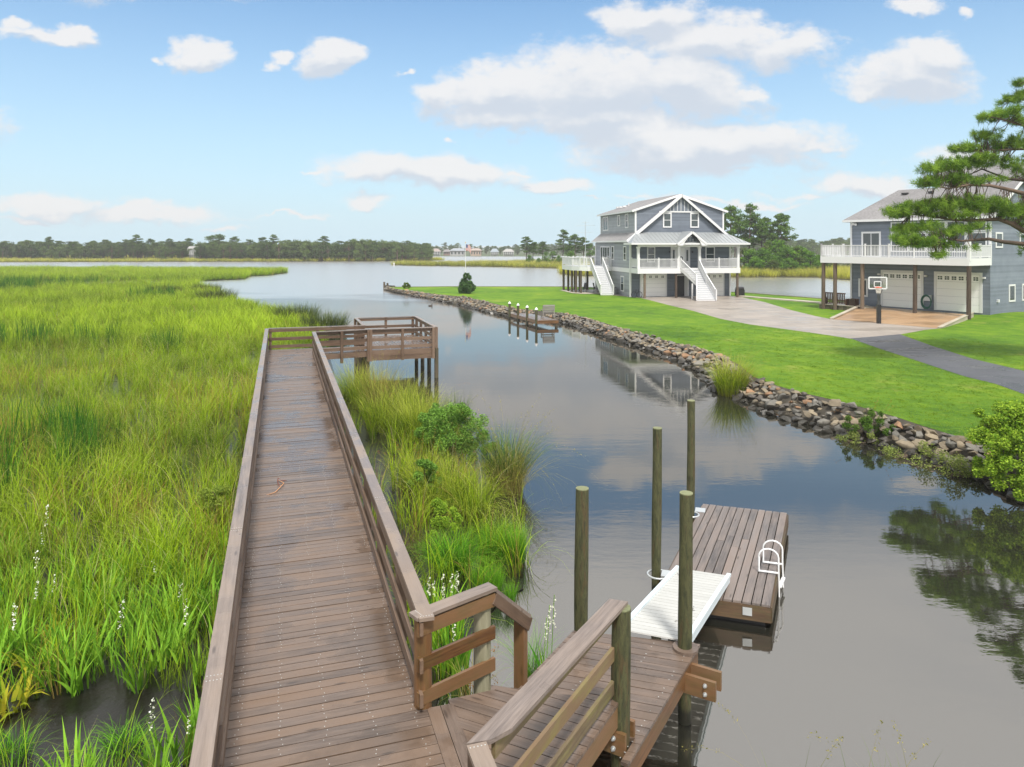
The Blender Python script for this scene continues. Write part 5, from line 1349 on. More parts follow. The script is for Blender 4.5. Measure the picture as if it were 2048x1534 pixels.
for k in range(12):
    a = 2 * math.pi * k / 12; b = a + .35
    for (r0, z0, r1, z1, s_a) in ((.22, .10, .17, -.10, 1), (.17, -.10, .13, -.32, 1)):
        for sgn in (-1, 1): mb.tube([(rc - .05 + r0 * math.cos(a), yb - .32 + r0 * math.sin(a), zbb + z0), (rc - .05 + r1 * math.cos(a + sgn * .3), yb - .32 + r1 * math.sin(a + sgn * .3), zbb + z1)], .011, 4, caps=False)
mb.build('net', flat('net_white', (.75, .72, .66), .8), rim, local=True)
mb = MB()
for sx in (-.12, .12):
    mb.bar((sx * .6, .0, bz(591)), (rc + sx + .25, yb + .05, zbb + .05), .045, .07); mb.bar((sx * .6, .0, bz(584)), (rc + sx + .25, yb + .05, zbb + .55), .04, .06)
mb.tube([(.10, .1, bz(590)), (.16, .12, bz(618))], .025, 6)
mb.build('support_arm', flat('arm_grey', (.10, .11, .12), .4), hoopr, local=True)
# ------------------------------------------------------------ small dock by the far bank
sdk = root('small_dock', (*G(1075, 645, .5)[:2], 0), 0, 'small dark timber dock against the rocky bank with a grey seat beside it', 'dock')
q4 = [G(1022, 627, .5)[:2], G(1076, 641, .5)[:2], G(1117, 640, .5)[:2], G(1060, 626.5, .5)[:2]]
mb = MB(); planks(mb, q4, q4[1] - q4[0], .15, .142, .46, .50); mb.build('deck', M_DECK, sdk)
mb = MB()
for a, b in ((q4[0], q4[1]), (q4[1], q4[2])): mb.bar((*a, .36), (*b, .36), .05, .24)
mb.build('fascia_board', M_WET, sdk)
mb = MB(); q = q4[1] + (q4[2] - q4[1]) * .95; mb.tube([(*(q + (-.1, .1)), -1), (*(q + (-.1, .1)), .4)], .12, 10); mb.build('pile', M_PILED, sdk)
for i, (u, v) in enumerate(((1021, 605), (1038, 608), (1056.3, 612), (1074.7, 615.5))):
    Yp = 62.9 - 2.0 * i; x = (u - CX) * Yp / F_PX - .08
    lb = ['white-capped dock pile farthest to the left beside the small dock', 'second white-capped dock pile from the left at the small dock', 'third white-capped dock pile from the left at the small dock', 'white-capped dock pile nearest the grey seat on the small dock'][i]
    o = root('dock_pile', (x, Yp, 0), 0, lb, 'pile', 'white-capped piles along the small dock')
    mb = MB(); mb.tube([(x, Yp, -1.2), (x, Yp, 1.32)], .10, 12); mb.build('shaft', M_PILE, o)
    mb = MB(); mb.tube([(x, Yp, 1.31), (x, Yp, 1.37), (x, Yp, 1.52)], [.13, .13, .01], 12, smooth=False); mb.build('cap', M_VINYL, o)
bs_ = G(1095, 634.5, .5); bch = root('garden_bench', (bs_[0], bs_[1], .5), R(195), 'weathered grey wooden bench seen from behind on the small dock', 'bench')
M_GREYW = wood('grey_bench_wood', lin(96, 92, 88), lin(150, 146, 140), rough=(.7, .8))
mb = MB()
for k in range(4): mb.box((0, -.18 + k * .13, .42), (1.0, .11, .03))
mb.build('seat', M_GREYW, bch, local=True); mb = MB()
for k in range(4): mb.box((0, .30 + k * .03, .56 + k * .14), (1.0, .03, .12))
mb.build('backrest', M_GREYW, bch, local=True)
for sx in (-.47, .47):
    mb = MB(); mb.box((sx, -.18, .31), (.06, .06, .62)); mb.build('leg', M_GREYW, bch, local=True); mb = MB(); mb.box((sx, .3, .5), (.06, .06, 1.0)); mb.build('leg', M_GREYW, bch, local=True)
    mb = MB(); mb.box((sx, .05, .64), (.1, .6, .03)); mb.build('armrest', M_GREYW, bch, local=True)
# posts at the tip of the point
for i, (u, v) in enumerate(((768.5, 573), (775, 575))):
    q = G(u, 580, 0); mb = MB(); mb.tube([(q[0], q[1], -.8), (q[0], q[1], 1.15 - .15 * i)], .14, 8)
    tag(mb.build('timber_post', M_PILED), ['short dark timber post standing at the very tip of the lawn point', 'lower dark timber post just right of the one at the tip'][i], 'post', 'dark posts at the tip of the point')
mb = MB(); a = G(768.5, 580, 0); b = G(790, 582, 0); mb.bar((a[0], a[1], .3), (b[0], b[1], .35), .1, .8)
tag(mb.build('timber_breakwater', M_PILED), 'low dark timber board wall closing the tip of the point', 'breakwater')
# flagpole and flag
fp = G(931, 574.5, LZ); fpr = root('flagpole', (fp[0], fp[1], LZ), 0, 'slim white flagpole standing behind the round dark shrub on the lawn', 'flagpole')
ztop = H - (486 - VH) * fp[1] / F_PX - LZ
mb = MB(); mb.tube([(0, 0, 0), (0, 0, ztop)], [.045, .03], 8); mb.build('pole', M_WHITE, fpr, local=True); mb = MB(); mb.ball((0, 0, ztop + .06), .08); mb.build('finial', flat('gold', (.6, .42, .1), .3), fpr, local=True)
fl = root('flag', (fp[0] + .05, fp[1], LZ + ztop - .15), 0, 'red and white striped flag with a blue corner hanging from the flagpole', 'flag')
red, whi, blu = flat('flag_red', (.45, .05, .05), .8), flat('flag_white', (.7, .7, .7), .8), flat('flag_blue', (.03, .05, .2), .8)
mb = MB(); fw_, fh_ = 1.15, .85
def fpnt(s, t): return (s * fw_ * .62, .10 * math.sin(s * 9), -t * fh_ - s * s * .42 - .04 * math.sin(s * 7 + t))
for i in range(8):
    for j in range(13):
        s0, s1, t0, t1 = i / 8, (i + 1) / 8, j / 13, (j + 1) / 13
        mt = 2 if (i < 3 and j < 7) else (j % 2)
        v = [fpnt(s0, t0), fpnt(s1, t0), fpnt(s1, t1), fpnt(s0, t1)]
        mb.add(v, [(0, 1, 2, 3)], mt); mb.add([(p[0], p[1] + .006, p[2]) for p in v], [(3, 2, 1, 0)], mt)
for a in range(3):
    for b in range(3):
        p = fpnt(.06 + a * .12, .08 + b * .17); mb.box((p[0], p[1] - .012, p[2]), (.04, .006, .04), mat=1)
mb.build('cloth', [red, whi, blu], fl, local=True)
mb = MB(); q = G(788, 531, 0); mb.tube([(q[0], q[1], -.5), (q[0], q[1], .9)], .14, 8); tag(mb.build('channel_marker', M_WHITE), 'short white marker post in the water off the marsh tip', 'marker post')
q = G(861, 612, 0); mb = MB(); mb.ball((q[0], q[1], .03), (.24, .1, .09), 2); mb.ball((q[0] + .16, q[1], .2), (.07, .05, .06), 2); mb.tube([(q[0] + .12, q[1], .08), (q[0] + .15, q[1], .2)], .03, 6)
tag(mb.build('duck', flat('duck_brown', (.05, .04, .03), .7)), 'small dark duck swimming alone in the canal', 'duck')

# ------------------------------------------------------------ riprap
def rock_mat(name, c0, c1, rough=.75):
    m_, t = newmat(name); p = t.n('ShaderNodeTexCoord').outputs['Object']; oi = t.n('ShaderNodeObjectInfo').outputs['Random']; rn = attr(t, 'rnd').outputs['Fac']
    n = t.noise(p, 3., 6, .65); n2 = t.noise(p, 14., 4, .7)
    f = t.m('ADD', t.m('MULTIPLY', n, .5), t.m('ADD', t.m('MULTIPLY', oi, .4), t.m('ADD', t.m('MULTIPLY', n2, .25), t.m('MULTIPLY', rn, .25))))
    c = t.mix(t.maprange(f, .3, 1.1), c0, c1)
    # algae-dark band up to the high-water line
    z = t.sep(t.n('ShaderNodeNewGeometry').outputs['Position'])[2]
    wl = t.maprange(t.m('ADD', z, t.m('MULTIPLY', t.m('SUBTRACT', n, .5), .2)), .16, .30, 1, 0, True)
    c = t.mix(t.m('MULTIPLY', wl, .85), c, (.022, .02, .014))
    out_bsdf(t, c, t.m('SUBTRACT', rough, t.m('MULTIPLY', wl, .4)), t.m('ADD', n, t.m('MULTIPLY', n2, .5)), .6, .03); return m_
M_RK = [rock_mat('rock_tan', lin(92, 82, 66), lin(164, 150, 126)), rock_mat('rock_grey', lin(84, 82, 76), lin(142, 137, 128)), rock_mat('rock_rust', lin(122, 94, 70), lin(176, 138, 104)), rock_mat('rock_dark', lin(62, 58, 54), lin(116, 108, 100))]
def rock_shape(seed):
    rg = np.random.default_rng(seed); bm = bmesh.new()
    pts = rg.normal(0, 1, (13, 3)); pts /= np.linalg.norm(pts, axis=1)[:, None]; pts *= rg.uniform(.75, 1.0, (13, 1)); pts *= np.array([1., rg.uniform(.6, .95), rg.uniform(.38, .62)])
    for p in pts: bm.verts.new(p)
    r_ = bmesh.ops.convex_hull(bm, input=bm.verts)
    bmesh.ops.delete(bm, geom=[v for v in bm.verts if not v.link_faces], context='VERTS')
    bmesh.ops.bevel(bm, geom=list(bm.edges), offset=.02, segments=1, affect='EDGES')
    bmesh.ops.recalc_face_normals(bm, faces=bm.faces)
    bmesh.ops.triangulate(bm, faces=[f for f in bm.faces if len(f.verts) > 4]); bm.verts.index_update()
    V = np.array([v.co[:] for v in bm.verts]); F = [tuple(v.index for v in f.verts) for f in bm.faces]; bm.free(); return V, F
SH = [rock_shape(100 + k) for k in range(14)]
rk_rg = np.random.default_rng(5)
Pb = resample(BASE, 4000); Pt = resample(TOP, 4000)
rocks = []
tt = np.linspace(0, 1, 4000)
# pair base and top by bearing so the bank stays square to the shore
bear = lambda P: np.arctan2(P[:, 0], P[:, 1])
bb_, bt_ = bear(Pb), bear(Pt)
s = 0
i = 0
dcum = np.r_[0, np.cumsum(np.linalg.norm(np.diff(Pb, axis=0), axis=1))]
cur_d = 0.
while cur_d < dcum[-1]:
    k = np.searchsorted(dcum, cur_d); k = min(k, 3999); b = Pb[k]
    kt = np.argmin(np.abs(Pt - b).sum(1) + 3 * np.abs(tt - tt[k])); t_ = Pt[kt]
    cross = np.linalg.norm(t_ - b); Yk = b[1]
    for row in range(6):
        f_ = (row + rk_rg.uniform(.0, .9)) / 6.2 - .02
        r = rk_rg.choice([.13, .17, .21, .27], p=[.25, .35, .27, .13]) * rk_rg.uniform(.85, 1.15) * (1.12 if row < 2 else .92); 
        p = b + (t_ - b) * f_ + rk_rg.normal(0, .06, 2)
        z = -.02 + f_ * (LZ + .02) + rk_rg.uniform(-.02, .10) + (.06 if 1 <= row <= 4 else 0)
        rocks.append((p[0], p[1], z, r, row))
    cur_d += .31 * (1 + max(0, Yk - 45) / 150)
rocks.sort(key=lambda q: (q[1] if q[0] / q[1] < .74 else q[1] + 500))
near = [q for q in rocks[:290]]; far_r = rocks[290:]
rlab = {0: 'pale tan angular stone in the bank edging the lawn', 1: 'grey angular stone in the bank edging the lawn', 2: 'rust-brown angular stone in the bank edging the lawn', 3: 'dark stone at the waterline of the rocky lawn bank'}
rmesh = {}
for x, y, z, r, row in near:
    mi = 3 if row == 0 and rk_rg.random() < .8 else int(rk_rg.choice([0, 1, 2, 3], p=[.44, .36, .06, .14]))
    k = int(rk_rg.integers(14)); key = (k, mi)
    if key not in rmesh:
        me = bpy.data.meshes.new('bank_rock'); me.from_pydata((SH[k][0]).tolist(), [], SH[k][1]); me.materials.append(M_RK[mi]); me.update(); rmesh[key] = me
    o = bpy.data.objects.new('bank_rock', rmesh[key]); COL.objects.link(o); o.location = (x, y, z); o.scale = (r * 1.25,) * 3
    o.rotation_euler = (rk_rg.normal(0, .28), rk_rg.normal(0, .28), rk_rg.uniform(0, 6.28)); tag(o, rlab[mi], 'rock', rlab[mi].replace(' stone ', ' stones '))
mb = MB()
for x, y, z, r, row in far_r:
    V, Fc = SH[int(rk_rg.integers(14))]; e = Matrix.Rotation(rk_rg.uniform(0, 6.28), 3, 'Z') @ Matrix.Rotation(rk_rg.normal(0, .28), 3, 'X')
    mi = 3 if row == 0 and rk_rg.random() < .8 else int(rk_rg.choice([0, 1, 2, 3], p=[.44, .36, .06, .14]))
    mb.add(V @ np.array(e).T * r * 1.25 + np.array([x, y, z]), Fc, mi, rk_rg.random())
tag(mb.build('far_bank_rocks', M_RK), 'heap of tan and grey stones along the far part of the bank', kind='stuff')

# ------------------------------------------------------------ grass materials
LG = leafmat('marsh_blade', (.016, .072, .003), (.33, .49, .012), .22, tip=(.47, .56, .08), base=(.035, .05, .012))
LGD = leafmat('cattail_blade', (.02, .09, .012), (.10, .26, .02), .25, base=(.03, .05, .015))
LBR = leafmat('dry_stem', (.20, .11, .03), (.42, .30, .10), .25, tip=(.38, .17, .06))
LBD = leafmat('broad_leaf', (.035, .14, .010), (.24, .46, .04), .2)
LFL = leafmat('white_flower', (.62, .63, .52), (.85, .86, .78), .2, gloss=.2)
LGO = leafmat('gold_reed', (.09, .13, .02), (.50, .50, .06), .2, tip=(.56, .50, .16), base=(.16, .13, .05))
prg = np.random.default_rng(21)
def bl(*a, **k): return blades(*a, rg=prg, **k)
def with_mat(parts):
    """parts = [(blade tuple, material index)]"""
    m = merge([p for p, _ in parts]); mi = np.concatenate([np.full(len(p[1]), k) for p, k in parts]); return (*m, mi)
def flower_spike(h, n=9):
    c = []; 
    for i in range(n):
        z = h * (.62 + .38 * i / n); c += [(.012 * math.cos(i * 2.1), .012 * math.sin(i * 2.1), z)]
    V, F = leafcards(np.repeat(np.array(c), 2, 0) + prg.normal(0, .014, (len(c) * 2, 3)), (.009, .020), prg, 0., .9)
    return V, F, np.repeat(prg.random(len(F)), 4), np.full(len(V), .5)
def spike(h, n=9):
    st = bl(2, .01, (h, h * 1.02), (.006, .008), bend=.05, segs=2, lean=.03)
    return with_mat([(st, 1), (flower_spike(h, n), 2)])
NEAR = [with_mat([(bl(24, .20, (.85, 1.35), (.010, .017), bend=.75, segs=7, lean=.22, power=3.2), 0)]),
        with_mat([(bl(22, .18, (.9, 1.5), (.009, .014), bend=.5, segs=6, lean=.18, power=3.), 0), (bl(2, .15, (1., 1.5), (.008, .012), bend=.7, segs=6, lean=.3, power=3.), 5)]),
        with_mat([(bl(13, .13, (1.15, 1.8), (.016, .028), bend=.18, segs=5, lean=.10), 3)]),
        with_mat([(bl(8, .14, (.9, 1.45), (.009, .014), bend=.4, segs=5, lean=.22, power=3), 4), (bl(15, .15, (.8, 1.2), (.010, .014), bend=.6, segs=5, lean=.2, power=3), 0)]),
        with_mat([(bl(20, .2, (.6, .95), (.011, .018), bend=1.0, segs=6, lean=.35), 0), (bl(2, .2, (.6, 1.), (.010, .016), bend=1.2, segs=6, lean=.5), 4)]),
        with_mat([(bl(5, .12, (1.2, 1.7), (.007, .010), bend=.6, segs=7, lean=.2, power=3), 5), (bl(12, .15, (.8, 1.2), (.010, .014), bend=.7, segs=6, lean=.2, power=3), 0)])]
BROAD = [with_mat([(bl(13, .13, (.40, .75), (.035, .062), bend=.35, segs=6, lean=.22, flatw=True), 1)]),
         with_mat([(bl(9, .10, (.55, .85), (.022, .04), bend=.3, segs=5, lean=.15, flatw=True), 1), (bl(8, .12, (.5, .9), (.006, .01), bend=.5, segs=5, lean=.2), 0)]),
         spike(.95, 12), spike(.8, 9)]
FARP = [with_mat([(bl(20, .38, (.9, 1.35), (.022, .04), bend=.65, segs=4, lean=.2), 0)]),
        with_mat([(bl(18, .36, (1.0, 1.5), (.02, .035), bend=.4, segs=3, lean=.15), 0)]),
        with_mat([(bl(14, .33, (1.2, 1.8), (.03, .045), bend=.2, segs=3, lean=.1), 3)]),
        with_mat([(bl(14, .36, (.9, 1.3), (.02, .035), bend=.5, segs=3, lean=.2), 0), (bl(6, .3, (.9, 1.3), (.015, .025), bend=.4, segs=3, lean=.2), 4)])]
LTN = leafmat('straw_blade', (.38, .34, .14), (.66, .60, .32), .4)
GM = [LG, LBD, LFL, LGD, LBR, LTN]
def place(name, protos, Q, rg, pick, zs, hs, tint, label, lean=.08, mats=GM):
    n = len(Q); P = np.c_[Q, np.full(n, zs) if np.isscalar(zs) else zs]
    rot = np.c_[rg.normal(0, lean, n), rg.normal(0, lean, n), rg.random(n) * 6.283]
    sc = np.c_[hs[0], hs[0], hs[1]] if isinstance(hs, tuple) else np.c_[hs, hs, hs]
    return scatter(name, protos, P, pick.astype(int), rot, sc, tint, mats, label)
def keep_off_walk(Q, m0=-.42, m1=WD + .30):
    Mi = np.array(BM.inverted()); L = np.c_[Q, np.zeros(len(Q)), np.ones(len(Q))] @ Mi.T
    on = (L[:, 0] > m0) & (L[:, 0] < m1) & (L[:, 1] < S1 + .3)
    on |= (L[:, 0] > -.3) & (L[:, 0] < PLX1 + .3) & (L[:, 1] > ARM_Y0 - .6) & (L[:, 1] < PLY1 + .2)
    return ~on
in_frame = lambda Q, m=1.15: (np.abs(Q[:, 0]) < Q[:, 1] * .706 * m + 2.5)
# mud pool in the bottom left corner
mud_c = MUDC
def mud(Q): return (((Q - mud_c) / np.array([1.9, .98])) ** 2).sum(1) < 1 + .9 * (vnoise(Q[:, 0], Q[:, 1], .35, 3) - .5)
# main marsh, near part
Q, rg = scatter_points(M1, 9.5, 11, lambda x, y: np.clip(1.15 - y / 60, .35, 1) * (y < 46) * (np.abs(x) < y * .8 + 3)); Q = Q[keep_off_walk(Q) & ~mud(Q)]
mi_ = np.array(BM.inverted()); LQ = np.c_[Q, np.zeros(len(Q)), np.ones(len(Q))] @ mi_.T
right_side = LQ[:, 0] > WD
Q = Q[~right_side | (rg.random(len(Q)) < .42)]
LQ = np.c_[Q, np.zeros(len(Q)), np.ones(len(Q))] @ mi_.T; right_side = LQ[:, 0] > WD
nf = vnoise(Q[:, 0], Q[:, 1], 3.2, 1); nf2 = vnoise(Q[:, 0], Q[:, 1], 1.1, 2); nf3 = vnoise(Q[:, 0], Q[:, 1], 7., 9)
lowz = np.clip(1.25 - (Q[:, 1] - 8.5) / 5.5, 0, 1) * (~right_side)      # broad-leaved plants at the near left
u_ = rg.random(len(Q)); pick = np.where(u_ < .40, 0, np.where(u_ < .70, 1, np.where(u_ < .80, 4, np.where(u_ < .93, 3, 5))))
pick = np.where((nf3 > .64) & (nf2 > .35) & (rg.random(len(Q)) < .75), 2, pick)
pick = np.where((nf > .72) & (rg.random(len(Q)) < .5), 3, pick)
keepm = ~((rg.random(len(Q)) < lowz * .62)); 
tint = np.clip(.30 + .75 * (nf - .35) + .35 * (nf2 - .5) + rg.normal(0, .10, len(Q)) - .25 * (nf3 > .6), 0, 1)
hs = (.72 + .40 * nf3 + .25 * (nf - .5) + .35 * (nf2 - .4)) * rg.uniform(.78, 1.16, len(Q)) * np.where(right_side, .85, 1.); hs *= 1 - .25 * lowz
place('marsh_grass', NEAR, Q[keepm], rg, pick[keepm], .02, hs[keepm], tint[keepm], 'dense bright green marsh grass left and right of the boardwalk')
# broad leaves and white flower spikes
Q, rg = scatter_points(M1, 13, 12, lambda x, y: np.clip(1.3 - (y - 8.5) / 6.0, 0, 1) * (np.abs(x) < y * .8 + 3)); Q = Q[keep_off_walk(Q) & ~mud(Q)]
LQ = np.c_[Q, np.zeros(len(Q)), np.ones(len(Q))] @ mi_.T; Q = Q[LQ[:, 0] < WD]
u_ = rg.random(len(Q)); pick = np.where(u_ < .62, 0, np.where(u_ < .94, 1, np.where(u_ < .97, 2, 3)))
nf = vnoise(Q[:, 0], Q[:, 1], 1.6, 6); place('marsh_herbs', BROAD, Q, rg, pick, .02, rg.uniform(.75, 1.2, len(Q)), np.clip(nf + rg.normal(0, .15, len(Q)), 0, 1), 'broad-leaved marsh herbs with white flower spikes at the near left')
# a thin sprinkle of flower spikes and red-brown seed heads farther out
# middle distance
Q, rg = scatter_points(M1, 3.6, 13, lambda x, y: (y >= 44) * np.clip(1.3 - y / 130, .4, 1) * (np.abs(x) < y * .8 + 4)); Q = Q[keep_off_walk(Q)]
nf = vnoise(Q[:, 0], Q[:, 1], 6., 1); nf2 = vnoise(Q[:, 0], Q[:, 1], 2., 2); nf3 = vnoise(Q[:, 0], Q[:, 1], 14., 9)
u_ = rg.random(len(Q)); pick = np.where(u_ < .5, 0, np.where(u_ < .88, 1, 3)); pick = np.where((nf3 > .66) & (rg.random(len(Q)) < .5), 2, pick)
tint = np.clip(.34 + .7 * (nf - .35) + .3 * (nf2 - .5) + rg.normal(0, .08, len(Q)) - .2 * (nf3 > .66), 0, 1)
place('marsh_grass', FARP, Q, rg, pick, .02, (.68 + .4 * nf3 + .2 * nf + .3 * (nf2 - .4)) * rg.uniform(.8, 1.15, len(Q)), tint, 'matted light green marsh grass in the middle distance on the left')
def strip(name, poly, dens, seed, h, label, tbase=.35, mats=GM, wsc=1.):
    Q, rg = scatter_points(poly, dens, seed, lambda x, y: (np.abs(x) < y * .8 + 8)); 
    nf = vnoise(Q[:, 0], Q[:, 1], 9., seed); n2 = vnoise(Q[:, 0], Q[:, 1], 3., seed + 1); u_ = rg.random(len(Q))
    pick = np.where(u_ < .45, 0, np.where(u_ < .9, 1, 3)); hh = h * (.8 + .4 * nf) * rg.uniform(.85, 1.12, len(Q))
    return place(name, FARP, Q, rg, pick, .02, (np.full(len(Q), wsc * 1.0), hh), np.clip(tbase + .6 * (nf - .4) + .3 * (n2 - .5) + rg.normal(0, .07, len(Q)), 0, 1), label, mats=mats)
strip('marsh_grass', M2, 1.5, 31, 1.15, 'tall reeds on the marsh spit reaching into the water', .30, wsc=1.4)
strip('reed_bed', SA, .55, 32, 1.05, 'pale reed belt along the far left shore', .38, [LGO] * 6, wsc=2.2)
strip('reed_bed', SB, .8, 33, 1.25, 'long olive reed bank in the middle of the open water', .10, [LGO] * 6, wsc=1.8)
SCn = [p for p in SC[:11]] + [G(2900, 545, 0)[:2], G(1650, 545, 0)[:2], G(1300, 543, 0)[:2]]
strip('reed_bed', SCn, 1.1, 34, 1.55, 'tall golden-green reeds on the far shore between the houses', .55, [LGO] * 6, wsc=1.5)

# short turf blades on the nearer lawn
LLW = leafmat('lawn_blade', (.07, .15, .012), (.24, .35, .03), .3)
LP = [with_mat([(bl(16, .09, (.035, .075), (.006, .010), bend=.5, segs=2, lean=.35), 0)]), with_mat([(bl(16, .10, (.03, .06), (.006, .010), bend=.8, segs=2, lean=.5), 0)])]
turf = [p for p, q in zip(TOP[10:], top_px[10:])] + [np.array(G(2400, 800, LZ)[:2]), np.array(G(2048, 690, LZ)[:2]), np.array(G(1500, 640, LZ)[:2])]
Q, rg = scatter_points(turf, 26, 71, lambda x, y: np.clip(1.9 - y / 32, 0, 1) * (np.abs(x) < y * .74 + 1)); ra = np.array(asph); rd_ = np.array(drive)
Q = Q[~in_poly(Q, ra) & ~in_poly(Q, rd_)]
nf = vnoise(Q[:, 0], Q[:, 1], 1.4, 3); place('lawn_turf', LP, Q, rg, (rg.random(len(Q)) < .5).astype(int), LZ - .01, rg.uniform(.7, 1.3, len(Q)), np.clip(nf * .8 + rg.normal(.1, .12, len(Q)), 0, 1), 'short mown turf of the near lawn', mats=[LLW])

# ------------------------------------------------------------ single plants on the strip right of the boardwalk
def clump(name, q, label, cat, n, rad, h, wd, mat, bend=.5, lean=.25, seeds=0, segs=6, group=None, extra=None, seed=0, flatw=False):
    rg = np.random.default_rng(seed or int(abs(q[0] * 997 + q[1] * 131))); r_ = root(name, (q[0], q[1], 0.), 0, label, cat, group)
    p = blades(n, rad, h, wd, bend=bend, segs=segs, lean=lean, rg=rg, flatw=flatw)
    raw_mesh('blades', p[0], p[1], mat, p[2], p[3], r_, local=True)
    if seeds:
        s = blades(seeds, rad * .6, (h[1] * 1.0, h[1] * 1.35), (.005, .008), bend=.5, segs=7, lean=.3, rg=rg)
        raw_mesh('stalk', s[0], s[1], LCO if name == 'reed_clump' else LBR, s[2], s[3], r_, local=True)
        tips = s[0].reshape(seeds, 8, 2, 3).mean(2); C = []
        for i in range(seeds):
            for k in range(26):
                f = rg.random(); a, b = tips[i, 5 + int(f * 2)], tips[i, min(7, 6 + int(f * 2))]; C.append(a + (b - a) * rg.random() + rg.normal(0, .022, 3))
        V, F = leafcards(np.array(C), (.010, .022), rg, 0., .35); raw_mesh('seed_head', V, F, LCO if name == 'reed_clump' else LBR, np.repeat(rg.random(len(F)), 4), np.full(len(V), .9), r_, local=True)
    if extra: extra(r_, rg)
    return r_
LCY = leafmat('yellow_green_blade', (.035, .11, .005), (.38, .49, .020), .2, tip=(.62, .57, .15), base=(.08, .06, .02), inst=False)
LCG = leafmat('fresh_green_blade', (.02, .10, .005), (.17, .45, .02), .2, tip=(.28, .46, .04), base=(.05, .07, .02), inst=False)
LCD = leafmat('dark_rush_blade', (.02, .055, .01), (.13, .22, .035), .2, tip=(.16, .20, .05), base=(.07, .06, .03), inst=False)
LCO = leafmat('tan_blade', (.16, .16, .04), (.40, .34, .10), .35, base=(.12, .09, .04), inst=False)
LBI = leafmat('arrow_leaf', (.05, .18, .012), (.28, .52, .04), .22, inst=False)
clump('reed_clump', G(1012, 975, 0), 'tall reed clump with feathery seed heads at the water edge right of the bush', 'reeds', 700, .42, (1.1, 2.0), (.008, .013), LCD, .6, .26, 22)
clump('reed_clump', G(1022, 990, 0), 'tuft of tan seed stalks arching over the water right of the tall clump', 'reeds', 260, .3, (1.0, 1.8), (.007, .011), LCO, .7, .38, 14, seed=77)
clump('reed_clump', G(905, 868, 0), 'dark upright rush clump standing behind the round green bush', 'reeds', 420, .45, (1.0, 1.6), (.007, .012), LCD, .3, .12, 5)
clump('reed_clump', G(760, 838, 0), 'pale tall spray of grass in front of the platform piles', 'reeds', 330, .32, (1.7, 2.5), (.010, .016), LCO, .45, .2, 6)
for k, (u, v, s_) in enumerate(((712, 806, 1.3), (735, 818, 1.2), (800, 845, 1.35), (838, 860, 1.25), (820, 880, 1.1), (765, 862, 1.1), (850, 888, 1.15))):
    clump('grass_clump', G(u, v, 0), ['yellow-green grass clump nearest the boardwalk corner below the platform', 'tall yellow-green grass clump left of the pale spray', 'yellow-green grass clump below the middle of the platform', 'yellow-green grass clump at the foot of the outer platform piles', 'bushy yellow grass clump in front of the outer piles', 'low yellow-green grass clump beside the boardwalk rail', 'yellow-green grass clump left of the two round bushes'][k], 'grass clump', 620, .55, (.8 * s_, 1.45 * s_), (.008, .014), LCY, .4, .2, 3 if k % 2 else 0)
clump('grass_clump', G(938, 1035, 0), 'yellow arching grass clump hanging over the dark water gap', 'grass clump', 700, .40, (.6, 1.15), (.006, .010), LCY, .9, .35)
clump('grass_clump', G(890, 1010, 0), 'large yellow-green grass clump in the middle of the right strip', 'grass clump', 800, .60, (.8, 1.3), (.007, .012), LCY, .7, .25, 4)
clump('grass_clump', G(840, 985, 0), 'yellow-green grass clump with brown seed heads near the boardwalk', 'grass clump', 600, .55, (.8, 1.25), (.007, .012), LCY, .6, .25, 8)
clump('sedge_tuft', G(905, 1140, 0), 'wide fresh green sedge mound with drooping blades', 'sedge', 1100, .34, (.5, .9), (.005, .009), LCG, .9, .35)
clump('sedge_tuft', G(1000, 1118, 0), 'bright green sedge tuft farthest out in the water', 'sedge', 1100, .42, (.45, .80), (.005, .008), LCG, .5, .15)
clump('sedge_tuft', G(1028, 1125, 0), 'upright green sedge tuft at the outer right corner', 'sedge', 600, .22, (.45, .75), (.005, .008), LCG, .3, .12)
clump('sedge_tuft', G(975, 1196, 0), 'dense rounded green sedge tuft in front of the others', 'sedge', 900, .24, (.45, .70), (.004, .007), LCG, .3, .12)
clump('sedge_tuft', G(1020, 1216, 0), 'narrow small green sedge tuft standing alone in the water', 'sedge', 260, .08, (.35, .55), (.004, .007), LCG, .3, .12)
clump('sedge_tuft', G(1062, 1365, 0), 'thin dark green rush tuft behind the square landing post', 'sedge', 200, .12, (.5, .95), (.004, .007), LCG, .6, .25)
clump('dead_grass', G(838, 1115, 0), 'mat of brown dead grass beside the boardwalk rail', 'dead grass', 500, .5, (.3, .7), (.005, .009), leafmat('brown_blade', (.05, .04, .02), (.16, .12, .06), .2, inst=False), 1.1, .5)
def spikes(r_, rg, n=7, rad=.35, h=1.0):
    C = []; S_ = []
    for i in range(n):
        a = rg.random() * 6.28; x, y = rad * rg.random() * math.cos(a), rad * rg.random() * math.sin(a)
        hh = h * rg.uniform(.8, 1.15); S_.append(((x, y, .3), (x + .05, y, hh)))
        for k in range(14): C += [(x + .05 + .018 * math.cos(k), y + .018 * math.sin(k * 2), hh * (.68 + .32 * k / 14))] * 2
    mb = MB()
    for a, b in S_: mb.tube([a, b], .005, 4)
    mb.build('flower_stem', LBI, r_, local=True); V, F = leafcards(np.array(C), (.012, .022), rg, 0., .9); raw_mesh('flower', V, F, LFL, np.repeat(rg.random(len(F)), 4), np.full(len(V), .5), r_, local=True)
clump('arrowhead_plant', G(885, 1262, 0), 'lush arrow-leaved plant with white flower spikes behind the flared rail', 'plant', 120, .36, (.45, .85), (.04, .065), LBI, .3, .22, segs=7, extra=spikes, flatw=True)
clump('arrowhead_plant', G(905, 1345, 0), 'arrow-leaved plant seen through the flared rail boards', 'plant', 70, .24, (.5, .9), (.04, .06), LBI, .3, .2, segs=7, flatw=True, extra=lambda r_, rg: spikes(r_, rg, 3, .3, .9))
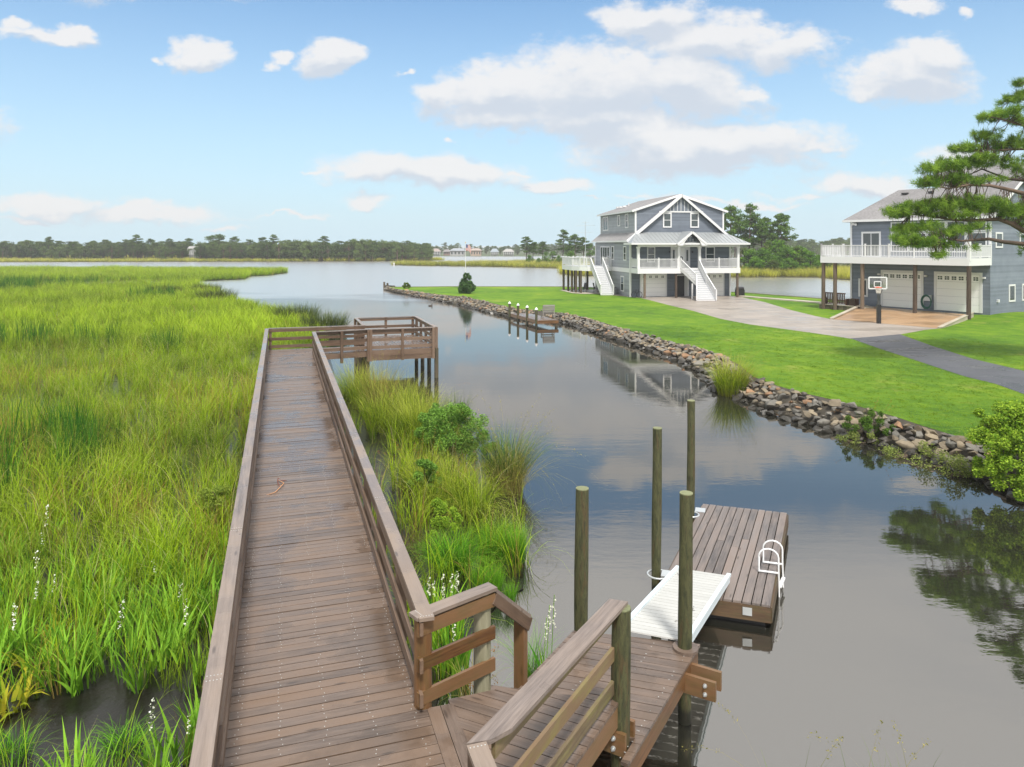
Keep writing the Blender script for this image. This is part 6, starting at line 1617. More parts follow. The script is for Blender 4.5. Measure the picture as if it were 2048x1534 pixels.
clump('arrowhead_plant', G(940, 1400, 0), 'pale feathery seed spray beside the weathered landing post', 'plant', 60, .22, (.4, .8), (.006, .012), LCO, .6, .3, 5)
clump('arrowhead_plant', G(1095, 1392, 0), 'single arrow-leaved stem with white flowers beside the slanting handrail', 'plant', 7, .05, (.5, 1.0), (.05, .07), LBI, .3, .25, segs=7, flatw=True, extra=lambda r_, rg: spikes(r_, rg, 3, .10, 1.35))
clump('reed_clump', G(1462, 785, .1), 'yellow-brown reed clump growing out of the rocky bank', 'reeds', 900, .55, (1.0, 1.9), (.010, .018), LCY, .45, .22, 22)
clump('reed_clump', G(1466, 782, .1) + (.3, .2, 0), 'rusty dry reed stalks within the clump on the rocky bank', 'reeds', 160, .45, (.9, 1.5), (.012, .02), leafmat('rust_blade', (.22, .10, .03), (.45, .26, .08), .3, inst=False), .6, .3, seed=9)
for k, (u, v) in enumerate(((1560, 1640), (1590, 1650), (1720, 1655), (1775, 1640), (1830, 1680))):
    q = G(u, v, 0); clump('reed_clump', q, ['leftmost tall reed heads rising from the bottom edge', 'second reed stem with brown head at the bottom edge', 'short reed at the bottom edge right of the gap', 'green-headed reed at the bottom edge', 'arching brown plume reed nearest the bottom right corner'][k], 'reeds', 10, .08, (.5, .95), (.006, .011), LCD, .3, .15, 2, seed=40 + k)
clump('grass_clump', G(250, 1500, 0), 'low grass tussock beside the dark mud pool at the near left', 'grass clump', 260, .2, (.2, .42), (.006, .010), LCG, .9, .4)
clump('grass_clump', G(24, 1520, 0), 'fine-leaved green tuft in the pool at the lower left corner', 'grass clump', 260, .22, (.2, .42), (.005, .009), LCG, .5, .3)
for k, (u, v) in enumerate(((60, 1330), (25, 1420), (110, 1280))):
    clump('yellow_leaved_herb', G(u, v, 0), ['herb with yellowing leaves above the mud pool', 'yellow-orange leaved herb at the left edge of the mud pool', 'pale leaved herb just above the yellow herb'][k], 'herb', 34, .2, (.25, .55), (.06, .10), leafmat('yellow_leaf_%d' % k, (.25, .30, .02), (.52, .45, .04), .35, inst=False), .5, .6, segs=5, flatw=True)

# ------------------------------------------------------------ bushes
def stems(r_, pts, base, rg, rad=.02, nm='branch', mat=None, n=14):
    mb = MB()
    for k in range(n):
        p = pts[rg.integers(len(pts))]; m_ = (np.array(p) + base) / 2 + rg.normal(0, .08, 3)
        mb.tube([base + rg.normal(0, .05, 3) * (1, 1, 0), m_, p], [rad, rad * .7, rad * .3], 5)
    return mb.build(nm, mat or M_TWIG, r_)
M_TWIG = flat('twig_bark', (.10, .075, .05), .85, .2)
M_BARK = wood('pine_bark', lin(58, 46, 38), lin(112, 92, 78), rough=(.8, .9), grain=.4)
def bush(name, q, label, cat, lobes, n, size, mat, seed, up=.2, aspect=.5, group=None, shell=.6):
    rg = np.random.default_rng(seed); r_ = root(name, (q[0], q[1], 0), 0, label, cat, group); C = []
    tot = sum(l[3] ** 2 for l in lobes)
    for (x, y, z, r) in lobes:
        m = int(n * r * r / tot); k = max(5, int(r * r * 26)); sub = lobe_points((x, y, z), (r * .78,) * 3, k, rg, .55)
        for sp in sub: C.append(lobe_points(sp, (r * .34,) * 3, m // k + 1, rg, .3))
    C = np.vstack(C) + np.array([q[0], q[1], 0]); C = C[C[:, 2] > .03]
    V, F = leafcards(C, size, rg, up, aspect); raw_mesh('foliage', V, F, mat, np.repeat(rg.random(len(F)) * .6 + .4 * np.repeat(rg.random(len(F) // 40 + 1), 40)[:len(F)], 4), np.full(len(V), .5), r_)
    stems(r_, [np.array([q[0] + l[0], q[1] + l[1], l[2]]) for l in lobes], np.array([q[0], q[1], 0.0]), rg); return r_
BL1 = leafmat('bush_leaf', (.06, .15, .02), (.27, .47, .08), .2, inst=False)
BL2 = leafmat('dark_bush_leaf', (.02, .065, .014), (.085, .19, .028), .15, inst=False, gloss=.5)
BL3 = leafmat('lime_bush_leaf', (.09, .20, .015), (.42, .58, .06), .22, inst=False)
bush('groundsel_bush', G(905, 940, 0), 'rounded light green bush beside the tall reed clump', 'bush', [(0, 0, 1.3, .72), (.5, .1, 1.1, .6), (-.45, 0, 1.1, .5), (.05, -.2, 1.65, .5), (.6, -.2, .8, .5), (-.05, -.3, .8, .6), (.9, -.1, .8, .42)], 22000, (.018, .036), BL1, 1)
bush('groundsel_bush', G(862, 925, 0), 'smaller light green bush left of the rounded one', 'bush', [(0, 0, 1.15, .46), (.08, .05, 1.55, .34), (-.12, -.1, .85, .44), (.1, 0, .6, .4)], 9000, (.018, .034), BL1, 2)
bush('groundsel_bush', G(428, 1090, 0), 'pale green bush touching the left rail of the boardwalk', 'bush', [(0, 0, 1.2, .34), (-.22, .1, 1.0, .30), (.15, -.1, .95, .28), (-.1, -.1, .75, .3)], 4500, (.015, .03), leafmat('pale_bush_leaf', (.14, .22, .03), (.36, .44, .08), .35, inst=False), 3)
bush('groundsel_bush', G(850, 1010, 0), 'small fresh green bush close to the boardwalk rail', 'bush', [(0, 0, .8, .38), (.2, .1, .6, .32), (-.2, 0, .6, .30), (0, -.1, 1.05, .26)], 7000, (.016, .032), BL1, 12)
bush('bright_herb', G(884, 1085, 0), 'lime green leafy herb in the middle of the right strip', 'herb', [(0, 0, .55, .32), (.22, .05, .5, .28), (-.15, .1, .75, .26), (.0, -.1, .35, .3)], 4200, (.016, .030), BL3, 4)
bush('bank_shrub', G(1738, 868, .2), 'low green shrub growing over the rocks below the lawn', 'shrub', [(0, 0, .55, .45), (.5, -.2, .5, .4), (-.45, .2, .45, .35), (.2, .1, .8, .3)], 4200, (.02, .04), leafmat('bank_leaf', (.04, .10, .015), (.14, .24, .035), .3, inst=False), 5)
clump('grass_clump', G(1745, 862, .2), 'thin dark stalks standing in the low bank shrub', 'grass clump', 160, .35, (.7, 1.2), (.006, .010), LCD, .4, .2, 4, seed=13)
# small waterside weeds over the rocks
for k, (u, v, r_) in enumerate(((1700, 884, .5), (1800, 912, .6), (1858, 932, .65), (1900, 950, .6))):
    bush('shore_weed', G(u, v, .0), ['patch of pale pond weed under the low bank shrub', 'patch of pale pond weed below the dark shore stones', 'wide patch of pale pond weed left of the lime bush', 'patch of pond weed touching the lime bush'][k], 'weed', [(0, 0, .06, r_), (r_ * .9, -r_ * .35, .05, r_ * .8)], 1500, (.02, .04), leafmat('weed_leaf_%d' % k, (.10, .15, .03), (.30, .34, .10), .3, inst=False), 50 + k)
bq = G(2062, 990, 0)
bush('wax_myrtle', bq, 'large bright lime-green bush on the bank at the right edge', 'bush',
     [(.0, .2, 1.5, .98), (-.95, .2, 1.15, .66), (-.70, -.35, .75, .62), (-1.0, .3, 1.75, .42), (-1.15, -.1, .55, .42), (.5, -.6, 1.0, .8), (.9, .5, 1.5, .9), (.1, .4, 2.15, .65), (-.5, .3, 1.85, .50), (-.9, -.2, 1.5, .42), (.0, -1.0, .45, .55), (.7, -1.1, .5, .6), (-1.05, .1, .65, .40), (1.5, 0, 1.3, .9), (-.2, -.5, 1.4, .6), (-.55, -.9, .30, .45)], 62000, (.022, .046), BL3, 6, up=.35, shell=.5)
bush('dark_shrub', G(932, 587, LZ), 'big round dark green shrub alone on the lawn', 'shrub', [(0, 0, LZ + .85, .95), (.1, 0, LZ + 1.7, .75), (-.35, -.1, LZ + 1.4, .6), (.45, 0, LZ + .8, .75), (-.45, 0, LZ + .5, .55), (.35, -.2, LZ + .4, .6), (0, -.2, LZ + 2.1, .45), (-.1, .1, LZ + .3, .8)], 9000, (.07, .12), BL2, 7)
bush('small_shrub', G(813, 577, LZ), 'small round yellow-green shrub near the tip of the lawn point', 'shrub', [(0, 0, LZ + .4, .5), (.3, 0, LZ + .35, .35), (-.3, 0, LZ + .3, .35)], 1500, (.06, .10), leafmat('olive_leaf', (.05, .09, .01), (.16, .22, .03), .2, inst=False), 8)
# young stem on the lawn by the bank
for k, (u, v, s_) in enumerate(((432, 604, 1.), (412, 590, .8), (592, 646, .8), (648, 668, .7), (330, 594, .9))):
    clump('rush_clump', G(u, v, 0), ['dark brown-green rush mound at the inlet corner of the marsh', 'smaller dark rush mound behind the one at the inlet corner', 'dark spiky rush tuft on the marsh edge beyond the boardwalk end', 'dark spiky rush tuft nearest the far rail on the marsh edge', 'dull olive rush mound inside the marsh left of the inlet'][k], 'rushes', 1100, 2.1 * s_, (1.0, 1.9), (.025, .045), leafmat('brown_rush_%d' % k, (.025, .05, .012), (.14, .17, .045), .15, inst=False), .4, .25, segs=4, seed=200 + k)
clump('seedling', G(1343, 668, LZ) + (0, 0, LZ), 'thin young weed stalk on the lawn edge above the bank', 'weed', 12, .05, (.3, .7), (.02, .03), LCG, .2, .1)

# ------------------------------------------------------------ trees
PN = leafmat('pine_needles', (.04, .10, .018), (.16, .27, .035), .2, inst=False)
PN2 = leafmat('far_pine_leaf', (.035, .08, .018), (.13, .21, .035), .15, inst=False)
DN = leafmat('far_bush_leaf', (.045, .13, .014), (.18, .33, .03), .2, inst=False)
DNY = leafmat('far_olive_leaf', (.045, .075, .018), (.13, .19, .035), .2, inst=False)
def tree_meshes(kind, seed):
    """returns (trunk MB, foliage arrays) for a tree about 10 m tall"""
    rg = np.random.default_rng(seed); mb = MB(); C = []
    if kind == 'pine':
        hh = rg.uniform(9, 11); lean = rg.normal(0, .03, 2); n = 7
        tr = [np.array([lean[0] * z * 1.2 + .15 * math.sin(z * .6 + seed), lean[1] * z, z]) for z in np.linspace(-.3, hh, n)]
        mb.tube(tr, np.linspace(.20, .05, n), 7)
        z0 = rg.uniform(.38, .55) * hh
        for k in range(17):
            z = z0 + (hh - z0) * (k / 16) ** .9; f = (z - z0) / (hh - z0); L = (1 - f ** 1.6) * rg.uniform(1.3, 2.9) + .5; a = k * 2.4 + rg.normal(0, .5)
            t0 = tr[0] + (np.array([np.interp(z, [q[2] for q in tr], [q[i] for q in tr]) for i in range(3)]) - tr[0]); d = np.array([math.cos(a), math.sin(a), rg.uniform(.0, .45)])
            e = t0 + d * L; mb.tube([t0, (t0 + e) / 2 + (0, 0, .1), e], [.06, .04, .02], 5)
            for m_ in range(5):
                c = t0 + d * L * rg.uniform(.45, 1.05) + rg.normal(0, .28, 3) * (1, 1, .5); r = rg.uniform(.42, .72); C.append(lobe_points(c, (r * 1.25, r * 1.25, r * .5), 40, rg, .2))
        C.append(lobe_points(tr[-1] + (0, 0, .1), (.6, .6, .5), 60, rg, .2)); size = (.10, .20)
    elif kind == 'bushy':
        hh = rg.uniform(6.5, 8.); mb.tube([(0, 0, -.3), (.1, 0, hh * .45), (.0, .1, hh * .8)], [.22, .14, .05], 7)
        for k in range(26):
            a = rg.random() * 6.28; f = rg.random(); z = hh * (.10 + .82 * f); w_ = 2.4 * math.sin(min(1, (f * .85 + .22)) * math.pi) ** .6
            c = np.array([math.cos(a) * w_ * rg.uniform(.3, 1), math.sin(a) * w_ * rg.uniform(.3, 1), z]); r = rg.uniform(.7, 1.25)
            mb.tube([(0, 0, z * .5), c], [.05, .02], 4); C.append(lobe_points(c, (r, r, r * .8), 110, rg, .35))
        size = (.11, .22)
    else:  # round-topped wood tree
        hh = rg.uniform(8.5, 10.5); mb.tube([(0, 0, -.3), (.1, 0, hh * .5), (.0, .1, hh * .9)], [.22, .15, .05], 7)
        for k in range(24):
            a = rg.random() * 6.28; f = rg.random() ** .8; z = hh * (.18 + .78 * f); w_ = 2.2 * (1 - abs(f - .5) ** 2 * 1.6)
            c = np.array([math.cos(a) * w_ * rg.uniform(.2, 1), math.sin(a) * w_ * rg.uniform(.2, 1), z]); r = rg.uniform(.55, 1.05)
            mb.tube([(0, 0, z * .6), c], [.05, .02], 4); C.append(lobe_points(c, (r * 1.1, r * 1.1, r * .65), 60, rg, .4))
        size = (.13, .26)
    C = np.vstack(C); V, F = leafcards(C, size, rg, .3, .6); return mb, V, F, np.repeat(rg.random(len(F)) * .5 + .5 * np.repeat(rg.random(len(F) // 30 + 1), 30)[:len(F)], 4)
TREES = {}
def tree_proto(kind, i, fol):
    key = (kind, i, fol.name)
    if key not in TREES:
        mb, V, F, rr = tree_meshes(kind, 300 + i * 7 + len(kind))
        V0 = np.vstack(mb.V)
        t_ = mb.build('trunk', M_BARK); c_ = raw_mesh('crown', V, F, fol, rr, np.full(len(V), .5))
        TREES[key] = (t_.data, c_.data); bpy.data.objects.remove(t_); bpy.data.objects.remove(c_)
    return TREES[key]
def tree(kind, i, x, y, sc, name, label, group, fol=None, z=.03, sx=1.):
    fol = fol or PN2; td, cd = tree_proto(kind, i, fol); r_ = root(name, (x, y, z), random.random() * 6.28, label, 'tree', group, 1.); r_.scale = (sc * sx, sc * sx, sc)
    for nm, d in (('trunk', td), ('crown', cd)):
        o = bpy.data.objects.new(nm, d); COL.objects.link(o); o.parent = r_
    return r_
rt = np.random.default_rng(77)
def at(u, Yv): return (u - CX) * Yv / F_PX
# group right of the stilt house: pines over bushy trees
for k, (u, Yv, vt) in enumerate(((1462, 165, 418), (1478, 172, 428), (1497, 168, 424), (1506, 170, 432), (1522, 166, 436), (1530, 170, 440), (1562, 167, 424), (1553, 172, 444), (1440, 168, 430), (1420, 170, 436))):
    hgt = H - (vt - VH) * Yv / F_PX
    tree('pine', k % 5, at(u, Yv), Yv, hgt / 10., 'pine_tree', ['tall dense pine touching the stilt house roof on its right', 'pine just right of the tall one by the stilt house', 'tall pine with the fullest crown in the group right of the stilt house', 'pine with a bare trunk in the middle of the right group', 'slimmer pine between the full one and the open one', 'lower pine left of the open-branched pine', 'open-branched tallest pine at the right end of the group', 'small pine behind the open-branched pine', 'pine hidden behind the right edge of the stilt house', 'pine mostly hidden behind the stilt house'][k], 'pines on the far shore right of the stilt house', PN2 if k % 2 else PN, sx=.85)
blab = ['bushy green tree right behind the reeds next to the stilt house', 'round bushy tree second from the stilt house', 'bushy tree with darker leaves in the middle of the thicket', 'bushy tree left of the thicket centre', 'large bushy tree at the thicket centre', 'bushy tree below the open pine', 'olive bushy tree right of the thicket centre', 'bushy tree toward the balcony posts', 'bushy tree nearest the balcony', 'low dark bush at the reed edge', 'low olive bush behind the reeds', 'bushy tree behind the balcony railing', 'bushy tree behind the second house corner', 'low bush between the reeds and the balcony', 'dark tree above the reeds left of the balcony', 'bushy tree far right of the thicket', 'small round tree by the balcony post', 'bushy tree low over the reeds']
for k, (u, Yv, vt) in enumerate(((1490, 158, 492), (1505, 156, 486), (1525, 155, 482), (1540, 160, 476), (1557, 158, 474), (1575, 156, 476), (1592, 158, 479), (1606, 160, 484), (1622, 157, 500), (1548, 150, 512), (1580, 150, 506), (1640, 165, 498), (1668, 168, 500), (1612, 152, 520), (1598, 170, 478), (1655, 160, 512), (1634, 158, 518), (1512, 152, 508))):
    hgt = H - (vt - VH) * Yv / F_PX
    tree('bushy', k % 4, at(u, Yv), Yv, hgt / 8.2, 'bushy_tree', blab[k], 'bushy trees behind the reeds between the houses', DN if k % 3 else DNY, sx=1.35 if hgt > 6 else 1.6)
# group left of the stilt house
glab = ['bare-topped pine at the left end of the group left of the stilt house', 'slim pine second from the left end of that group', 'low dark tree below the bare-topped pine', 'pine in the gap of the group left of the stilt house', 'bushy tree at the waterline left of the stilt house', 'round tree behind the reed bank near the stilt house', 'tall spreading pine left of the stilt house', 'tall full pine nearest the stilt house on its left', 'pine whose crown meets the side deck railing', 'bushy tree above the side deck', 'low tree at the foot of the tall pines', 'dark tree behind the two tall pines', 'tree partly hidden by the stilt house side', 'tree hidden behind the side deck', 'low olive tree on the reed bank', 'small tree on the reed bank right of the olive one']
for k, (u, Yv, vt, kd) in enumerate(((1053, 226, 475, 'pine'), (1066, 228, 482, 'pine'), (1058, 224, 505, 'bushy'), (1085, 232, 484, 'pine'), (1092, 222, 502, 'bushy'), (1105, 226, 496, 'wood'), (1126, 222, 467, 'pine'), (1150, 220, 470, 'pine'), (1166, 222, 476, 'pine'), (1140, 218, 496, 'bushy'), (1118, 220, 506, 'bushy'), (1142, 228, 480, 'wood'), (1180, 222, 484, 'wood'), (1200, 224, 486, 'pine'), (1078, 218, 512, 'bushy'), (1160, 216, 508, 'bushy'))):
    hgt = H - (vt - VH) * Yv / F_PX
    tree(kd, k % 4, at(u, Yv), Yv, hgt / {'pine': 10.2, 'bushy': 8., 'wood': 10.}[kd], 'pine_tree' if kd == 'pine' else 'shore_tree', glab[k], 'trees on the reed bank left of the stilt house', PN2 if kd == 'pine' else DN, sx=1.15)
# emergent pines on the left skyline
elab = 'pine crown standing above the far left wood, '
for k, (u, vt) in enumerate(((42, 476), (58, 478), (98, 478), (118, 478), (148, 482), (188, 482), (216, 483), (275, 474), (300, 478), (322, 480), (338, 478), (375, 474), (425, 470), (440, 469), (470, 471), (500, 470), (526, 472), (548, 474), (580, 476), (612, 480), (648, 473), (690, 484), (708, 482), (745, 485), (782, 478), (815, 482))):
    Yv = 300 + rt.uniform(-8, 25); hgt = H - (vt - VH) * Yv / F_PX
    where = ['first', 'second', 'third', 'fourth', 'fifth', 'sixth', 'seventh', 'eighth', 'ninth', 'tenth', 'eleventh', 'twelfth', 'thirteenth', 'fourteenth', 'fifteenth', 'sixteenth', 'seventeenth', 'eighteenth', 'nineteenth', 'twentieth', 'twenty-first', 'twenty-second', 'twenty-third', 'twenty-fourth', 'twenty-fifth', 'last'][k]
    tree('pine' if k % 3 else 'wood', k % 5, at(u, Yv), Yv, hgt / 10.3, 'skyline_tree', elab + where + ' counted from the left', 'taller trees on the left skyline', sx=1.25)
# the woods themselves
def tree_scatter(name, pts, hs, label, fol, rg, kinds=('wood', 'bushy', 'pine')):
    protos = []
    for kd in kinds:
        for i in (0, 1):
            mb, V, F, rr = tree_meshes(kd, 500 + i * 3 + len(kd)); V0 = np.vstack(mb.V); 
            q = [f for f in mb.F if len(f) == 4]; F0 = np.array(q); n0 = len(V0)
            protos.append((np.vstack([V0, V]), np.vstack([F0, F + n0]), np.concatenate([np.full(n0, .5), rr]), np.full(n0 + len(V), .5), np.concatenate([np.ones(len(F0), int), np.zeros(len(F), int)])))
    n = len(pts); pick = rg.integers(0, len(protos), n)
    scatter(name, protos, np.c_[pts, np.full(n, .03)], pick, np.c_[np.zeros((n, 2)), rg.random(n) * 6.28], np.c_[hs * 1.2, hs * 1.2, hs], rg.random(n), [fol, M_BARK], label)
PNI = leafmat('wood_leaf', (.03, .06, .02), (.14, .20, .055), .15)
def wood_belt(name, u0, u1, Y0, Y1, n, vt0, vt1, label, seed, skip=None, kinds=('wood', 'bushy', 'pine')):
    rg = np.random.default_rng(seed); u = rg.uniform(u0, u1, n); Y = rg.uniform(Y0, Y1, n); x = (u - CX) * Y / F_PX
    prof = vnoise(u, u * 0, 60, seed); vt = vt0 + (vt1 - vt0) * prof + rg.uniform(-5, 11, n) * rg.random(n) ** .5
    hs = (H - (vt - VH) * Y / F_PX) / 10.2
    if skip is not None:
        m = np.ones(n, bool)
        for a, b in skip: m &= ~((u > a) & (u < b))
        x, Y, hs = x[m], Y[m], hs[m]
    tree_scatter(name, np.c_[x, Y], np.maximum(hs, .3), label, PNI, rg, kinds)
wood_belt('far_wood', -350, 420, 288, 345, 430, 486, 480, 'dark wood along the far left shore', 61, skip=[(378, 398)])
wood_belt('far_wood', 395, 862, 286, 335, 420, 482, 474, 'denser dark wood on the point behind the far reed belt', 62, kinds=('wood', 'bushy', 'wood'))
wood_belt('far_wood', 640, 860, 290, 330, 110, 492, 482, 'lower end of the wooded point', 63, kinds=('wood', 'bushy', 'wood'))
wood_belt('distant_wood', -300, 900, 490, 560, 330, 490, 487, 'hazy wood beyond the left shore', 64, kinds=('wood', 'pine'))
wood_belt('distant_wood', 820, 1300, 470, 540, 210, 492, 485, 'hazy wood behind the distant houses', 65, kinds=('wood', 'pine'))
wood_belt('distant_wood', 1430, 1800, 380, 450, 200, 480, 475, 'hazy wood far behind the right-hand thicket', 66, kinds=('wood', 'pine'))
wood_belt('distant_wood', 1750, 2700, 260, 380, 240, 482, 472, 'wood far behind the second house', 67, kinds=('wood', 'pine'))
wood_belt('far_wood', 1640, 2700, 178, 230, 150, 515, 500, 'low thicket behind the golden reeds', 68, kinds=('bushy', 'bushy'))

# ------------------------------------------------------------ distant houses
M_PORCH = flat('porch_paint', (.45, .45, .45), .6)
def far_house(u0, u1, vb, ve, vr, Yv, wallc, roofc, label, hip=True, porch=False, nwin=4, name='distant_house', rot=0.):
    sc = Yv / F_PX; w_ = (u1 - u0) * sc; xc = ((u0 + u1) / 2 - CX) * sc; zb, ze, zr = [H - (v - VH) * sc for v in (vb, ve, vr)]
    zb = .06; r_ = root(name, (xc, Yv, zb), rot, label, 'house', 'houses across the far water'); d = w_ * .6; ze -= zb; zr -= zb
    mb = MB(); mb.bx(-w_ / 2, w_ / 2, 0, d, 0, ze); mb.build('wall', flat('wall_' + str(int(u0)), wallc, .7), r_, local=True)
    mb = MB(); o_ = .6; a = [(-w_ / 2 - o_, -o_, ze), (w_ / 2 + o_, -o_, ze), (w_ / 2 + o_, d + o_, ze), (-w_ / 2 - o_, d + o_, ze)]
    k = w_ * .22 if hip else -o_; b = [(-w_ / 2 + k, d / 2, zr), (w_ / 2 - k, d / 2, zr)]; mb.add(a + b, [(0, 1, 5, 4), (1, 2, 5), (2, 3, 4, 5), (3, 0, 4), (3, 2, 1, 0)]); mb.build('roof', flat('roof_' + str(int(u0)), roofc, .8), r_, local=True)
    fl_ = 2 if ze > 5.5 else 1
    for f_ in range(fl_):
        for i in range(nwin):
            x = -w_ / 2 + w_ * (i + .5) / nwin; z = ze * (f_ + .35) / fl_; mb = MB(); mb.box((x, -.06, z + .6), (w_ / nwin * .45, .10, ze / fl_ * .5)); mb.build('window', M_GLASS, r_, local=True)
    if porch:
        mb = MB(); mb.bx(-w_ / 2, w_ / 2, -1.8, -.01, ze * .45, ze * .45 + .3)
        for i in range(6): x = -w_ / 2 + w_ * i / 5; mb.bx(x - .1, x + .1, -1.8, -1.6, 0, ze)
        mb.build('porch', M_PORCH, r_, local=True)
    return r_
far_house(859, 880, 512.5, 503, 497, 425, (.46, .46, .46), (.30, .25, .23), 'white house with brownish roof at the left end of the far shore', porch=True)
far_house(887, 900, 508, 503.5, 499, 440, (.28, .18, .16), (.22, .20, .20), 'small reddish house second on the far shore')
far_house(900, 929, 508.5, 501.5, 496.5, 430, (.40, .39, .40), (.28, .30, .33), 'wide pale grey house with slate roof left of the flagpole')
far_house(941, 962, 511, 501, 496.5, 425, (.42, .31, .25), (.34, .28, .25), 'salmon coloured house right of the flagpole')
far_house(982, 996, 511.5, 504, 497, 430, (.42, .43, .44), (.26, .30, .34), 'white and blue-grey house in the middle of the far shore', porch=True)
far_house(1007, 1027, 509, 503.5, 498, 425, (.42, .41, .38), (.34, .33, .32), 'cream hip-roofed pavilion house at the right of the far shore', porch=True, nwin=5)
far_house(379, 394, 513, 497, 492.5, 300, (.46, .46, .46), (.32, .31, .31), 'white house showing in a gap of the left wood', hip=False, porch=True)
far_house(108, 122, 507, 501, 496, 420, (.45, .45, .46), (.40, .40, .42), 'pale house barely visible in the far left wood', hip=False)

# ------------------------------------------------------------ big pine at the right edge
PY = 35.; tx = 27.6
bp = root('big_pine', (tx, PY, LZ), 0, 'big long-needled pine reaching in from the right over the second house', 'pine tree')
rgp = np.random.default_rng(404)
mb = MB(); TZ = 17.5
trunk = [np.array([tx + .25 * math.sin(z * .35), PY + .2 * math.sin(z * .5), z]) for z in np.linspace(LZ - .3, TZ, 12)]
mb.tube(trunk, np.linspace(.36, .08, 12), 14); mb.build('trunk', M_BARK, bp)
def pxp(u, v, dy=0.): return GY(u, v, PY + dy)
BR_ = [  # branch polylines in photo pixels with depth offset, start on the trunk
 ([(2160, 520), (2048, 488), (2008, 484), (1978, 478), (1952, 480), (1924, 482), (1896, 478), (1866, 487)], -.6, .12),
 ([(2160, 515), (2048, 462), (2022, 447), (1997, 438), (1952, 441), (1910, 440), (1868, 434), (1820, 428)], .4, .15),
 ([(2160, 400), (2048, 387), (2008, 377), (1980, 371), (1938, 370), (1896, 377), (1860, 370)], -.3, .12),
 ([(2160, 380), (2048, 361), (2020, 358), (1992, 349), (1964, 338), (1930, 353)], .9, .09),
 ([(2160, 330), (2048, 298), (2008, 300), (1962, 300)], .2, .08),
 ([(2160, 280), (2048, 252), (2008, 240), (1975, 232)], -.5, .07),
 ([(2160, 215), (2048, 200), (2020, 198)], .3, .06), ([(2160, 180), (2080, 160), (2044, 165)], -.2, .05),
 ([(2160, 470), (2230, 430), (2330, 400), (2420, 395)], .5, .13), ([(2160, 560), (2260, 520), (2380, 500)], -.5, .12), ([(2160, 350), (2240, 310), (2330, 290)], 0, .1), ([(2160, 250), (2230, 220), (2290, 200)], .3, .07),
 ([(2160, 450), (2110, 430), (2080, 420)], -3.2, .1), ([(2160, 380), (2120, 350), (2090, 330)], 3.0, .1), ([(2160, 520), (2120, 510), (2070, 500)], 3.2, .1)]
BP = []
for pts, dyo, r0 in BR_:
    n = len(pts); P_ = [pxp(u, v, dyo * i / (n - 1) * 1.5 + .25 * math.sin(i * 2.1)) for i, (u, v) in enumerate(pts)]
    P_[0] = np.array([tx + .2, PY, P_[0][2]])
    mb = MB(); mb.tube(P_, np.linspace(r0, .02, n), 8); mb.build('branch', M_BARK, bp); BP.append(np.array(P_))
ALLB = np.vstack([np.array([a + (b - a) * t for a, b in zip(P_[:-1], P_[1:]) for t in np.linspace(0, 1, 12)]) for P_ in BP])
FO = [  # foliage masses: u, v, ru, rv, depth offset, depth radius, tufts
 (1795, 423, 30, 16, .4, .9, 60), (1835, 414, 34, 18, .3, 1.1, 70), (1880, 410, 36, 18, .2, 1.2, 75), (1925, 404, 38, 20, .3, 1.2, 80), (1970, 410, 40, 20, .2, 1.2, 85), (2015, 420, 34, 20, .1, 1.2, 70), (2045, 432, 20, 16, .1, 1., 30), (1905, 428, 60, 12, .2, 1.2, 50),
 (1810, 458, 26, 14, .1, .9, 45), (1850, 452, 30, 12, -.2, 1., 42), (1812, 480, 26, 14, -.4, .8, 46), (1850, 484, 30, 14, -.5, .9, 50), (1892, 466, 28, 12, -.4, .9, 34), (1925, 458, 26, 10, -.3, .9, 24), (1960, 454, 24, 8, -.2, .8, 14), (1900, 492, 26, 8, -.4, .6, 18),
 (1876, 510, 24, 7, -.6, .6, 16), (1946, 496, 14, 5, -.6, .5, 4),
 (1855, 366, 24, 14, -.3, .8, 38), (1895, 358, 34, 14, -.2, .9, 50), (1940, 362, 34, 12, .2, .9, 38), (1980, 360, 22, 9, .2, .8, 16), (1862, 338, 22, 14, -.3, .8, 34), (1902, 330, 32, 18, -.2, 1., 60), (1950, 322, 40, 18, .3, 1.1, 85), (1990, 322, 28, 14, .5, 1., 40),
 (1926, 298, 28, 12, .4, .9, 40), (2000, 292, 32, 14, .4, 1., 50), (2035, 285, 20, 16, .3, 1., 36), (2030, 332, 22, 8, .2, .8, 12), (1975, 272, 28, 14, .2, .9, 40),
 (1985, 234, 28, 12, -.3, .8, 40), (2020, 224, 28, 14, -.3, .9, 46), (2042, 240, 16, 12, -.3, .8, 22), (2022, 200, 24, 10, .2, .7, 30), (2044, 188, 12, 10, .2, .7, 18), (2044, 164, 12, 9, -.1, .6, 18),
 (2100, 430, 60, 70, 0, 2.4, 190), (2100, 330, 55, 60, 0, 2.4, 160), (2110, 240, 55, 50, 0, 2., 140), (2130, 165, 50, 36, 0, 1.8, 100), (2250, 420, 80, 50, 0, 2.2, 140), (2240, 310, 70, 45, 0, 2., 120), (2210, 215, 60, 40, 0, 1.8, 90), (2350, 400, 60, 30, 0, 1.5, 70), (2160, 110, 40, 30, 0, 1.2, 60), (2300, 500, 70, 30, 0, 1.6, 60), (2090, 500, 50, 30, 2., 1.4, 40)]
TC = []
for u, v, ru, rv, dyo, rd, n in FO:
    d = rgp.normal(0, 1, (n, 3)); d /= np.linalg.norm(d, axis=1)[:, None]; d *= (rgp.random(n) ** .45)[:, None]
    sc_ = PY / F_PX; c = pxp(u, v, dyo * 1.3); TC.append(c + d * np.array([ru * sc_, rd, rv * .8 * sc_]))
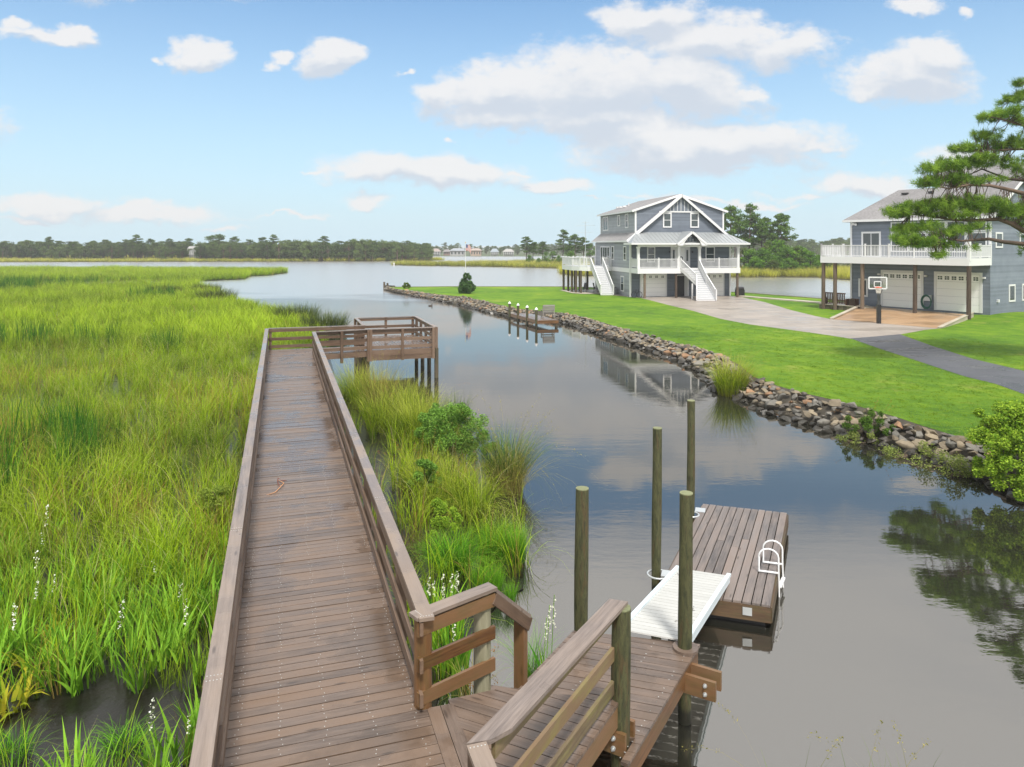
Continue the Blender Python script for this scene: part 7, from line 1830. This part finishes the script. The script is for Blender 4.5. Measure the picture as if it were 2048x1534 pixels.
TC = np.vstack(TC); TC = TC[rgp.random(len(TC)) < .86]
mb = MB()
for c in TC[rgp.random(len(TC)) < .62]:
    k = np.argmin(((ALLB - c) ** 2).sum(1)); b = ALLB[k]; 
    if np.linalg.norm(b - c) < 2.6: mb.tube([b, (b + c) / 2 + (0, 0, -.06) + rgp.normal(0, .05, 3), c], [.022, .014, .007], 4, caps=False)
mb.build('twig', M_BARK, bp)
# needle tufts: long thin needles fanned about an upturned shoot
nn = 52; n = len(TC); 
dirs = rgp.normal(0, 1, (n, nn, 3)) + np.array([0, 0, .55]) + (rgp.normal(0, .5, (n, 1, 3))); dirs /= np.linalg.norm(dirs, axis=2)[:, :, None]
base = TC[:, None, :] + rgp.normal(0, .055, (n, nn, 3)); L_ = rgp.uniform(.15, .27, (n, nn, 1)); tipp = base + dirs * L_; sidev = np.cross(dirs, rgp.normal(0, 1, (n, nn, 3))); sidev /= np.linalg.norm(sidev, axis=2)[:, :, None]
wv2 = .0085
V = np.stack([base - sidev * wv2, base + sidev * wv2, tipp + sidev * wv2 * .5, tipp - sidev * wv2 * .5], 2).reshape(-1, 3)
PNB = leafmat('long_pine_needles', (.06, .14, .02), (.32, .47, .06), .3, inst=False)
rr = np.repeat(np.clip(np.repeat(rgp.random(n), nn) * .6 + rgp.random(n * nn) * .4, 0, 1), 4)
raw_mesh('needles', V, np.arange(n * nn * 4).reshape(-1, 4), PNB, rr, np.full(len(V), .5), bp)

# ------------------------------------------------------------ summer haze over the far shore
hm, ht_ = newmat('haze'); vv = ht_.n('ShaderNodeVolumePrincipled'); vv.inputs['Color'].default_value = (.97, .985, 1., 1); vv.inputs['Density'].default_value = .00048; vv.inputs['Anisotropy'].default_value = .2
oo = ht_.n('ShaderNodeOutputMaterial'); ht_.set(oo.inputs[1], vv.outputs[0])
HAZE = True
if HAZE:
    mb = MB(); mb.bx(-700, 700, -70, 580, -2.4, 30); hz_o = mb.build('haze', hm); tag(hz_o, kind='stuff', label='thin pale summer haze over the far shore')
